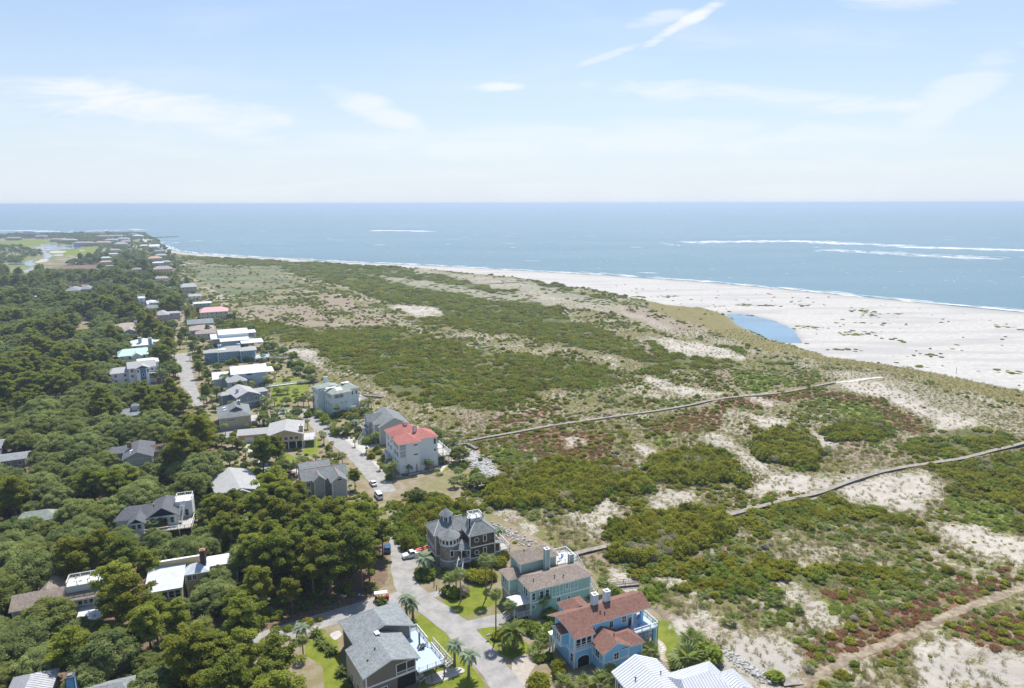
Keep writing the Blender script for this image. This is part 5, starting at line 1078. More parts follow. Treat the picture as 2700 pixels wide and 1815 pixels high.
far('gabled_house', 'taupe house of many steep grey gables with pinkish copper ridge caps', cD(1060, 1020), 6, 25, 'dove', 'greyroof', [(-3, 12.4, -.4, 8.6, 6, 2.6, 'u', 0, 0, dict(caps=mat('copper_ridge_cap', (.42, .25, .20)))), (-2.2, 8.4, 8.2, 17.6, 5.8, 2.0, 'u', 0, 0, dict(caps=mat('copper_ridge_cap', (.42, .25, .20)))), (.4, 4.8, -2, 5, 6, 2.0, 'v', 0, 0, dict(caps=mat('copper_ridge_cap', (.42, .25, .20)))), (5.6, 11.4, -5.4, 3, 6, 2.1, 'v', 0, 0, dict(caps=mat('copper_ridge_cap', (.42, .25, .20))))], True, [kr(cD, 940, 840, 1340, 1030)], ex_gp)
def ex_burn(h):
    h.chimney(1.2, 9.5, 6.5, 8.3, 1.2, m=M['brick'], capm=M['soot']); h.skylight(2.0, 6.2, 6.3, 1.1, 1.2, R(-20), 'v'); h.skylight(2.2, 3.8, 6.3, 1.1, 1.0, R(-20), 'v')
    t = h.mb('trim')
    for q in np.linspace(1.2, 7.6, 14): t.box(q - .05, q + .05, .38, .5, 2.6, 4.8, white)
    h.box(1.0, 7.8, .4, .52, 4.7, 4.85, white, 'trim'); h.box(4.4, 8.0, .36, .5, .1, 2.3, mat('turquoise_boat_cover', (.10, .42, .55)), 'garage_door')
far('burned_house', 'dark grey house with scorched sagging roof corner and stripped studs', cC(300, 980), 5, 25, 'dove', 'charroof', [(-1, 9.4, 0, 18, 5, 2.4, 'v', 0, 3), (7, 14, 7, 16, 4.4, 1.4, 'u', 0, 0, dict(roof=shingle('scorched_shingles', (.10, .07, .06), .6))), (-6.4, 2, 9, 17.5, 5, 1.2, 'u', 1.5, 0)], False, [kr(cC, 90, 790, 560, 1020)], ex_burn)
def ex_char(h):
    h.win('s', 1.2, 4.0, .9, 1.7, 1.98, 'h'); h.win('s', 6.2, 4.1, .9, 1.7, 1.98, 'h'); h.win('s', 3.7, 3.8, 2.2, 2.3, 1.98, 'd'); h.wins('s', (-3.6, -2.2), 4.2, .9, 1.2, -.2, 'h')
    h.block(6.6, 11.2, 6.4, 11.2, 0, 7.6, M['whitew']); h.rail([(6.7, 6.5), (11.1, 6.5), (11.1, 11.1), (6.7, 11.1)], 7.6, bal=.5, closed=True); h.stairs(9.0, 5.0, 7.4, -.8, -3.4, 10, 1.0, z1=2.6); h.wins('s', (8, 9.6), 4.0, .9, 1.9, 6.4, 'n')
    h.deck(-1.6, 11.8, -1.6, 6.2, 2.5, rail=[(-1.5, -1.5), (11.7, -1.5), (11.7, 6)], bal=.4); a = MB(); a.box(3, 5.2, -.6, .4, 3.15, 3.22, M['brick']); a.box(3.2, 3.3, -.5, .3, 2.5, 3.15, M['brick']); a.box(4.9, 5.0, -.5, .3, 2.5, 3.15, M['brick'])
    h.acc['deck_table'] = a
far('gabled_house', 'white house with charcoal roof, navy gable ends and a square tower with roof deck', cE(1180, 220), 5.5, 18, 'whitew', 'charroof', [(-.8, 8.2, 1.5, 15, 5.5, 3.0, 'v', 0, 4, dict(gablem=M['navy'])), (-9.5, .5, 3, 12, 5.3, 2.4, 'u', 3.4, 0), (-5.4, -.4, -.7, 6, 5.2, 1.7, 'v', 0, 0, dict(gablem=M['navy']))], False, [kr(cE, 970, 20, 1530, 280)], ex_char)
def ex_yel(h):
    h.chimney(5.6, 7.0, 7, 11.0, 1.2, m=M['soot'], capm=M['brick']); h.wins('s', (7.6, 8.7, 9.8, 10.9, 12.0), 5.4, .65, .8, 7.2, 'g'); h.wins('s', (2.4, 3.6), 5.3, .8, 1.1, 4.6, 'g')
    h.box(-4.6, 5.0, 8.9, 9.15, 6.5, 8.6, M['yellow'], 'clerestory_wall'); h.box(-4.7, 5.1, 8.8, 9.5, 8.6, 8.75, white, 'trim'); h.wins('s', (-2.6, -1.2, .2), 4.4, 1.1, 1.7, -.1, 'h')
    h.planes([[(-7, -.6, 6.0), (1.4, -.6, 6.0), (1.4, 9, 7.4), (-7, 9, 7.4)]], M['tin'])
    h.block(-5.6, 1.0, -.1, 8.8, .5, 5.9, M['yellow'])
far('metal_roofed_house', 'buttery yellow house with a bright galvanised metal roof and dark chimney', cE(1410, 735), 6.5, 20, 'yellow', 'tin', [(1.2, 7.0, 4.1, 9.2, 6.5, 1.6, 'u', 2.6, 2.4), (6.0, 13.6, 6.8, 12.4, 6.4, .8, 'u', 0, 2, dict(roof=M['metal']))], False, [kr(cE, 1340, 455, 1880, 690), kr(cE, 1330, 600, 1460, 800)], ex_yel)
def ex_rd(h):
    h.block(-2.0, 4.8, 2.1, 6.2, 6, 8.6, white); h.rail([(-1.9, 2.2), (4.7, 2.2), (4.7, 6.1), (-1.9, 6.1)], 8.6, bal=.3, closed=True)
    h.wins('s', (.8, 1.9, 3.0), 4.9, .8, 1.0, .5, 'n'); h.planes([[(.5, -5, 3.0), (8, -5, 3.0), (8, .4, 3.7), (.5, .4, 3.7)]], M['metal'])
far('gabled_house', 'blue-walled house with grey brown roof carrying a white railed rooftop deck, among oaks', cE(600, 855), 6, 22, 'mistblue', 'brownroof', [(-13, 4.8, 0, 8, 6, 2.0, 'u', 0, 0), (-9, -4, 4, 11, 6, 2.2, 'v', 0, 0)], False, [kr(cE, 540, 590, 720, 740), kr(cE, 480, 740, 640, 850), kr(cE, 640, 930, 760, 1000)], ex_rd)
def ladder_chairs(): pass
h = far('hipped_house', 'small green-grey hip roofed house sunk in the wood at the far left', cE(115, 185), 5, 22, 'greenroof', 'greenroof', [(0, 12, -5, 1.5, 4.6, 2.2, 'u', 3.2, 3.2)], False, [kr(cE, 170, 115, 450, 165)])
h = House('metal_roofed_house', 'house at the bottom left corner with a ribbed pale metal hip roof', cE(85, 1568), 5, 22, wall=M['mistblue'], roofm=M['tin'])
h.block(0, 6.6, -6, 3.0, 0, 4.8); h.metal(-.6, 7.2, -7, 3.8, 5, 2.0, 'v', 3.4, 3.4, mat('ribbed_grey_metal', (.45, .45, .46), .45)); h.done([kr(cE, 90, 1420, 390, 1568)])
h = far('shingle_house', 'house at the bottom left with a bright blue chimney and blue grey shingle roof', cE(620, 1568), 5, 22, 'deepblue', 'slateroof', [(0, 9.8, -6.5, .4, 5, 1.6, 'u', 0, 2)], False, [kr(cE, 540, 1430, 1050, 1568)], lambda h: h.chimney(-.6, -1.4, 0, 9, 1.4, m=mat('bright_blue_stucco', (.16, .42, .70)), capm=M['soot']))
h = House('metal_roofed_house', 'steel blue house with a white standing-seam metal roof at the bottom edge', cI(1195, 1440), 5.5, 22, wall=M['teal'], roofm=M['metal'])
h.block(.6, 10, -14, .2, 0, 5.4); h.block(9, 20, -13, -4.5, 0, 5.4, corners=False); h.wins('w', (-1.2, -3.0), 3.6, .9, 1.5, .6, 'h')
h.metal(0, 10.6, -15, 1, 5.5, 2.5, 'v', 3, .01, M['metal']); h.metal(8.4, 20, -13.8, -3.6, 5.5, 2.5, 'u', 1, 4.4, M['metal']); h.metal(17, 23, -15.5, -7, 5.4, 1.6, 'v', 2, 2.6, M['metal'])
h.vents([(2.4, -4, 6.8), (7.4, -5, 7.3)]); h.done([kr(cI, 1210, 1260, 1889, 1568), (1800, 1750, 1960, 1815)])
def ex_bt(h):
    h.block(4.2, 10.2, -1.6, 3, 0, 9.0, M['whitew']); h.box(6.0, 8.6, -1.75, -1.6, .3, 9.6, M['cobalt'], 'blue_panel'); round_window(h, 7.3, 8.4, -1.78, .6); h.win('s', 7.3, 5.6, .8, 1.7, -1.8, 'n'); h.wins('s', (5.0, 9.6), 7.6, .8, 1.4, -1.6); h.roof(3.5, 10.9, -2.2, 5, 9.1, 1.7, 'v', 0, 0)
    h.deck(10, 16, -2, 4, 3, rail=[(10, -1.9), (15.9, -1.9), (15.9, 3.9)], bal=.6); h.deck(10, 16, -2, 4, 6, posts=False, rail=[(10, -1.9), (15.9, -1.9), (15.9, 3.9)], bal=.6)
far('blue_tower_house', 'pale grey house with a cobalt blue central bay and round window', cB(345, 1335), 2.5, 30, 'whitew', 'palegrey', [(0, 14, 1, 14, 9.0, 2.4, 'u', 0, 0, dict(roof=M['palegrey'])), (-8.5, 1.5, 4, 18, 6.5, 1.8, 'u', 2, 0, dict(roof=M['palegrey'])), (5, 16, 10, 20, 9.6, 1.6, 'u', 0, 3, dict(roof=M['metal']))], True, [kr(cB, 150, 1130, 690, 1345)], ex_bt)
far('mint_roofed_house', 'white house with a pale mint green roof and gabled front', cB(350, 1075), 7, 30, 'whitew', 'mint', [(-6, 10.5, 0, 16, 7, 2.8, 'u', 3, 0), (1, 7, -4, 5, 7, 2, 'v', 0, 0)], True, [kr(cB, 230, 985, 540, 1100)])
far('white_roofed_house', 'white roofed house with two tall blue-white chimneys, behind the mint roof', cB(460, 970), 7, 30, 'whitew', 'metal', [(-5, 10, 0, 20, 7, 2, 'v', 5, 5)], True, [kr(cB, 370, 880, 625, 975)], lambda h: (h.chimney(.5, 4, 7, 11.5, 1.8, m=M['mistblue']), h.chimney(6, -2, 0, 11.5, 2.0, m=M['mistblue']), h.block(8, 12, -2, 5, 0, 9, M['cream'])))
far('brown_roofed_house', 'brown roofed house with pale blue walls and a brick chimney, beside the palm thicket', cB(330, 830), 5, 30, 'mistblue', 'brownh', [(-3, 6.5, -2, 16, 5, 2.2, 'v', 0, 4), (-8, 8, 12, 36, 5.4, 2.8, 'u', 5, 5)], True, [kr(cB, 245, 700, 450, 850)], lambda h: h.chimney(6.5, 22, 5, 9, 1.8, m=M['pinkroof']))
far('white_tower_house', 'white house of stacked boxes and railed decks rising over dark pines', cB(530, 530), 6, 30, 'whitew', 'metal', [(-6.5, 0, 12, 28, 9, .6, 'u', 2, 2), (0, 9, -10, 16, 5.6, 1.2, 'v', 3, 3)], True, [kr(cB, 420, 430, 655, 560)], lambda h: (h.rail([(-6, 12.5), (-.5, 12.5), (-.5, 27), (-6, 27)], 9.8, h=1.6, closed=True, bal=.9), h.deck(2, 10, -12, 0, 6.8, rail=[(2, -12), (10, -12), (10, 0)], bal=.9)))
far('grey_house', 'dark grey roofed low house just below the white stacked house', cB(560, 590), 4.5, 30, 'slate', 'greyroof', [(-5, 9, 0, 16, 4.5, 2, 'u', 4, 4)], True, [kr(cB, 540, 530, 655, 600)])
far('grey_house', 'pale grey hip roofed house with twin windows on the left of the lane', cB(700, 660), 5, 30, 'dove', 'palegrey', [(-4, 5, 0, 20, 5.2, 2.2, 'v', 4, 4), (4, 14, 8, 16, 5, 1.2, 'u', 0, 2)], True, [kr(cB, 620, 600, 820, 710)])
far('pink_roofed_house', 'pale yellow house with a pink metal roof', cB(1080, 630), 7, 25, 'cream', 'pinkroof', [(-.5, 22, -3, 16, 7, 3.0, 'u', 4, 5)], True, [kr(cB, 1085, 545, 1350, 690)], lambda h: h.deck(21, 25, 0, 8, 3.4, rail=[(21, 0), (25, 0), (25, 8)], bal=.8))
far('grey_walled_house', 'long blank grey walled house in front of the pink-roofed one', cB(945, 760), 5, 25, 'slate', 'slateroof', [(0, 19, 2, 16, 5, 2.6, 'u', 0, 0)], False, [kr(cB, 950, 680, 1200, 740)])
far('brown_roofed_house', 'low house with broad warm brown hip roof, behind the white modern house', cB(1030, 860), 4.5, 25, 'dove', 'brownh', [(-4, 13, 18, 36, 4.6, 2.4, 'u', 6, 6), (0, 14, 2, 12, 4.4, 2.2, 'u', 5, 0)], True, [kr(cB, 960, 735, 1230, 860)])
def ex_mod(h):
    h.block(-9.5, -4, 10, 17.5, 0, 6, M['whitew']); h.box(-9.8, -3.8, -3, 17.8, 5.9, 6.3, M['metal'], 'lower_roof'); h.box(-4.4, 14, -14, .6, 5.8, 6.2, M['metal'], 'lower_roof'); h.box(8, 22, -24, -9, 5.4, 5.8, M['metal'], 'lower_roof'); h.block(-4, 13, -13, 0, 0, 5.8, M['mistblue'])
    for v in (-1, 3, 8): h.box(-9.4, -9.1, v, v + .4, 0, 6, white, 'column')
    h.deck(14, 19, 1, 12, 5.4, rail=[(14, 1), (19, 1), (19, 12)], bal=.8)
far('modern_white_house', 'white modern house with flat and low hipped white roofs and slender columns', cB(1345, 865), 8, 25, 'mist', 'metal', [(-5, 15, 0, 22, 8.4, 1.7, 'u', 6, 7), (12, 19.6, 1, 14, 8.3, .6, 'u', 0, 3, dict(z0=7.8))], False, [kr(cB, 1190, 795, 1720, 960)], ex_mod)
def ex_b23(h):
    h.block(13.4, 22, -1, 9, 0, 6.6, M['deepblue']); h.roof(12.8, 23, -1.8, 9.8, 7, 1.4, 'u', 3, 3); h.deck(21, 30, -6, 4, 2.6, rail=[(21, -5.9), (29.9, -5.9), (29.9, 3.9)], bal=.6, m=M['bluedeck']); h.wins('s', (16, 17.2), 5.2, .8, 1.4, -1, 'h')
    for z in (5.4, 2.4): h.wins('s', (1.5, 3.5, 5.5, 8.6, 11), z, .9, 1.3, .5, 'd')
    h.chimney(2, 8, 7, 10, 1.8, m=M['blue']); h.chimney(13, 7, 7, 10, 1.6, m=M['blue']); h.skylight(3, 2.8, 8.2, 4, 1.6, R(24), 'u', white)
far('deep_blue_house', 'long deep blue two-storey house with pale grey hip roofs', cB(1250, 1045), 7, 25, 'deepblue', 'palegrey', [(0, 14, 0, 12, 7, 2.4, 'u', 6, 0), (-7.6, 1, 2, 10, 6.8, 1.6, 'u', 4, 0)], False, [kr(cB, 1110, 960, 1720, 1110)], ex_b23)
def ex_curved(h):
    for q in (-3, 0, 3, 6): h.box(26.6, 26.9, q, q + .3, 0, 7, white, 'column')
    h.box(26, 30, -4, 8, 6.8, 7.0, white, 'pergola')
    a = MB(); n = 10; a.poly([(17 + 1.4 * cos(pi * k / n), -5.53, 6.4 + 1.4 * sin(pi * k / n)) for k in range(n + 1)], glass); a.build('arched_window', h.o)
far('mono_pitch_house', 'pale blue-grey house with long swooping roof and arched window', cB(1220, 1275), 7, 25, 'mistblue', 'metal', [(8, 26.5, -6, 8, 7.6, 3.0, 'u', 0, 0), (-1, 10, -2, 9, 5.0, 2.6, 'u', 0, 0)], False, [kr(cB, 1330, 1130, 1725, 1290)], ex_curved)
far('hipped_house', 'small grey hip roofed house tucked in front of the swooping roof', cB(1400, 1350), 5, 30, 'mistblue', 'palegrey', [(-2, 8, 0, 15, 5, 2.8, 'v', 5, 5), (7, 14, 6, 13, 4.8, 1.4, 'u', 0, 2)], True, [kr(cB, 1350, 1235, 1640, 1340)])
far('house_in_wood', 'grey roofed house with small white cupola, deep in the wood', cC(250, 525), 5, 25, 'palegrey', 'slateroof', [(0, 10, -2, 10, 5, 2.0, 'u', 4, 4)], False, [kr(cC, 260, 440, 450, 520)], lambda h: (h.block(5, 7.4, 2, 4.4, 6, 8.2, white), h.roof(4.6, 7.8, 1.6, 4.8, 8.3, 1, 'u', 1.6, 1.6)))
far('house_in_wood', 'long blue-grey hip roofed house at the edge of the golf course wood', cA(785, 1040), 5, 25, 'dove', 'slateroof', [(0, 14, 0, 30, 5, 3, 'v', 8, 8), (13, 24, 10, 34, 5, 2.6, 'v', 7, 7)], True, [kr(cA, 790, 950, 1120, 1050)])
far('house_in_wood', 'slate grey house cut by the left edge of the view', cd_(0, 1012), 5, 25, 'slate', 'slateroof', [(-12, 1, -4, 8, 5, 1.2, 'u', 0, 0), (-4, 11, -16, -7, 3.4, 1.0, 'u', 0, 0)], True, [(0, 1170, 80, 1225)])
FARH = [  # label, crop point, z, th, wall, roof, length, depth, roof rise
    ('pale lilac grey house with hipped roof and white corner balcony, right of the lane', cB(880, 375), 6.5, 28, 'dove', 'palegrey', 21, 30, 3.2, 5), ('white house with low grey roof below the lilac grey house', cB(940, 470), 4, 28, 'whitew', 'palegrey', 18, 18, 1.6, 4), ('small sea green house with a flat white roof, behind the pink-roofed house', cB(1010, 545), 5, 28, 'mistblue', 'metal', 20, 20, .9, 5),
    ('big beige house with tan hip roof and small dormer', cB(600, 190), 8, 28, 'cream', 'brownh', 30, 34, 3.6, 9), ('brown roofed low house in front of the big beige house', cB(600, 285), 4.5, 28, 'whitew', 'brownh', 22, 22, 2.2, 8), ('light blue house with a bright white roof', cB(590, 125), 7, 28, 'mistblue', 'metal', 20, 26, 1.4, 7), ('cream house with an orange tiled hip roof', cB(545, 78), 7, 28, 'cream', 'orangeroof', 27, 30, 3, 11),
    ('small white gabled house near the tip of the spit', cA(1815, 500), 6, 28, 'whitew', 'metal', 26, 24, 4, 0), ('pale grey house left of the white gabled one near the spit', cA(1390, 470), 6, 28, 'dove', 'palegrey', 34, 30, 4, 12), ('white flat-roofed clubhouse block near the shore', cA(1310, 365), 8, 5, 'whitew', 'metal', 46, 24, .8, 8), ('white roofed house with grey walls beside the clubhouse block', cA(1600, 370), 8, 5, 'dove', 'metal', 34, 26, 3, 12),
    ('tan roofed house among palms left of the far lane', cA(1205, 690), 6, 28, 'cream', 'orangeroof', 24, 20, 1.8, 8), ('small house with white roof left of the far lane', cA(1315, 590), 6, 28, 'whitew', 'metal', 20, 20, 1, 5), ('pinkish grey roofed house before the white small one', cA(1330, 545), 6, 28, 'cream', 'brownh', 24, 22, 2.4, 8), ('grey roofed house hidden behind dark pines by the far lane', cA(1270, 740), 5, 28, 'mistblue', 'slateroof', 15, 14, 1.6, 5),
    ('long low beige apartment row on the lagoon bank', cA(735, 420), 7, 8, 'dove', 'palegrey', 44, 26, 3, 10), ('pale blue apartment row with pinkish roof on the lagoon bank', cA(890, 455), 8, 8, 'mistblue', 'brownh', 52, 26, 3, 10), ('cream apartment block at the right end of the lagoon bank', cA(1150, 450), 8, 8, 'cream', 'orangeroof', 40, 28, 3, 10), ('blue grey villa right of the lagoon bank apartments', cA(1270, 420), 8, 8, 'mistblue', 'palegrey', 36, 24, 3, 10),
    ('dark-roofed oceanfront hall behind palms at the far left', cA(235, 345), 9, 5, 'slate', 'charroof', 60, 40, 7, 18), ('low dark villa left of the oceanfront hall', cA(60, 395), 6, 5, 'slate', 'brownh', 46, 24, 3, 10), ('oceanfront hotel row along the tip of the land', cA(1030, 325), 9, 3, 'cream', 'brownh', 70, 24, 1.4, 6), ('second oceanfront row right of the hotel row', cA(1370, 322), 9, 3, 'dove', 'greyroof', 70, 24, 1.4, 6),
    ('white-roofed shelter glimpsed in the far left wood', cA(385, 1110), 4, 25, 'whitew', 'metal', 9, 8, .8, 3), ('grey villa with hip roof seaward of the orange tiled house', cA(1890, 610), 6, 28, 'dove', 'palegrey', 24, 22, 2.4, 8), ('grey villa second from the tip on the sea side of the lane', cA(1870, 560), 6, 28, 'mistblue', 'slateroof', 26, 24, 2.6, 9)]
FARH += [(f'{a} house {b}', cA(x_, y_), z_, t_, w_, r_, l_, d2_, rs_, hp_) for a, b, x_, y_, z_, t_, w_, r_, l_, d2_, rs_, hp_ in [
    ('cream', 'between the hotel row and the white clubhouse block', 1180, 372, 8, 5, 'cream', 'brownh', 34, 22, 3, 8), ('white', 'just inland of the white clubhouse block', 1420, 405, 8, 8, 'whitew', 'palegrey', 36, 24, 3, 9), ('pinkish', 'at the inland side of the far lane mouth', 1460, 440, 7, 20, 'cream', 'brownh', 26, 22, 3, 8), ('sea-green roofed', 'left of the small far white-roofed one', 1220, 640, 6, 28, 'mistblue', 'mint', 20, 18, 2, 6),
    ('low white', 'beside the far lane, right below the spit lawn', 1700, 490, 5, 28, 'whitew', 'metal', 22, 18, 2, 6), ('grey hip-roofed', 'seaward of the light blue far one', 1960, 690, 6, 28, 'dove', 'palegrey', 18, 16, 2, 5), ('tan', 'left of the lane behind the big beige one', 1600, 780, 6, 28, 'cream', 'brownh', 16, 14, 2, 5), ('pale', 'on the spit between the two oceanfront rows', 1560, 350, 9, 5, 'whitew', 'greyroof', 30, 22, 3, 8), ('long grey', 'on the lagoon bank left of the beige apartments', 600, 412, 7, 6, 'dove', 'brownh', 50, 24, 3, 9), ('white', 'far left along the ocean front palms', 420, 372, 7, 5, 'whitew', 'brownh', 40, 20, 3, 8)]]
for lb, A, z, th, wl, rf, L_, D_, rs, hp in FARH:
    D2 = D_ * .6; kp = [PJ(*G(*A, z), z)]
    h = far('distant_house', lb, A, z, th, wl, rf, [(0, L_ * .8, 0, D2, z, rs, 'u', hp * .6, hp * .6, dict(oh=.8))], True, None)
    p = [PJ(*h.W(a, b), zz) for a in (0, L_ * .8) for b in (0, D2) for zz in (z * .5, z + rs * .7)]
    KEEP.append((min(q[0] for q in p) + 2, min(q[1] for q in p), max(q[0] for q in p) - 2, max(q[1] for q in p), math.hypot(h.x, h.y)))
# ------------------------------------------------------------------ landmarks and labels
LM = [(h.x + 8 * cos(h.th), h.y + 8 * sin(h.th)) for h in HOUSES[:34]]
LMN = ['sage green house', 'sky blue house', 'shingled turret house', 'grey-roofed corner house', 'coral-roofed white house', 'white skylight mansion', 'grey twin-gabled house', 'slate blue gabled house', 'olive tan house', 'peach house', 'wide pale gable roof', 'many-gabled taupe house', 'scorched grey house', 'navy-gabled white house', 'yellow metal-roofed house', 'white rooftop deck', 'green-grey hip roof', 'ribbed metal corner roof', 'bright blue chimney', 'white seamed metal roof', 'cobalt tower house', 'mint green roof', 'tall blue-white chimneys', 'brick-chimneyed brown roof', 'white stacked-box house', 'low dark grey roof', 'twin-windowed grey house', 'pink roof', 'long blank grey wall', 'broad brown hip roof', 'modern white house', 'long deep blue house', 'swooping roofed house', 'small hip roof before the swooping one']
for nm, p in [('long boardwalk\'s landward end', cd_(1090, 1003)), ('middle of the long boardwalk', cd_(1400, 950)), ('seaward end of the long boardwalk', cd_(1900, 877)), ('near boardwalk\'s landward end', cd_(1380, 1250)), ('middle of the near boardwalk', cd_(1780, 1150)), ('boardwalk bend at the right edge', cd_(2200, 1055)),
              ('sandy path\'s lower end', cd_(1860, 1545)), ('middle of the sandy path', cd_(2100, 1440)), ('sandy path\'s right end', cd_(2300, 1355)), ('tidal pool', cd_(1740, 750)), ('white rock heap', cd_(1115, 1060)), ('red vine patch', cd_(1950, 1470)), ('lime green patch', cd_(1940, 1375)), ('large bare sand hollow', cd_(1850, 1100)), ('double sand blowout', cd_(2050, 1130)), ('smooth sand tongue', cd_(1850, 1390))]:
    LM.append(G(*p)); LMN.append(nm)
LMA = np.array(LM); ORD = ['nearest', 'second nearest', 'third nearest', 'fourth nearest', 'fifth nearest', 'sixth nearest', 'seventh nearest', 'eighth nearest', 'ninth nearest', 'tenth nearest', 'eleventh nearest', 'twelfth nearest', 'thirteenth nearest', 'fourteenth nearest', 'fifteenth nearest', 'sixteenth nearest']
PENDING = []      # (object, x, y, adjective, kind, cat, group, plural)
def pend(o, x, y, adj, kind, cat, group, plural): PENDING.append((o, x, y, adj, kind, cat, group, plural))
B2, ADJW = {}, None
def two(k, j, B2, _):
    o, x, y, adj, kind, cat, group, plural = PENDING[k]; d = np.hypot(LMA[:, 0] - x, LMA[:, 1] - y); d[j] = 1e9; j2 = int(d.argmin()); key = (adj, kind, j, j2); n = B2.get(key, 0); B2[key] = n + 1
    if n >= len(ORD): return False
    lab = f'{adj} {kind} between {LMN[j]} and {LMN[j2]}, {ORD[n]} the former'
    if len(lab.split()) > 16: lab = f'{adj} {kind.split()[-1]} between {LMN[j]} and {LMN[j2]}, {ORD[n]} the former'
    if len(lab.split()) > 16: return False
    tag(o, lab, cat, group); return True
def label_all():
    B = {}
    for k, (o, x, y, adj, kind, cat, group, plural) in enumerate(PENDING):
        d = np.hypot(LMA[:, 0] - x, LMA[:, 1] - y); j = int(d.argmin()); dx, dy = x - LM[j][0], y - LM[j][1]
        side = ('behind' if dy > 0 else 'in front of') if abs(dy) > abs(dx) else ('right of' if dx > 0 else 'left of')
        B.setdefault((kind, j, side), []).append((d[j], k))
    for (kind, j, side), L in B.items():
        L.sort()
        for r_, (dd, k) in enumerate(L):
            o, x, y, adj, kind, cat, group, plural = PENDING[k]
            if r_ < len(ORD):
                w = ORD[r_]; lab = f'{adj} {kind}, {w} {kind.split()[-1]} {side} the {LMN[j]}'
                if len(lab.split()) > 16: lab = f'{adj} {kind}, {w} {side} the {LMN[j]}'
                tag(o, lab, cat, group)
            elif r_ >= len(ORD) and two(k, j, B2, ADJW): pass
            else: tag(o, f'one of the crowded {plural} well {side} the {LMN[j]}', cat, f'{plural} well {side} the {LMN[j]}')
# things in the way
FOOT = []
for h in HOUSES:
    for b in h.boxes: FOOT.append((h.x, h.y, h.th, *b[:4]))
def near_house(x, y, mg):
    for hx, hy, th, u0, u1, v0, v1 in FOOT:
        dx, dy = x - hx, y - hy
        if abs(dx) > 60 + mg or abs(dy) > 60 + mg: continue
        u = dx * cos(th) + dy * sin(th); v = -dx * sin(th) + dy * cos(th)
        if u0 - mg < u < u1 + mg and v0 - mg < v < v1 + mg: return True
    return False
def near_road(x, y, mg):
    for k, rd in enumerate(ROADS):
        w = 3.2 if k < 3 else (4 if k == 3 else .4)
        for (ax, ay), (bx, by) in zip(rd[:-1], rd[1:]):
            dx, dy = bx - ax, by - ay; t = max(0, min(1, ((x - ax) * dx + (y - ay) * dy) / (dx * dx + dy * dy + 1e-9)))
            if math.hypot(x - ax - t * dx, y - ay - t * dy) < w + mg: return True
    return False
dk = lambda x0, y0, x1, y1, D: KEEP.append((x0 * 1.1573, y0 * 1.1573, x1 * 1.1573, y1 * 1.1573, D))
dk(640, 1405, 880, 1440, 150); dk(398, 795, 432, 840, 400); dk(425, 890, 455, 935, 330); dk(700, 955, 870, 1130, 240); dk(890, 1250, 950, 1380, 170); dk(100, 550, 220, 612, 1300); dk(0, 545, 90, 560, 1500); dk(30, 590, 120, 618, 1000); dk(605, 1430, 700, 1450, 140); dk(480, 1085, 560, 1100, 245); dk(690, 1440, 760, 1568, 130); dk(180, 728, 205, 750, 640)
def blocked(x, y, hgt_, sp, lowf=.3):
    D = math.hypot(x, y); p = PJ(x, y, hgt_); q = PJ(x, y, hgt_ * lowf); w = sp * FPX / D * .82
    for x0, y0, x1, y1, kd in KEEP:
        if D < kd - 1 and p[0] + w > x0 and p[0] - w < x1 and p[1] < y1 - 3 and q[1] > y0 + 3: return True
    return False
TREES = []       # (kind, x, y, scale, rot, size on picture)
FARW = [[G(*cA(*p)) for p in q] for q in [((-400, 380), (60, 360), (240, 350), (520, 350), (900, 350), (980, 300), (1350, 300), (1740, 300), (1800, 380), (1900, 430), (2010, 500), (2050, 560), (2150, 640), (2200, 760), (1500, 900), (1240, 740), (1240, 520), (1000, 500), (700, 470), (720, 420), (260, 405), (-400, 415)),
    ((-400, 470), (120, 470), (280, 520), (540, 580), (540, 610), (300, 640), (260, 700), (60, 720), (-400, 730)), ((1130, 520), (1300, 500), (1600, 900), (1240, 800), (1150, 640))]]
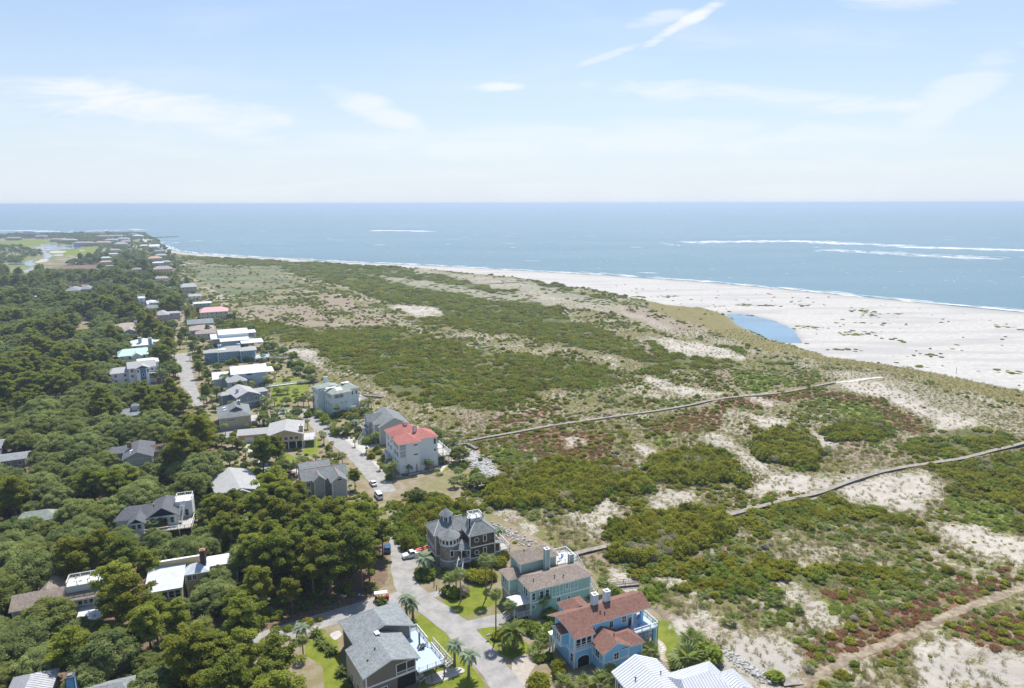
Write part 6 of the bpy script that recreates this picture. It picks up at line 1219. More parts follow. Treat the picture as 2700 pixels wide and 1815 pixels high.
def scatter_wood():
    r = random.Random(21); s = 5.6
    out = []
    ys = 96.0
    while ys < 2300:
        s = 6.1 if ys < 330 else (7.0 if ys < 700 else 9.0)
        x0, x1 = -ys * .86 - 12, min(-8, 40)
        xs = np.arange(x0, x1, s); xs = xs + np.array([r.uniform(-.42, .42) * s for _ in xs]); yy = ys + np.array([r.uniform(-.42, .42) * s for _ in xs])
        if len(xs):
            w = inpoly(xs, yy, WOOD) & ~anyin(xs, yy, OPEN) & ~anyin(xs, yy, LAGOONS) & ~anyin(xs, yy, BUNK)
            fw = anyin(xs, yy, FARW) & ~anyin(xs, yy, LAGOONS) & ~anyin(xs, yy, BUNK) & ~anyin(xs, yy, LAWN)
            dv = ~anyin(xs, yy, CLEAR) & inpoly(xs, yy, DEV) & ~anyin(xs, yy, LAWN) & ~w
            kn = fbm(xs / 26, yy / 26, 9, 3); gr = inpoly(xs, yy, GROVE)
            for x, y, a, f, d_, k, g_ in zip(xs, yy, w, fw, dv, kn, gr):
                if not (a or f or d_): continue
                if a:
                    kind = 'pine' if (g_ or k > .53) else 'oak'
                    if kind == 'pine' and r.random() < (.12 if g_ else .05): continue
                elif f:
                    if r.random() < .45: continue
                    kind = r.choice(['oak', 'oak', 'sabal'])
                else:
                    if y < 205 or r.random() < (.52 if y < 420 else .38): continue
                    kind = r.choice(['oak', 'sabal', 'sabal', 'pine' if y > 300 and x < -.40 * y else 'oak'])
                sc = r.choice((.62, .8, .95, 1.0, 1.12, 1.25)) * r.uniform(.92, 1.08) * (1 if a else (.75 if f else .62)); 
                for sc_ in (sc, sc * .72, sc * .5):
                    pr = {'pine': PINES, 'oak': OAKS}.get(kind); idx = r.randrange(len(pr)) if pr else r.randrange(3)
                    sp, hh = (pr[idx][2] * sc_, pr[idx][3] * sc_) if pr else (1.5 * sc_ / .7, 5.5 * sc_ / .7)
                    if near_house(x, y, min(2.6, sp * .55)) or near_road(x, y, sp * .55 - .5) : continue
                    if blocked(x, y, hh, sp): continue
                    out.append((kind, idx, x, y, sc_, r.uniform(0, 6.28), hh / y)); break
        ys += s * .92
    return out
GROVE = dpoly((480, 1130), (620, 1150), (780, 1130), (830, 1160), (890, 1230), (885, 1330), (820, 1385), (700, 1420), (620, 1400), (560, 1300), (480, 1250))
TREES = scatter_wood()
def gn_scatter(name, pts, sources, label_kind='stuff'):
    """pts: rows x y z scale zscale rot idx ; sources: list of lists of objects (all drawn at the same spot)"""
    A = np.array(pts, float)
    if not len(A): return None
    me = bpy.data.meshes.new(name); me.from_pydata(A[:, :3].tolist(), [], [])
    a = me.attributes.new('scl', 'FLOAT_VECTOR', 'POINT'); a.data.foreach_set('vector', np.stack([A[:, 3], A[:, 3], A[:, 4]], 1).astype(np.float32).ravel())
    a = me.attributes.new('rot', 'FLOAT_VECTOR', 'POINT'); a.data.foreach_set('vector', np.stack([A[:, 5] * 0, A[:, 5] * 0, A[:, 5]], 1).astype(np.float32).ravel())
    a = me.attributes.new('idx', 'INT', 'POINT'); a.data.foreach_set('value', A[:, 6].astype(np.int32))
    o = link(name, me); tag(o, kind='stuff')
    ng = bpy.data.node_groups.new(name, 'GeometryNodeTree')
    ng.interface.new_socket('Geometry', in_out='INPUT', socket_type='NodeSocketGeometry'); ng.interface.new_socket('Geometry', in_out='OUTPUT', socket_type='NodeSocketGeometry')
    gi = ng.nodes.new('NodeGroupInput'); go = ng.nodes.new('NodeGroupOutput'); J = ng.nodes.new('GeometryNodeJoinGeometry')
    def attr(n, t):
        q = ng.nodes.new('GeometryNodeInputNamedAttribute'); q.data_type = t; q.inputs[0].default_value = n; return q.outputs[0]
    ai, as_, ar = attr('idx', 'INT'), attr('scl', 'FLOAT_VECTOR'), attr('rot', 'FLOAT_VECTOR')
    e2r = ng.nodes.new('FunctionNodeEulerToRotation'); ng.links.new(ar, e2r.inputs[0])
    for k, objs in enumerate(sources):
        c = ng.nodes.new('FunctionNodeCompare'); c.data_type = 'INT'; c.operation = 'EQUAL'; ng.links.new(ai, c.inputs[2]); c.inputs[3].default_value = k
        for so in objs:
            oi = ng.nodes.new('GeometryNodeObjectInfo'); oi.inputs['Object'].default_value = so; oi.inputs['As Instance'].default_value = True
            ip = ng.nodes.new('GeometryNodeInstanceOnPoints'); ng.links.new(gi.outputs[0], ip.inputs['Points']); ng.links.new(c.outputs[0], ip.inputs['Selection'])
            ng.links.new(oi.outputs['Geometry'], ip.inputs['Instance']); ng.links.new(e2r.outputs[0], ip.inputs['Rotation']); ng.links.new(as_, ip.inputs['Scale']); ng.links.new(ip.outputs[0], J.inputs[0])
    ng.links.new(J.outputs[0], go.inputs[0]); m = o.modifiers.new('scatter', 'NODES'); m.node_group = ng
    return o
ADJ = {'pine': ['tall dark', 'yellow-green', 'open-crowned', 'slender', 'bushy'], 'oak': ['rounded dark', 'grey-green', 'broad', 'dense'], 'sabal': ['tufted', 'small', 'shaggy']}
SRC = {}
def put_tree(kind, idx, x, y, z, sc, rot):
    name = {'pine': 'pine_tree', 'oak': 'live_oak', 'sabal': 'cabbage_palm'}[kind]
    e = empty(name, x, y, z, rot)
    if kind == 'sabal':
        hh = 4.2 * sc / .7; t = link('trunk', palm_trunk(hh, .17, .13) if (kind, idx, 't') not in SRC else SRC[(kind, idx, 't')].data, e); c = link('crown', SABAL[idx], e, (0, 0, hh * (1 if (kind, idx, 't') not in SRC else 1)))
        if (kind, idx, 't') in SRC: t.scale = (1, 1, hh / SRC[(kind, idx, 'h')])
        else: SRC[(kind, idx, 't')] = t; SRC[(kind, idx, 'h')] = hh
        SRC.setdefault((kind, idx), [c]); c.scale = (sc / .7 * .95,) * 3
    else:
        P = (PINES if kind == 'pine' else OAKS)[idx]; e.scale = (sc, sc, sc); c = link('crown', P[0], e); t = link('trunk', P[1], e); SRC.setdefault((kind, idx), [c, t])
    pend(e, x, y, ADJ[kind][idx], {'pine': 'pine tree', 'oak': 'live oak', 'sabal': 'cabbage palm'}[kind], {'pine': 'pine tree', 'oak': 'oak tree', 'sabal': 'palm tree'}[kind], {'pine': 'pines of the wood', 'oak': 'live oaks of the wood', 'sabal': 'cabbage palms between the houses'}[kind], {'pine': 'pine trees', 'oak': 'live oaks', 'sabal': 'cabbage palms'}[kind])
    return e
rest = {'pine': [], 'oak': [], 'sabal': []}
for kind in rest:
    L = [t for t in TREES if t[0] == kind]; L.sort(key=lambda t: -t[6])
    vis = [t for t in L if -60 < PJ(t[2], t[3], t[6] * t[3])[0] < 2760 and PJ(t[2], t[3], t[6] * t[3])[1] < 1815]
    lim = {'pine': 290, 'oak': 290, 'sabal': 110}[kind]; ind = vis[:lim]; ids = set(map(id, ind))
    for t in ind: put_tree(kind, t[1], t[2], t[3], 0, t[4], t[5])
    for t in L:
        if id(t) not in ids: rest[kind].append(t)
# ------------------------------------------------------------------ planted palms and shrubs one by one
def hv(b, t):
    x, y = G(*b); lo, hi = 0, 30
    for _ in range(40):
        m = (lo + hi) / 2
        if PJ(x, y, m)[1] > t[1]: lo = m
        else: hi = m
    return x, y, lo
def palm(kind, b, t, f, fine=False, adj='', sc=1.0):
    x, y, hh = hv(f(*b), f(*t)); hh = max(hh, .4); r = random.Random(int(x * 97 + y))
    nm = {'fan': 'cabbage_palm', 'blue': 'pindo_palm', 'date': 'date_palm'}[kind]; kn = {'fan': 'cabbage palm', 'blue': 'pindo palm', 'date': 'date palm'}[kind]
    e = empty(nm, x, y, 0, r.uniform(0, 6.28)); tr = palm_trunk(hh, *{'fan': (.18, .13), 'blue': (.30, .26), 'date': (.42, .38)}[kind], bend=r.uniform(-.3, .3), boots=kind == 'fan'); tr = link('trunk', tr, e)
    bx = tr.data.vertices[-1].co; pl = frond_places(kind, int(x * 31), {'fan': 32, 'blue': 26, 'date': 40}[kind])
    tx = sum(v.co.x for v in list(tr.data.vertices)[-6:]) / 6
    if fine:
        for me, az, el, s_ in pl:
            o = link('frond', me, e, (tx, 0, hh)); o.rotation_euler = (0, el, az); o.scale = (s_ * sc,) * 3
    else: c = link('crown', join_fronds('crown', pl), e, (tx, 0, hh)); c.scale = (sc,) * 3
    pend(e, x, y, adj or {'fan': 'tall shaggy' if hh > 6 else 'short', 'blue': 'blue-green', 'date': 'huge feathery'}[kind], kn, 'palm tree', {'fan': 'cabbage palms in the gardens', 'blue': 'pindo palms along the lane', 'date': 'date palms'}[kind], kn + 's')
    return e
for b, t in [((675, 870), (655, 575)), ((750, 1180), (750, 845)), ((868, 1050), (868, 935)), ((1112, 1010), (1115, 885)), ((480, 890), (478, 690)), ((445, 835), (432, 705)), ((392, 805), (362, 720)), ((720, 765), (722, 580))]: palm('fan', b, t, cG, True)
for b, t, s_ in [((60, 1020), (50, 875), 1), ((110, 1025), (140, 915), 1), ((430, 1390), (440, 1235), 1), ((540, 1475), (550, 1315), 1.1), ((205, 690), (210, 570), 1.35)]: palm('blue', b, t, cG, True, sc=s_)
palm('blue', (775, 425), (785, 350), cG); palm('date', (885, 1255), (880, 1140), cG, True, sc=1.15); palm('blue', (480, 770), (490, 690), cH, True); palm('fan', (495, 950), (492, 800), cH, True, 'yellowish slender', .8)
for p in ((680, 850), (745, 905), (835, 1080), (885, 1195), (610, 745), (655, 815)): palm('date', p, (p[0], p[1] - 14), cH, False, 'low sago-like dark', .55)
palm('date', (1185, 470), (1180, 460), cH, False, 'small roadside', .55)
for b, t in [((1100, 640), (1100, 530)), ((935, 700), (935, 650)), ((1180, 630), (1180, 600))]: palm('fan', b, t, cI, True)
for b, t in [((1300, 470), (1300, 380)), ((1550, 775), (1550, 665)), ((1180, 705), (1196, 625)), ((1345, 975), (1360, 805)), ((1640, 745), (1640, 625)), ((1375, 635), (1362, 565)), ((1215, 560), (1215, 510)), ((1265, 600), (1262, 545)), ((1315, 630), (1312, 575)), ((1150, 490), (1150, 430)), ((1440, 380), (1470, 350)), ((1530, 400), (1530, 340)), ((1570, 400), (1575, 335)), ((715, 480), (712, 330))]: palm('fan', b, t, cD)
palm('blue', (1460, 600), (1458, 510), cD); palm('blue', (770, 440), (770, 400), cD); palm('blue', (830, 430), (830, 400), cD)
for b, t in [((1090, 1395), (1090, 1235)), ((1010, 1400), (990, 1270)), ((1520, 1300), (1525, 1205)), ((1880, 1180), (1870, 1040)), ((1880, 1370), (1880, 1300)), ((1930, 1440), (1930, 1380)), ((1980, 1500), (1980, 1450)), ((1830, 1500), (1840, 1430))]: palm('fan', b, t, cO, sc=1.1)
for b, t in [((1285, 1230), (1285, 1160)), ((1350, 1230), (1350, 1180)), ((1445, 1220), (1445, 1155)), ((1570, 1240), (1565, 1190)), ((1110, 1440), (1105, 1300)), ((1252, 1400), (1255, 1300)), ((1160, 1260), (1150, 1170)), ((200, 1260), (200, 1170)), ((215, 1430), (210, 1290)), ((322, 1330), (318, 1190)), ((400, 1310), (385, 1150)), ((495, 1170), (480, 975)), ((572, 1110), (570, 960)), ((275, 1050), (280, 910)),
    ((1600, 1390), (1600, 1290)), ((1680, 1400), (1680, 1290)), ((1760, 1400), (1760, 1280)), ((1830, 1430), (1840, 1300)), ((470, 1330), (470, 1280)), ((600, 1300), (600, 1240)), ((300, 690), (310, 660)), ((720, 740), (720, 680)), ((900, 750), (905, 680)), ((1090, 760), (1090, 650)), ((500, 480), (500, 440)), ((1490, 740), (1540, 640)), ((840, 900), (840, 850)), ((1130, 960), (1130, 870)), ((1155, 960), (1155, 870)), ((1090, 430), (1090, 380))]: palm('fan', b, t, cP, sc=1.15)
for b, t in [((590, 1350), (592, 1220)), ((580, 860), (580, 800))]: palm('fan', b, t, cC)
for b, t in [((130, 1320), (250, 1240)), ((300, 1390), (300, 1260)), ((1560, 1200), (1630, 1150)), ((1850, 1300), (1740, 1250)), ((1330, 1440), (1400, 1370)), ((1140, 1500), (1200, 1440)), ((1470, 760), (1540, 700)), ((1300, 340), (1300, 290)), ((1420, 320), (1420, 290)), ((780, 1100), (790, 1040))]:
    palm('fan', b, t, cE if b[1] > 1400 or b[1] < 800 else cE, sc=1.2, adj='yellow-fruited')
SHK = [0]
def shrub(b, f, rx, hh, proto=0, name='garden_shrub', kn='garden shrub', adj='rounded green', cat='shrub', group='shrubs in the gardens', zz=None):
    x, y = G(*f(*b)); o = link(name, BUSHES[proto] if isinstance(proto, int) else proto, None, (x, y, float(hgt(x, y)) - .05 if zz is None else zz), rnd.uniform(0, 6.28))
    bx = {0: (1.5, 1.5), 1: (1.2, 1.1), 2: (1.8, 1.9), 3: (1, .9), 4: (1.3, 1.0), 5: (1.3, 1.4)}.get(proto, (1.2, 1.2)) if isinstance(proto, int) else (1.25, 1.2)
    o.scale = (rx / bx[0], rx / bx[0], hh / bx[1]); pend(o, x, y, adj, kn, cat, group, kn + 's'); return o
for b, f, rx, hh, pr in [((400, 1010), cI, 2.4, 2.4, 4), ((330, 990), cI, 1.8, 2.4, 3), ((545, 1280), cI, 1.3, 1.6, 3), ((450, 1290), cI, 1.4, 1.2, 4), ((450, 1560), cI, 2.6, 2.8, 2), ((640, 1400), cI, 1.5, 3.0, 1), ((650, 1470), cI, 1.5, 2.4, 1), ((1150, 1420), cI, 1.6, 2.0, 3), ((1050, 1450), cI, 1.0, .9, 3), ((470, 1100), cI, 1.4, 1.6, 4), ((540, 1080), cI, 1.6, 2.4, 3),
    ((1240, 650), cI, 1.6, 1.8, 3), ((570, 870), cI, 2.0, 2.4, 4), ((30, 1070), cI, 1.4, 1.6, 1), ((560, 1000), cI, 1.6, 2.0, 3), ((820, 1140), cO, 1.9, 2.2, 2), ((920, 1090), cO, 1.7, 1.6, 4), ((680, 900), cO, 2.2, 2.6, 4), ((780, 960), cO, 2.6, 3.2, 3), ((860, 960), cO, 1.8, 2.4, 3), ((380, 640), cO, 1.8, 2.2, 2), ((470, 630), cO, 2.4, 2.8, 1), ((560, 640), cO, 2.6, 2.6, 1), ((680, 630), cO, 2.6, 2.6, 1), ((80, 600), cO, 1.8, 2.8, 3), ((190, 640), cO, 2.4, 4, 4), ((260, 720), cO, 2.4, 4, 4), ((380, 860), cO, 2.4, 3.4, 3), ((930, 1200), cO, 1.4, 1.6, 3), ((1040, 1400), cO, 1.4, 2, 3),
    ((1800, 1100), cO, 1.6, 2, 5), ((1930, 1240), cO, 1.8, 2.2, 3), ((2080, 1360), cO, 2, 2.4, 4), ((2150, 1180), cO, 1.1, 1.4, 3), ((330, 720), cP, 1.6, 1.6, 3), ((1290, 610), cP, 2.4, 2.4, 1), ((1360, 610), cP, 2.8, 3.4, 3), ((1180, 560), cP, 3.2, 4, 4), ((1540, 690), cP, 3, 3.6, 3), ((1620, 820), cP, 3.6, 4, 3), ((1500, 820), cP, 3, 3.6, 3), ((1770, 900), cP, 3.6, 3.6, 3), ((1240, 860), cP, 4, 3.2, 1), ((1330, 850), cP, 1.8, 3.0, 3), ((1040, 1080), cP, 3, 3, 4), ((1150, 1080), cP, 3, 3.2, 3), ((1430, 1040), cP, 2.6, 2, 2), ((1640, 1070), cP, 2.4, 1.6, 5), ((1040, 1550), cP, 1.8, 2, 3), ((1110, 1540), cP, 1.8, 2.2, 3), ((480, 1170), cP, 1.8, 2.2, 3), ((880, 1080), cP, 2, 3, 3), ((1850, 1050), cP, 2.6, 1.8, 5), ((1740, 1560), cP, 2.2, 2.6, 3), ((1930, 1560), cP, 2.6, 3.2, 4), ((2000, 1600), cP, 2.6, 3.2, 4), ((650, 730), cP, 3, 3, 4), ((830, 740), cP, 2.4, 2.6, 3), ((600, 780), cP, 3, 3, 3),
    ((1870, 1150), cF, 2.2, 1.8, 1), ((1780, 1200), cF, 2.4, 2.6, 1), ((1850, 1220), cF, 2.6, 2.8, 2), ((1930, 1200), cF, 2.2, 2.4, 2), ((2010, 1080), cF, 2.4, 2.6, 2), ((2050, 1020), cF, 2, 2.2, 2), ((1540, 1140), cF, 1.2, 1.2, 3), ((1620, 1350), cF, 2.0, 2.6, 4), ((1700, 1330), cF, 1.8, 2.2, 5), ((1560, 1330), cF, 1.6, 2.2, 3), ((1690, 240), cF, 2.0, 2.6, 3), ((1800, 1120), cF, 1.4, 2.6, 3),
    ((380, 1290), cJ, 3.4, 3.8, 3), ((330, 1270), cJ, 2.4, 3.2, 3), ((800, 1395), cJ, 2.0, 1.6, 3), ((190, 1310), cJ, 1.6, 1.2, 4)]:
    shrub(b, f, rx, hh, pr, adj={0: 'olive', 1: 'dark olive', 2: 'yellowish olive', 3: 'fresh green', 4: 'bright green', 5: 'twiggy grey'}[pr])
def clump(b, f, sc, adj='spiky fan-leaved'):
    x, y = G(*f(*b)); e = empty('saw_palmetto', x, y, float(hgt(x, y)), rnd.uniform(0, 6)); e.scale = (sc,) * 3
    for me, az, el, s_ in frond_places('fan', int(x * 7), 16): o = link('frond', me, e, (0, 0, .3)); o.rotation_euler = (0, el - .35, az); o.scale = (s_,) * 3
    pend(e, x, y, adj, 'saw palmetto', 'palmetto', 'saw palmettos in the gardens', 'saw palmettos')
for b, f, sc in [((1290, 1280), cI, 1.5), ((1370, 1250), cI, 1.6), ((1480, 1260), cI, 1.6), ((1560, 1240), cI, 1.5), ((1240, 1330), cI, 1.3), ((900, 1560), cI, 1.4), ((1060, 1540), cI, 1.5), ((1150, 1500), cI, 1.4), ((700, 1560), cI, 1.4), ((430, 1240), cI, 1.3), ((480, 1120), cI, 1.2), ((260, 1300), cJ, 2.4), ((300, 1200), cJ, 2.2), ((270, 1240), cJ, 2.0), ((1530, 1480), cE, 1.8), ((1600, 1260), cE, 1.8), ((1780, 1350), cE, 1.8), ((1880, 1330), cE, 1.6), ((1280, 1480), cE, 1.8), ((1190, 1530), cE, 1.8), ((1380, 1400), cE, 1.7), ((180, 1330), cF, 1.8), ((250, 1290), cF, 1.8), ((520, 1070), cJ, 1.1), ((940, 970), cJ, 1.0), ((810, 940), cJ, 1.1)]: clump(b, f, sc)
for px_, py_ in [(1500, 1190), (1580, 1230), (1640, 1160), (1480, 720), (1560, 700), (1350, 300), (1250, 340), (1830, 1370), (1950, 1300), (1700, 1300), (1250, 1560), (1420, 1470), (820, 1180), (760, 1080), (700, 1060), (1790, 900), (1850, 880), (1330, 1330)]:
    if not blocked(*G(*cE(px_, py_)), 5, 1.6): palm('fan', (px_, py_), (px_ + 4, py_ - 95), cE, sc=1.3, adj='yellowish sunlit')
# single pines standing clear
for b, t, f, idx in [((650, 990), (620, 640), cD, 0), ((765, 930), (790, 630), cD, 3), ((770, 425), (800, 250), cF, 0), ((300, 1110), (310, 980), cO, 2), ((1100, 700), (1130, 470), cC, 2), ((1470, 900), (1470, 760), cC, 2)]:
    x, y, hh = hv(f(*b), f(*t)); put_tree('pine', idx, x, y, 0, hh / PINES[idx][3], rnd.uniform(0, 6))
for p, sc in [((900, 150), .62), ((1395, 700), .6), ((1960, 740), .55), ((860, 560), .5)]:
    x, y = G(*cB(*p)); put_tree('oak', 0, x, y, 0, sc, 1)
# ------------------------------------------------------------------ dune vegetation
THICK = dpoly((898, 1185), (940, 1158), (1000, 1150), (1050, 1152), (1085, 1168), (1060, 1195), (960, 1235), (935, 1250), (902, 1250))
TALL = [dpoly(*p) for p in [((1095, 1135), (1115, 1095), (1200, 1075), (1350, 1055), (1500, 1085), (1480, 1115), (1400, 1120), (1300, 1165), (1120, 1160)), ((1370, 1215), (1450, 1175), (1560, 1165), (1690, 1195), (1680, 1240), (1560, 1270), (1400, 1275)), ((1730, 1000), (1840, 982), (1890, 1032), (1870, 1070), (1780, 1055)), ((1890, 985), (1960, 965), (2035, 1000), (1980, 1015), (1900, 1010)), ((1480, 1045), (1600, 1030), (1700, 1060), (1720, 1110), (1620, 1110), (1500, 1075))]]
def scatter_dune():
    g0 = np.random.default_rng(8); S = []; Gt = []
    y0, s = 92.0, 0
    while y0 < 1300:
        s = 1.75 if y0 < 260 else (2.0 if y0 < 420 else (2.6 if y0 < 700 else 4.0))
        xs = np.arange(-y0 * .56, min(y0 * .86 + 30, 620), s); xs = xs + g0.uniform(-.5, .5, len(xs)) * s; yy = y0 + g0.uniform(-.5, .5, len(xs)) * s
        z = zones(xs, yy); sd = shore_dist(xs, yy); n1_ = fbm(xs / 16, yy / 16, 70, 4); n2_ = fbm(xs / 5, yy / 5, 71, 3); u = g0.random(len(xs)); k = g0.random(len(xs)); v = g0.random(len(xs))
        th = inpoly(xs, yy, THICK); tall = anyin(*warp(xs, yy), TALL)
        n3_ = fbm(xs / 45, yy / 45, 74, 3); n4_ = fbm(xs / 11, yy / 11, 75, 3)
        pr = np.where(z['dense'], np.clip((n1_ - .34) * 4.5, .12, .92) * (.55 + .45 * (n2_ > .45)), np.clip((n1_ - .43) * 5, 0, .75) + .08)
        pr = np.where(tall, 1.0, pr); pr = np.where(z['tan'], pr * .45, pr); pr = np.where(z['red'] | z['lime'], .92, pr); pr = np.where(z['sand'] & ~tall, .05, pr); pr = np.where(z['sparse'] & ~z['red'], pr * .2, pr); pr = np.where(z['ochre'], .004, pr); pr = np.where(z['beach'], .003, pr); pr = np.where(z['meadow'], np.clip((n2_ - .5) * 1.2, .01, .3), pr)
        und = z['wood'] & (yy < 300) & ~z['lawn']; dvs = (z['dev'] | und) & ~z['lawn'] & ((yy > 200) | und); pr = np.where(dvs, .22 + .3 * (n2_ > .52), np.where(z['soft'] | th, pr, 0)); pr = np.where(th, 1.0, pr); pr = np.where(sd < 28, 0, pr); pr = np.where(z['clear'], .01, pr); pr = np.where(z['pond'], 0, pr)
        keep = u < pr; gz = hgt(xs, yy)
        for i in np.nonzero(keep)[0]:
            x, y = xs[i], yy[i]
            if onpath(x, y): continue
            if dvs[i] and (near_house(x, y, 1.6) or near_road(x, y, 2.2)): continue
            if y < 330 and near_house(x, y, 1.2): continue
            b = 1.0 if y < 420 else (1.25 if y < 700 else 1.8)
            if und[i]: ix = (3, 4, 8, 1, 3)[int(k[i] * 5)]; sc = .7 + .7 * v[i]; zs_ = sc
            elif z['red'][i]: ix = 6 if k[i] < .66 else (7 if k[i] < .75 else (3 if k[i] < .85 else 1)); sc = .7 + .5 * v[i]; zs_ = sc
            elif z['lime'][i] and not tall[i]: ix = 7 if k[i] < .8 else 3; sc = .9 + .4 * v[i]; zs_ = sc
            elif (th[i] or tall[i]) and u[i] < .3: ix = (9, 10, 11)[int(k[i] * 3)] if not th[i] else 11; sc = .8 + .3 * v[i]; zs_ = 1.3 + .9 * v[i]
            elif th[i] or tall[i]: ix = (3, 3, 4, 3, 2)[int(k[i] * 5)] if th[i] else (5 if (n4_[i] > .66) else (2, 0, 1, 0, 2)[int(k[i] * 5)]); sc = 1.05 + .5 * v[i]; zs_ = (1.5 if th[i] else 1.15) + .7 * v[i]
            else:
                pal = n3_[i] > .52
                rusty = y < 420 and n1_[i] > .50 and .44 < n4_[i] < .50 and k[i] < .55
                ix = (8 if k[i] < .30 else 4) if (pal and k[i] < .5) else (5 if n4_[i] > .74 else (0, 1, 3, 2, 3, 1, 4)[int(k[i] * 7)]); sc = (.62 + .6 * v[i]); zs_ = sc * (.8 + .4 * k[i])
                if rusty: ix = 6; sc *= .9; zs_ = sc
                elif z['dense'][i] and u[i] < .30: ix = (9, 10, 9, 11)[int(k[i] * 4)]; sc *= .85
                elif not z['dense'][i]: sc *= .8; zs_ *= .74
                if z['beach'][i] or z['sand'][i] or z['sparse'][i]: sc *= .6; zs_ *= .5
            S.append((x, y, gz[i] - .08, sc * b, zs_ * (b ** .5), v[i] * 37, ix))
        if y0 < 520:
            m = (g0.random(len(xs)) < np.where(z['soft'] & ~z['clear'], np.where(z['sand'], .42, np.where(z['dense'], .3, np.where(z['beach'], 0, .95))), 0)) & (sd > 30)
            for i in np.nonzero(m)[0]:
                x, y = xs[i] + .8, yy[i] + .5
                if onpath(x, y): continue
                q = .7 + .8 * v[i]; Gt.append((x, y, gz[i] - .02, q, q * (.7 + .5 * k[i]), k[i] * 40, 0))
                if y < 300 and not z['sand'][i]:
                    for _ in range(2): Gt.append((x + g0.normal() * .9, y + g0.normal() * .9, gz[i] - .02, q * .8, q * .7, k[i] * 90 + _, 0))
        y0 += s
    # beach pioneers: scattered low hummocks
    for _ in range(70):
        cx_, cy_ = g0.uniform(90, 470), g0.uniform(280, 760)
        if not inpoly(np.array([cx_]), np.array([cy_]), BEACH)[0] or shore_dist(np.array([cx_]), np.array([cy_]))[0] < 90: continue
        for _ in range(int(g0.integers(5, 26))):
            x, y = cx_ + g0.normal() * 7 - 0, cy_ + g0.normal() * 4; q = g0.uniform(.5, 1.5); S.append((x, y, float(hgt(x, y)) - .08, q * 1.3, q * .55, x, int(g0.choice([7, 1, 3, 7]))))
    for _ in range(520):
        x, y = g0.uniform(60, 560), g0.uniform(260, 820)
        if inpoly(np.array([x]), np.array([y]), BEACH)[0] and shore_dist(np.array([x]), np.array([y]))[0] > 55 and vnoise(np.array([x / 40]), np.array([y / 40]), 3)[0] > .45:
            S.append((x, y, float(hgt(x, y)) - .05, g0.uniform(.4, 1.6), g0.uniform(.25, .7), x, int(g0.choice([5, 1, 3, 1]))))
    return S, Gt
PATHS = [[G(*cd_(*p)) for p in q] for q in [((1810, 1585), (1870, 1540), (1960, 1495), (2050, 1458), (2130, 1425), (2210, 1392), (2290, 1360), (2380, 1335)), ((1065, 1005), (1100, 1000), (1300, 965), (1500, 938), (1700, 905), (1900, 876), (2010, 866)), ((1660, 1180), (1760, 1155), (1860, 1130), (1990, 1085), (2190, 1055), (2333, 1020)), ((1310, 1262), (1385, 1248)), ((1385, 1330), (1460, 1328)), ((1100, 1150), (1170, 1178), (1235, 1218))]]
def onpath(x, y, mg=1.8):
    for rd in PATHS:
        for (ax, ay), (bx, by) in zip(rd[:-1], rd[1:]):
            dx, dy = bx - ax, by - ay; t = max(0, min(1, ((x - ax) * dx + (y - ay) * dy) / (dx * dx + dy * dy + 1e-9)))
            if abs(x - ax - t * dx) + abs(y - ay - t * dy) < mg + .4: return True
    return False
DS, DG = scatter_dune()
DS.sort(key=lambda p: -(p[3] * p[4]) / p[1] ** 1.35)
PROT = BUSHES + [LOWRED, LOWGRN, PALMETTO] + THICKETS
KN = [('wax_myrtle', 'olive', 'wax myrtle'), ('wax_myrtle', 'low olive', 'wax myrtle'), ('wax_myrtle', 'tall domed', 'wax myrtle'), ('dune_shrub', 'fresh green', 'dune shrub'), ('dune_shrub', 'bright', 'dune shrub'), ('bare_shrub', 'twiggy grey', 'bare shrub'), ('red_vine', 'low crimson', 'vine mound'), ('vine_mound', 'low green', 'vine mound'), ('saw_palmetto', 'fan-leaved', 'dune palmetto'), ('wax_myrtle_thicket', 'wide olive', 'myrtle thicket'), ('wax_myrtle_thicket', 'spreading olive', 'myrtle thicket'), ('green_thicket', 'spreading green', 'green thicket')]
src = {}; cnt = 0; restS = []
for p in DS:
    X, Y = PJ(p[0], p[1], p[2] + .5); ix = int(p[6]); inview = 0 < X < 2700 and Y < 1800
    if (cnt < 300 and inview) or ix not in src:
        o = link(KN[ix][0], PROT[ix], None, (p[0], p[1], p[2]), p[5], (p[3], p[3], p[4])); pend(o, p[0], p[1], KN[ix][1], KN[ix][2], 'shrub', KN[ix][2] + 's on the dunes', KN[ix][2] + 's'); src.setdefault(ix, o); cnt += 1
    else: restS.append(p)
gn_scatter('dune_shrubs', restS, [[src[k]] if k in src else [] for k in range(12)])
tfo = link('grass_tuft', TUFT, None, (*DG[0][:3],)); tag(tfo, 'single dry grass tuft at the foot of the dunes nearest the bottom edge', 'grass')
gn_scatter('dune_grass', DG[1:], [[tfo]])
for kind, nm in (('pine', 'distant_pine_wood'), ('oak', 'distant_oak_wood')):
    n = 5 if kind == 'pine' else 4
    gn_scatter(nm, [(t[2], t[3], 0, t[4], t[4], t[5], t[1]) for t in rest[kind]], [SRC.get((kind, k), []) for k in range(n)])
def sab_rest():
    pts = [(t[2], t[3], 3.6 * t[4] / .7 * .95, t[4] / .7 * .95, t[4] / .7 * .95, t[5], t[1]) for t in rest['sabal']]; gn_scatter('distant_palms', pts, [SRC.get(('sabal', k), []) for k in range(3)])
sab_rest()
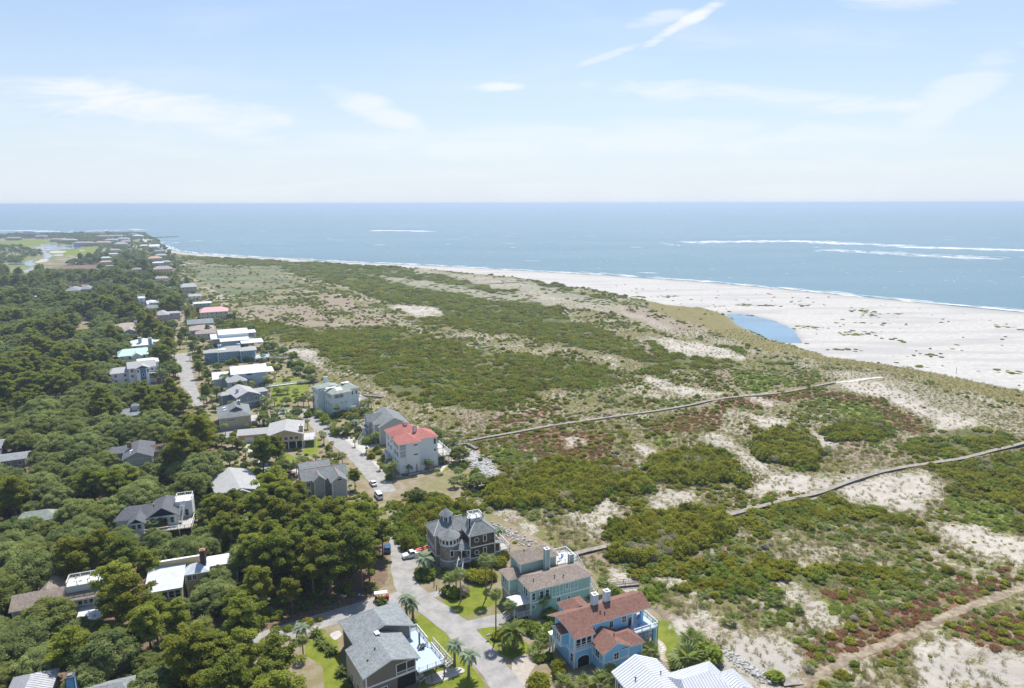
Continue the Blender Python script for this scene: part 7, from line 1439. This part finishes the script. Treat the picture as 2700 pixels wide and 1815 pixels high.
# ------------------------------------------------------------------ boardwalks
plankm = mat('weathered_planks', (.25, .22, .185), .9, .18, .8, var2=(.30, .27, .23)); pile_m = mat('dark_piles', (.13, .11, .09), .9)
def walkway(name, pts, label, w=1.7, lift=.7, rails=None, m=None, g0=0.0, cat='boardwalk'):
    P = np.array(pts, float); out = [P[0]]
    for a, b in zip(P[:-1], P[1:]):
        k = max(1, int(np.hypot(*(b - a)) / 2.4))
        for i in range(1, k + 1): out.append(a + (b - a) * i / k)
    P = np.array(out); Q = P.copy()
    for _ in range(3): Q[1:-1] = (Q[:-2] + 2 * Q[1:-1] + Q[2:]) / 4
    P = Q; T = np.gradient(P, axis=0); T /= np.linalg.norm(T, axis=1)[:, None]; Nn = np.stack([-T[:, 1], T[:, 0]], 1)
    Z = np.array([float(hgt(x, y)) for x, y in P]); Z = np.convolve(np.pad(Z, 4, mode='edge'), np.ones(9) / 9, 'valid') + lift
    r = empty(name, *P[0], 0); ox, oy = P[0]; tag(r, label, cat); d = MB(); pl = MB()
    for i in range(len(P) - 1):
        a, b = P[i], P[i + 1]
        d.v += [(*(a + Nn[i] * w / 2 - (ox, oy)), Z[i]), (*(a - Nn[i] * w / 2 - (ox, oy)), Z[i]), (*(a - Nn[i] * w / 2 - (ox, oy)), Z[i] - .2), (*(a + Nn[i] * w / 2 - (ox, oy)), Z[i] - .2)]
    d.v += [(*(P[-1] + s * Nn[-1] * w / 2 - (ox, oy)), Z[-1] - q) for s, q in ((1, 0), (-1, 0), (-1, .2), (1, .2))]
    k_ = d.mi(m or plankm)
    for i in range(len(P) - 1):
        for j in range(4): e, f = i * 4 + j, i * 4 + (j + 1) % 4; d.f.append((e, e + 4, f + 4, f)); d.m.append(k_)
    d.build('walkway_deck', r)
    for i in range(0, len(P)):
        for s in (-1, 1):
            x, y = P[i] + s * Nn[i] * (w / 2 - .1) - (ox, oy); pl.box(x - .08, x + .08, y - .08, y + .08, -1.2 + Z[i] - lift, Z[i] - .21, m or pile_m)
    o = pl.build('piles', r); tag(o, kind='stuff')
    if rails:
        a = MB()
        for s in (-1, 1):
            for i in range(len(P) - 1):
                p = (*(P[i] + s * Nn[i] * w / 2 - (ox, oy)), Z[i]); q = (*(P[i + 1] + s * Nn[i + 1] * w / 2 - (ox, oy)), Z[i + 1])
                for h_ in (1.0, .5): a.bar((p[0], p[1], p[2] + h_), (q[0], q[1], q[2] + h_), .09, rails)
                a.box(p[0] - .07, p[0] + .07, p[1] - .07, p[1] + .07, p[2] - .3, p[2] + 1.05, rails)
        a.build('railing', r)
W_ = lambda f, *pts: [G(*f(*p)) for p in pts]
walkway('boardwalk', W_(cd_, (1068, 1006), (1090, 1001), (1150, 991), (1300, 966), (1400, 951), (1500, 938), (1600, 921), (1700, 906), (1780, 900), (1840, 888), (1900, 877)), 'long weathered boardwalk crossing the dunes from the coral-roofed house to the beach', 1.6, .55)
walkway('boardwalk', W_(cd_, (1296, 1270), (1330, 1259), (1395, 1246), (1500, 1221), (1600, 1197), (1660, 1181), (1720, 1166), (1800, 1145), (1860, 1132), (1925, 1104), (1990, 1087), (2100, 1070), (2190, 1055), (2260, 1034), (2360, 1012)), 'near boardwalk from behind the sage green house past the sand hollows to the right edge', 1.7, .65)
walkway('railed_walkway', W_(cI, (1165, 565), (1300, 555), (1440, 540)), 'short railed wooden walkway on white sand beside the sky blue house', 1.3, .5, pile_m)
walkway('railed_walkway', W_(cO, (1660, 1010), (1800, 1005), (1960, 985), (2000, 985)), 'dark railed walkway from the coral-roofed house deck to the boardwalk', 1.5, .8, mat('old_rail_wood', (.22, .19, .16)))
walkway('railed_walkway', W_(cO, (1990, 980), (2060, 1010), (2110, 1045)), 'short railed landing ramp dropping towards the white rocks', 1.6, .7, MATS['old_rail_wood'])
walkway('garden_walkway', W_(cP, (1120, 1125), (1400, 1092), (1700, 1055), (1810, 1045)), 'narrow white railed walkway along the lawn near the slate blue house', 1.2, .5, white, white)
walkway('garden_walkway', W_(cP, (1230, 700), (1380, 705), (1520, 695)), 'white walkway leading seaward from the long deep blue house', 2.0, .8, white)
walkway('garden_walkway', W_(cP, (1600, 690), (1700, 730), (1800, 780)), 'pale plank walkway on sand beyond the long deep blue house', 2.6, .3)
walkway('boardwalk', W_(cP, (1100, 325), (1290, 325)), 'low boardwalk stub beyond the modern white house', 1.6, .6)
walkway('boardwalk', W_(cM, (1320, 495), (1440, 490), (1560, 480)), 'boardwalk piece among shrubs far out in the dunes, left one', 2.2, .6)
walkway('boardwalk', W_(cM, (1790, 650), (1850, 640)), 'short boardwalk piece among shrubs, middle of the dunes', 2.0, .7)
walkway('boardwalk', W_(cM, (1840, 455), (1980, 445), (2230, 425)), 'thin far boardwalk line below the striped sand, right of centre', 2.0, .7)
walkway('boardwalk', W_(cM, (1725, 262), (1900, 252), (2050, 246)), 'farthest boardwalk near the beach edge', 2.4, .7)
walkway('boardwalk', W_(cM, (1070, 945), (1190, 955)), 'boardwalk stub behind the white skylight mansion', 1.8, .7, MATS['old_rail_wood'])
walkway('plank_landing', W_(cJ, (835, 1420), (900, 1400), (955, 1410)), 'grey plank landing where the sandy path begins at the bottom edge', 2.2, .35)
# ------------------------------------------------------------------ rock revetments
rock_m = mat('pale_rock', (.46, .45, .43), .85, .25, 1.2, objvar=.3, bump=.4)
def rock(seed, r=1.0):
    q = random.Random(seed); mb = MB(); mb.v = [tuple(c * r * q.uniform(.7, 1.15) * (1 if i < 2 else .7) for i, c in enumerate(v)) for v in IV]; mb.f = [tuple(f) for f in IF.tolist()]; mb.m = [0] * 20; mb.mi(rock_m); return mb
def rock_strip(label, pts, w, n, s, seed, big=0):
    q = random.Random(seed); P = np.array(pts); L = np.r_[0, np.cumsum(np.hypot(*np.diff(P, axis=0).T))]; M_ = MB(); M_.mi(rock_m); ms = [rock(seed + i).mesh('boulder') for i in range(4)]
    for i in range(n):
        t = q.uniform(0, L[-1]); x = np.interp(t, L, P[:, 0]) + q.gauss(0, w / 3); y = np.interp(t, L, P[:, 1]) + q.gauss(0, w / 3); rr = s * q.uniform(.4, 1.3); z = float(hgt(x, y))
        if i < big:
            o = link('boulder', ms[i % 4], None, (x, y, z + .25), q.uniform(0, 6), s * q.uniform(1.3, 1.9)); pend(o, x, y, 'large pale', 'boulder', 'boulder', 'boulders in the rock bank', 'boulders'); continue
        k = rock(seed * 100 + i, rr); b = len(M_.v); M_.v += [(a + x, c + y, d + z + .1) for a, c, d in k.v]; M_.f += [tuple(b + j for j in f) for f in k.f]; M_.m += [0] * 20
    tag(M_.build('rock_bank'), label, 'rocks', kind='stuff')
rock_strip('bank of broken pale rocks beside the coral-roofed house lot', W_(cO, (1920, 1060), (2050, 1130), (2180, 1230), (2320, 1360)), 6.0, 950, .5, 3, 22)
rock_strip('thin line of pale rocks behind the shingled turret house', W_(cF, (1960, 740), (2060, 790), (2170, 850), (2280, 910)), 2.6, 170, .38, 4, 6)
rock_strip('thin line of pale rocks beyond the white seamed metal roof', W_(cJ, (480, 1250), (560, 1290), (650, 1340), (750, 1415)), 2.2, 190, .34, 5, 6)
rock_strip('small pale rocks on sand behind the brown thicket', W_(cF, (1700, 470), (1820, 430)), 2.0, 50, .35, 6)
# ------------------------------------------------------------------ surf and breakers
foam = mat('white_foam', (.80, .82, .84), .8, .03, .05)
def surf(name, pts, w, n, seed, lmin, lmax, spread):
    q = random.Random(seed); P = np.array(pts); L = np.r_[0, np.cumsum(np.hypot(*np.diff(P, axis=0).T))]; M_ = MB()
    for i in range(n):
        t = q.uniform(0, L[-1]); x, y = np.interp(t, L, P[:, 0]), np.interp(t, L, P[:, 1]); x2, y2 = np.interp(t + 20, L, P[:, 0]), np.interp(t + 20, L, P[:, 1]); a = math.atan2(y2 - y, x2 - x + 1e-6) + q.uniform(-.06, .06)
        if x2 == x and y2 == y: continue
        off = q.gauss(0, spread / 2); x, y = x - sin(a) * off, y + cos(a) * off; l, ww = q.uniform(lmin, lmax), w * q.uniform(.4, 1.2); k = 9
        up = [(x + cos(a) * l * (j / k - .5) - sin(a) * ww * sin(pi * j / k) * q.uniform(.3, 1), y + sin(a) * l * (j / k - .5) + cos(a) * ww * sin(pi * j / k) * q.uniform(.3, 1), -.5 + i * .0004) for j in range(k + 1)]
        dn = [(x + cos(a) * l * (j / k - .5) + sin(a) * ww * .4 * sin(pi * j / k), y + sin(a) * l * (j / k - .5) - cos(a) * ww * .4 * sin(pi * j / k), -.5 + i * .0004) for j in range(k - 1, 0, -1)]
        M_.poly((up + dn)[::-1], foam)
    tag(M_.build(name), kind='stuff')
surf('shore_surf', [(x + 0, y + 6) for x, y in SHORE[3:-4]], 2.6, 800, 1, 6, 34, 12)
surf('breakers', W_(cd_, (1560, 553), (1640, 552), (1760, 551), (1850, 551), (1900, 556), (1990, 558), (2060, 562)), 7, 420, 2, 6, 40, 48)
surf('breakers', W_(cd_, (2050, 564), (2150, 567), (2260, 570), (2400, 575)), 6, 240, 3, 6, 40, 34); surf('breakers', W_(cd_, (1880, 570), (2000, 577), (2100, 583), (2280, 592)), 4, 260, 4, 5, 30, 46)
surf('breakers', W_(cd_, (850, 525), (910, 525), (970, 527)), 10, 80, 5, 12, 70, 40); surf('breakers', W_(cd_, (1500, 553), (1540, 560)), 3, 10, 6, 10, 30, 14)
surf('breakers', W_(cd_, (-40, 524), (60, 523), (170, 528), (260, 522), (330, 521)), 12, 60, 7, 20, 90, 60); surf('breakers', W_(cd_, (360, 549), (400, 552), (470, 545)), 3, 16, 8, 10, 30, 10)
surf('whitecaps', W_(cd_, (500, 545), (900, 560), (1300, 575), (1900, 610), (2300, 650)), 1.0, 420, 9, 2, 8, 260); surf('whitecaps', W_(cd_, (400, 520), (1200, 525), (2300, 535)), 4, 120, 10, 12, 50, 1300)
bx = MB(); q_ = random.Random(4)
for i in range(60):
    t = i / 60; x, y = [a * (1 - t) + b * t for a, b in zip(G(*cA(1840, 392)), G(*cA(2180, 378)))]; k = rock(900 + i, q_.uniform(1.2, 2.2)); b = len(bx.v); bx.v += [(p + x + q_.gauss(0, 2), w + y + q_.gauss(0, 2), v - .1) for p, w, v in k.v]; bx.f += [tuple(b + j for j in f) for f in k.f]; bx.m += [0] * 20
bx.mi(mat('wet_dark_rock', (.09, .085, .08))); tag(bx.build('rock_groyne'), 'dark rock groyne reaching into the sea from the far tip', 'groyne', kind='stuff')
# ------------------------------------------------------------------ vehicles
tyre_m = mat('tyre_rubber', (.02, .02, .02), .85); rim_m = mat('alloy_rim', (.45, .45, .46), .35, metal=.7); lampm = mat('headlamp_glass', (.75, .77, .78), .15); redl = mat('tail_lamp', (.35, .02, .02), .3)
def vehicle(name, label, cat, p, ang, paint, L=4.7, wd=1.85, hh=1.65, kind='suv', group=None):
    x, y = p; e = empty(name, x, y, .05, R(ang)); tag(e, label, cat, group)
    secs = [(-L / 2, .40, .62, .82), (-L / 2 + .12, .30, .95, .95), (-L * .28, .26, 1.0, 1), (L * .20, .26, 1.0, 1), (L * .40, .28, .92, .97), (L / 2 - .1, .32, .82, .92), (L / 2, .42, .66, .80)]
    hm_ = .62 if kind != 'sedan' else .58; b = MB(); k = b.mi(paint)
    for sx_, z0, zt, wf in secs:
        w = wd / 2 * wf; zt = zt * hm_ * hh / .95; b.v += [(sx_, -w * .94, z0), (sx_, -w, (z0 + zt) / 2), (sx_, -w * .93, zt), (sx_, w * .93, zt), (sx_, w, (z0 + zt) / 2), (sx_, w * .94, z0)]
    for i in range(6):
        for j in range(6): a, c = i * 6 + j, i * 6 + (j + 1) % 6; b.f.append((a, c, c + 6, a + 6)); b.m.append(k)
    b.f += [(5, 4, 3, 2, 1, 0), tuple(36 + j for j in range(6))]; b.m += [k, k]; b.build('body', e)
    zb = hm_ * hh * 1.03; c0, c1 = {'suv': (-L * .44, L * .20), 'sedan': (-L * .34, L * .20), 'truck': (-L * .12, L * .22), 'van': (-L * .47, L * .34)}[kind]
    g_ = MB(); gm = MATS['window_glass']; w1, w2 = wd / 2 * .90, wd / 2 * .76; r0, r1 = c0 + (.25 if kind == 'suv' else .35), c1 - .55
    g_.v = [(c0, -w1, zb - .05), (c1, -w1, zb - .05), (c1, w1, zb - .05), (c0, w1, zb - .05), (r0, -w2, hh - .05), (r1, -w2, hh - .05), (r1, w2, hh - .05), (r0, w2, hh - .05)]
    g_.f = [(0, 1, 5, 4), (1, 2, 6, 5), (2, 3, 7, 6), (3, 0, 4, 7), (4, 5, 6, 7)]; g_.m = [g_.mi(gm)] * 5; g_.build('windows', e)
    t = MB(); t.box(r0 - .03, r1 + .03, -w2 - .03, w2 + .03, hh - .05, hh, paint)
    for a, c in ((0, 4), (1, 5), (2, 6), (3, 7)): t.bar(g_.v[a], g_.v[c], .09, paint)
    for s in (-1, 1): m1 = (c0 + c1) / 2; t.bar((m1, s * w1 * 1.005, zb - .05), (m1 - .05, s * w2 * 1.01, hh - .03), .08, paint)
    t.build('roof', e)
    if kind == 'truck': q = MB(); q.box(-L / 2 + .15, c0 - .08, -wd / 2 * .8, wd / 2 * .8, zb - .02, zb + .01, tyre_m); q.build('truck_bed', e)
    tm = MB(); tm.cyl((0, -.12, 0), (0, .12, 0), .37, .37, tyre_m, 14); tm = tm.mesh('wheel'); rm = MB(); rm.cyl((0, -.13, 0), (0, .13, 0), .22, .22, rim_m, 10); rm = rm.mesh('rim')
    for sx_ in (-L * .31, L * .32):
        for s in (-1, 1): o = link('wheel', tm, e, (sx_, s * (wd / 2 - .10), .33)); link('rim', rm, o)
    for s in (-1, 1):
        q = MB(); q.obox(L / 2 - .04, s * wd * .33, .60, .08, .32, .16, lampm); q.build('headlight', e); q = MB(); q.obox(-L / 2 + .06, s * wd * .36, .66, .1, .18, .24, redl); q.build('tail_light', e)
    return e
pw_ = mat('white_car_paint', (.76, .77, .78), .25, .02, spec=.6); pd_ = mat('dark_car_paint', (.03, .04, .055), .2, .05, spec=.6); pb_ = mat('navy_car_paint', (.05, .10, .22), .2, .05, spec=.6); pc_ = mat('copper_car_paint', (.24, .10, .06), .25, .05, spec=.6); ps_ = mat('silver_car_paint', (.45, .47, .50), .25, .05, spec=.6)
vehicle('pickup_truck', 'white four-door pickup beside the hedge-ringed palm, red kayaks above its bed', 'pickup truck', G(*cF(1262, 1005)), 205, pw_, 5.7, 1.95, 1.85, 'truck')
kr_ = mat('red_kayak', (.62, .04, .025), .35, .05, spec=.5)
def kayak(p, z, ang, tilt, label):
    b = MB(); k = b.mi(kr_); n = 12
    for i in range(n + 1):
        t = i / n * 2 - 1; w = .36 * max(.02, 1 - abs(t) ** 2.4); hq = .2 * max(.1, 1 - t * t * .8)
        for j in range(8): a = 2 * pi * j / 8; b.v.append((t * 2.2, cos(a) * w, sin(a) * hq + .25 * t * t))
    for i in range(n):
        for j in range(8): a, c = i * 8 + j, i * 8 + (j + 1) % 8; b.f.append((a, c, c + 8, a + 8)); b.m.append(k)
    e = empty('kayak', *p, z, R(ang)); e.rotation_euler = (0, tilt, R(ang)); b.build('hull', e, True); c = MB(); c.obox(0, 0, .19, .8, .38, .08, MATS['dark_vent_and_shade']); c.build('cockpit', e); tag(e, label, 'kayak', 'red kayaks on the pickup')
px_, py_ = G(*cF(1262, 1005)); kayak((px_ + 2.6, py_ + 1.5), 1.95, 27, -.10, 'red kayak on the white pickup, nearer the lane'); kayak((px_ + 2.9, py_ + .6), 1.9, 24, -.10, 'red kayak on the white pickup, nearer the palm')
vehicle('parked_car', 'navy blue car half hidden under pines on the sandy verge', 'car', G(*cF(1048, 950)), 100, pb_)
vehicle('parked_car', 'white car at the lane end by the lone pine crown, farther one', 'car', G(*cF(925, 385)), 118, pw_, 4.6, 1.8, 1.5, 'sedan'); vehicle('parked_van', 'white van at the closed lane end beside the pine grove', 'van', G(*cF(972, 495)), 118, pw_, 5.2, 1.9, 2.0, 'van')
vehicle('parked_car', 'copper brown car beside the many-gabled taupe house', 'car', G(*cD(872, 975)), 10, pc_, 4.8); vehicle('parked_car', 'black car at the left corner of the wide pale gable roof', 'car', G(*cC(1170, 1125)), 100, pd_, 4.7)
vehicle('pickup_truck', 'white pickup on the far lane near the pink roof', 'pickup truck', G(*cB(905, 635)), 110, pw_, 5.6, 1.95, 1.85, 'truck'); vehicle('parked_car', 'silver car glimpsed under oaks below the yellow metal-roofed house', 'car', G(*cE(1280, 1075)), 15, ps_)
vehicle('parked_car', 'dark car in the shade of pines left of the olive tan house', 'car', G(*cC(1190, 640)), 100, pd_); vehicle('parked_car', 'pale car on the carport drive behind the wide pale gable roof', 'car', G(*cC(1215, 1080)), 20, ps_)
def golf_cart(p, ang):
    e = empty('golf_cart', *p, .05, R(ang)); tag(e, 'red six-seat golf cart with white roof, parked at the wood edge by the lane', 'golf cart'); rp = mat('red_cart_paint', (.40, .03, .025), .3)
    b = MB(); b.v = [(x, s * w, z) for x, w, z in [(1.75, .5, .45), (1.75, .5, .75), (1.2, .6, .98), (1.0, .6, .45)] for s in (-1, 1)]; b.f = [(0, 1, 3, 2), (2, 3, 5, 4), (4, 5, 7, 6), (0, 2, 4, 6), (1, 7, 5, 3), (0, 6, 7, 1)]; b.m = [b.mi(rp)] * 6; b.box(-1.75, 1.05, -.6, .6, .30, .48, rp); b.box(-1.75, -1.2, -.6, .6, .48, .72, rp); b.build('body', e)
    for x in (.35, -.55, -1.35): b = MB(); b.box(x - .25, x + .25, -.55, .55, .5, .72, mat('tan_seat', (.5, .36, .2))); b.box(x - .34, x - .22, -.55, .55, .72, 1.15, MATS['tan_seat']); b.build('seat', e)
    b = MB(); b.box(-1.85, 1.3, -.65, .65, 1.86, 1.94, white); b.build('canopy', e)
    for x in (1.15, -.1, -1.7):
        for s in (-1, 1): b = MB(); b.bar((x, s * .58, .5), (x * .97, s * .58, 1.87), .05, tyre_m); b.build('roof_post', e)
    for x in (1.3, -1.25):
        for s in (-1, 1): b = MB(); b.cyl((x, s * .50, .24), (x, s * .66, .24), .26, .26, tyre_m, 12); b.build('wheel', e)
golf_cart(G(*cF(1000, 1372)), 12)
# ------------------------------------------------------------------ small things in the gardens
def mailbox(p, label):
    e = empty('mailbox', *p, 0, R(30)); tag(e, label, 'mailbox'); b = MB(); b.box(-.07, .07, -.07, .07, 0, 1.1, white); b.build('post', e); b = MB(); b.cyl((-.38, 0, 1.28), (.38, 0, 1.28), .2, .2, mat('grey_mailbox', (.4, .41, .42), .4), 10); b.box(-.38, .38, -.2, .2, 1.08, 1.28, MATS['grey_mailbox']); b.build('box', e); b = MB(); b.box(-.1, .1, .2, .23, 1.2, 1.5, MATS['coral'] if 'coral' in MATS else redl); b.build('flag', e)
mailbox(G(*cG(690, 1195)), 'grey mailbox on a post by the tall palm near the green house drive'); mailbox(G(*cG(775, 1278)), 'pale mailbox on a post in front of the huge date palm')
for i, (x_, y_) in enumerate([(1448, 1262), (1470, 1290), (1492, 1315), (1516, 1345), (1530, 1300), (1540, 1330)]):
    x, y = G(*cF(x_, y_)); b = MB(); b.cyl((0, 0, 0), (0, 0, 1.3), .11, .1, pile_m, 8); o = b.build('wooden_post'); o.location = (x, y, 0); pend(o, x, y, 'dark round', 'wooden post', 'post', 'wooden posts by the palm group at the lane bend', 'posts')
hp_ = []
for k in range(46):
    a = k * 2.39996; d = 2.9 * (k / 46) ** .5; hp_.append((cos(a) * d, sin(a) * d, .85, .62, .72, random.Random(k).uniform(.2, .8)))
x, y = G(*cG(210, 700)); o = link('round_hedge', puffs('hedge_foliage', hp_, 70, .15, lf_bush2, 1, .9, -.3, .4), None, (x, y, 0)); tag(o, 'clipped round green hedge ringing the pindo palm at the lane bend', 'hedge')
def chair(h, u, v, z, ang, m, label, rec=.35):
    x, y = h.W(u, v); e = empty('deck_chair', x, y, z, h.th + R(ang)); tag(e, label, 'chair', 'deck chairs'); b = MB(); b.obox(0, 0, .36, .5, .5, .06, m); b.build('seat', e); b = MB(); b.bar((-.25, 0, .38), (-.25 - rec, 0, .95), .5, m, .05); b.build('backrest', e)
    for a in (-.2, .2):
        for c in (-.22, .22): b = MB(); b.box(a - .03, a + .03, c - .03, c + .03, 0, .34, m); b.build('leg', e)
def table(h, u, v, z, r, m, label):
    x, y = h.W(u, v); e = empty('deck_table', x, y, z, h.th); tag(e, label, 'table'); b = MB(); b.cyl((0, 0, .70), (0, 0, .75), r, r, m, 14); b.build('tabletop', e); b = MB(); b.cyl((0, 0, 0), (0, 0, .7), .06, .06, m, 8); b.cyl((0, 0, 0), (0, 0, .04), .3, .3, m, 10); b.build('pedestal', e)
dkm = mat('dark_furniture', (.06, .05, .05), .6); crm = mat('cream_furniture', (.66, .60, .45), .6); blm = mat('blue_furniture', (.10, .22, .42), .6)
table(H8, 15.4, 5.2, 3.2, .55, dkm, 'small round dark table on the pale blue deck'); chair(H8, 14.5, 5.0, 3.2, 180, dkm, 'dark chair left of the round table on the pale blue deck'); chair(H8, 16.2, 5.6, 3.2, 10, dkm, 'dark chair right of the round table on the pale blue deck'); chair(H8, 13.2, 3.0, 3.2, 60, dkm, 'single dark chair near the middle of the pale blue deck')
hd = HOUSES[0]; chair(hd, 13.2, 9.2, 7.9, 20, blm, 'blue lounger on the upper deck of the sage green house, nearer the chimney', .5); chair(hd, 14.6, 10.6, 7.9, 40, blm, 'blue lounger on the upper deck of the sage green house, seaward one', .5)
hb = HOUSES[1]; chair(hb, 18.6, 3.6, 4.55, 200, blm, 'blue chair on the corner balcony of the sky blue house'); chair(hb, 17.2, 1.4, 4.55, 120, blm, 'second blue chair by the front rail of the sky blue balcony')
hr = [h for h in HOUSES if 'rooftop deck' in h.label and 'grey brown' in h.label][0]; chair(hr, -.6, 4.4, 8.6, 230, crm, 'cream armchair on the white rooftop deck, left one'); chair(hr, 2.2, 4.8, 8.6, 200, crm, 'cream armchair on the white rooftop deck, right one'); table(hr, .8, 4.2, 8.6, .35, crm, 'small cream table between the rooftop armchairs')
def picnic(h, u, v, z):
    x, y = h.W(u, v); e = empty('picnic_table', x, y, z, h.th + .4); tag(e, 'white picnic table in the open shade under the grey-roofed corner house', 'table'); b = MB(); b.box(-1, 1, -.4, .4, .72, .78, white); b.build('tabletop', e)
    for s in (-1, 1): b = MB(); b.box(-1, 1, s * .75 - .14, s * .75 + .14, .42, .47, white); b.build('bench', e); b = MB(); b.bar((s * .75, -.7, 0), (s * .75, .2, .72), .08, white); b.bar((s * .75, .7, 0), (s * .75, -.2, .72), .08, white); b.build('leg', e)
picnic(H8, 12.4, 0.2, 0)
for i, (x_, y_) in enumerate([(858, 540), (895, 570), (922, 605), (928, 635), (910, 665), (888, 690)]):
    f = CR(1580, 1600, 420, 2333); x, y = G(*f(x_, y_)); b = MB(); b.obox(0, 0, .03, .62, .42, .06, mat('white_paving_stone', (.6, .59, .56))); o = b.build('stepping_stone'); o.location = (x, y, .02); pend(o, x, y, 'square white', 'stepping stone', 'paving stone', 'stepping stones by the sky blue house lawn', 'stepping stones')
patch('garden_path', [G(*CR(1580, 1600, 420, 2333)(*p)) for p in ((845, 470), (930, 530), (985, 620), (940, 720), (1015, 800), (950, 820), (880, 770), (860, 640), (845, 560))], paver, .015)
def canopy(p, w, label, m):
    x, y = p; z = float(hgt(x, y)); e = empty('beach_canopy', x, y, z, .4); tag(e, label, 'beach tent', 'blue beach canopies'); b = MB(); b.v = [(-w, -w, 2.1), (w, -w, 2.1), (w, w, 2.1), (-w, w, 2.1), (0, 0, 2.8)]; b.f = [(0, 1, 4), (1, 2, 4), (2, 3, 4), (3, 0, 4), (3, 2, 1, 0)]; b.m = [b.mi(m)] * 5; b.build('canopy_top', e)
    for a in (-w, w):
        for c in (-w, w): b = MB(); b.box(a - .05, a + .05, c - .05, c + .05, 0, 2.1, white); b.build('leg', e)
cb_ = mat('blue_canvas', (.06, .22, .50), .8)
canopy(G(*cL(605, 166)), 1.7, 'blue beach canopy alone on the wide white beach', cb_)
for k, x_ in enumerate((776, 790, 802)): canopy(G(*cM(x_, 103)), 2.4, f'{("left", "middle", "right")[k]} of three far blue canopies on the narrow beach', cb_)
for k, x_ in enumerate((978, 992)): canopy(G(*cM(x_, 111)), 2.6, f'{("left", "right")[k]} of two far blue canopies on the narrow beach', cb_)
def person(p, label):
    """standing figure, one skin; about ten pixels tall in the photograph at most"""
    x, y = p; z = float(hgt(x, y)); me = bpy.data.meshes.new('body'); J_ = [(0, 0, .95), (0, 0, 1.2), (0, 0, 1.45), (0, 0, 1.58), (0, .02, 1.72), (-.1, 0, .92), (-.12, .06, .5), (-.12, 0, .06), (.1, 0, .92), (.12, -.05, .5), (.12, -.08, .06), (-.2, 0, 1.42), (-.27, 0, 1.15), (-.28, .08, .9), (.2, 0, 1.42), (.27, 0, 1.15), (.28, .08, .9)]
    E_ = [(0, 1), (1, 2), (2, 3), (3, 4), (0, 5), (5, 6), (6, 7), (0, 8), (8, 9), (9, 10), (2, 11), (11, 12), (12, 13), (2, 14), (14, 15), (15, 16)]; rad = [.14, .13, .15, .06, .11, .09, .065, .045, .09, .065, .045, .06, .045, .035, .06, .045, .035]
    me.from_pydata(J_, E_, []); me.materials.append(mat('swimwear_and_skin', (.16, .11, .09), .7)); o = link('person', me, None, (x, y, z)); sk_ = o.modifiers.new('skin', 'SKIN'); o.modifiers.new('smooth', 'SUBSURF').levels = 1
    if me.skin_vertices:
        for v, r_ in zip(me.skin_vertices[0].data, rad): v.radius = (r_, r_)
    tag(o, label, 'person'); return o
pm_ = person(G(*cL(1406, 212)), 'person standing alone on the wet sand near the water')
for nm_, p, h_ in (('marker_post', cL(1042, 812), 3), ('marker_post', cL(1868, 745), 3.5)):
    x, y = G(*p); b = MB(); b.cyl((0, 0, 0), (0, 0, h_), .12, .1, pile_m, 6); o = b.build(nm_); o.location = (x, y, float(hgt(x, y))); pend(o, x, y, 'thin dark', 'marker post', 'post', None, 'posts')
bb = MB(); bb.obox(0, 0, .35, .9, .4, .5, mat('bright_blue_plastic', (.04, .16, .50), .4)); bb.obox(.2, 0, .7, .3, .35, .2, white); o = bb.build('toy_box'); x, y = G(*cF(797, 1352)); o.location = (x, y, 0); tag(o, 'small blue and white object on brown leaf litter by the lane', 'box')
label_all()
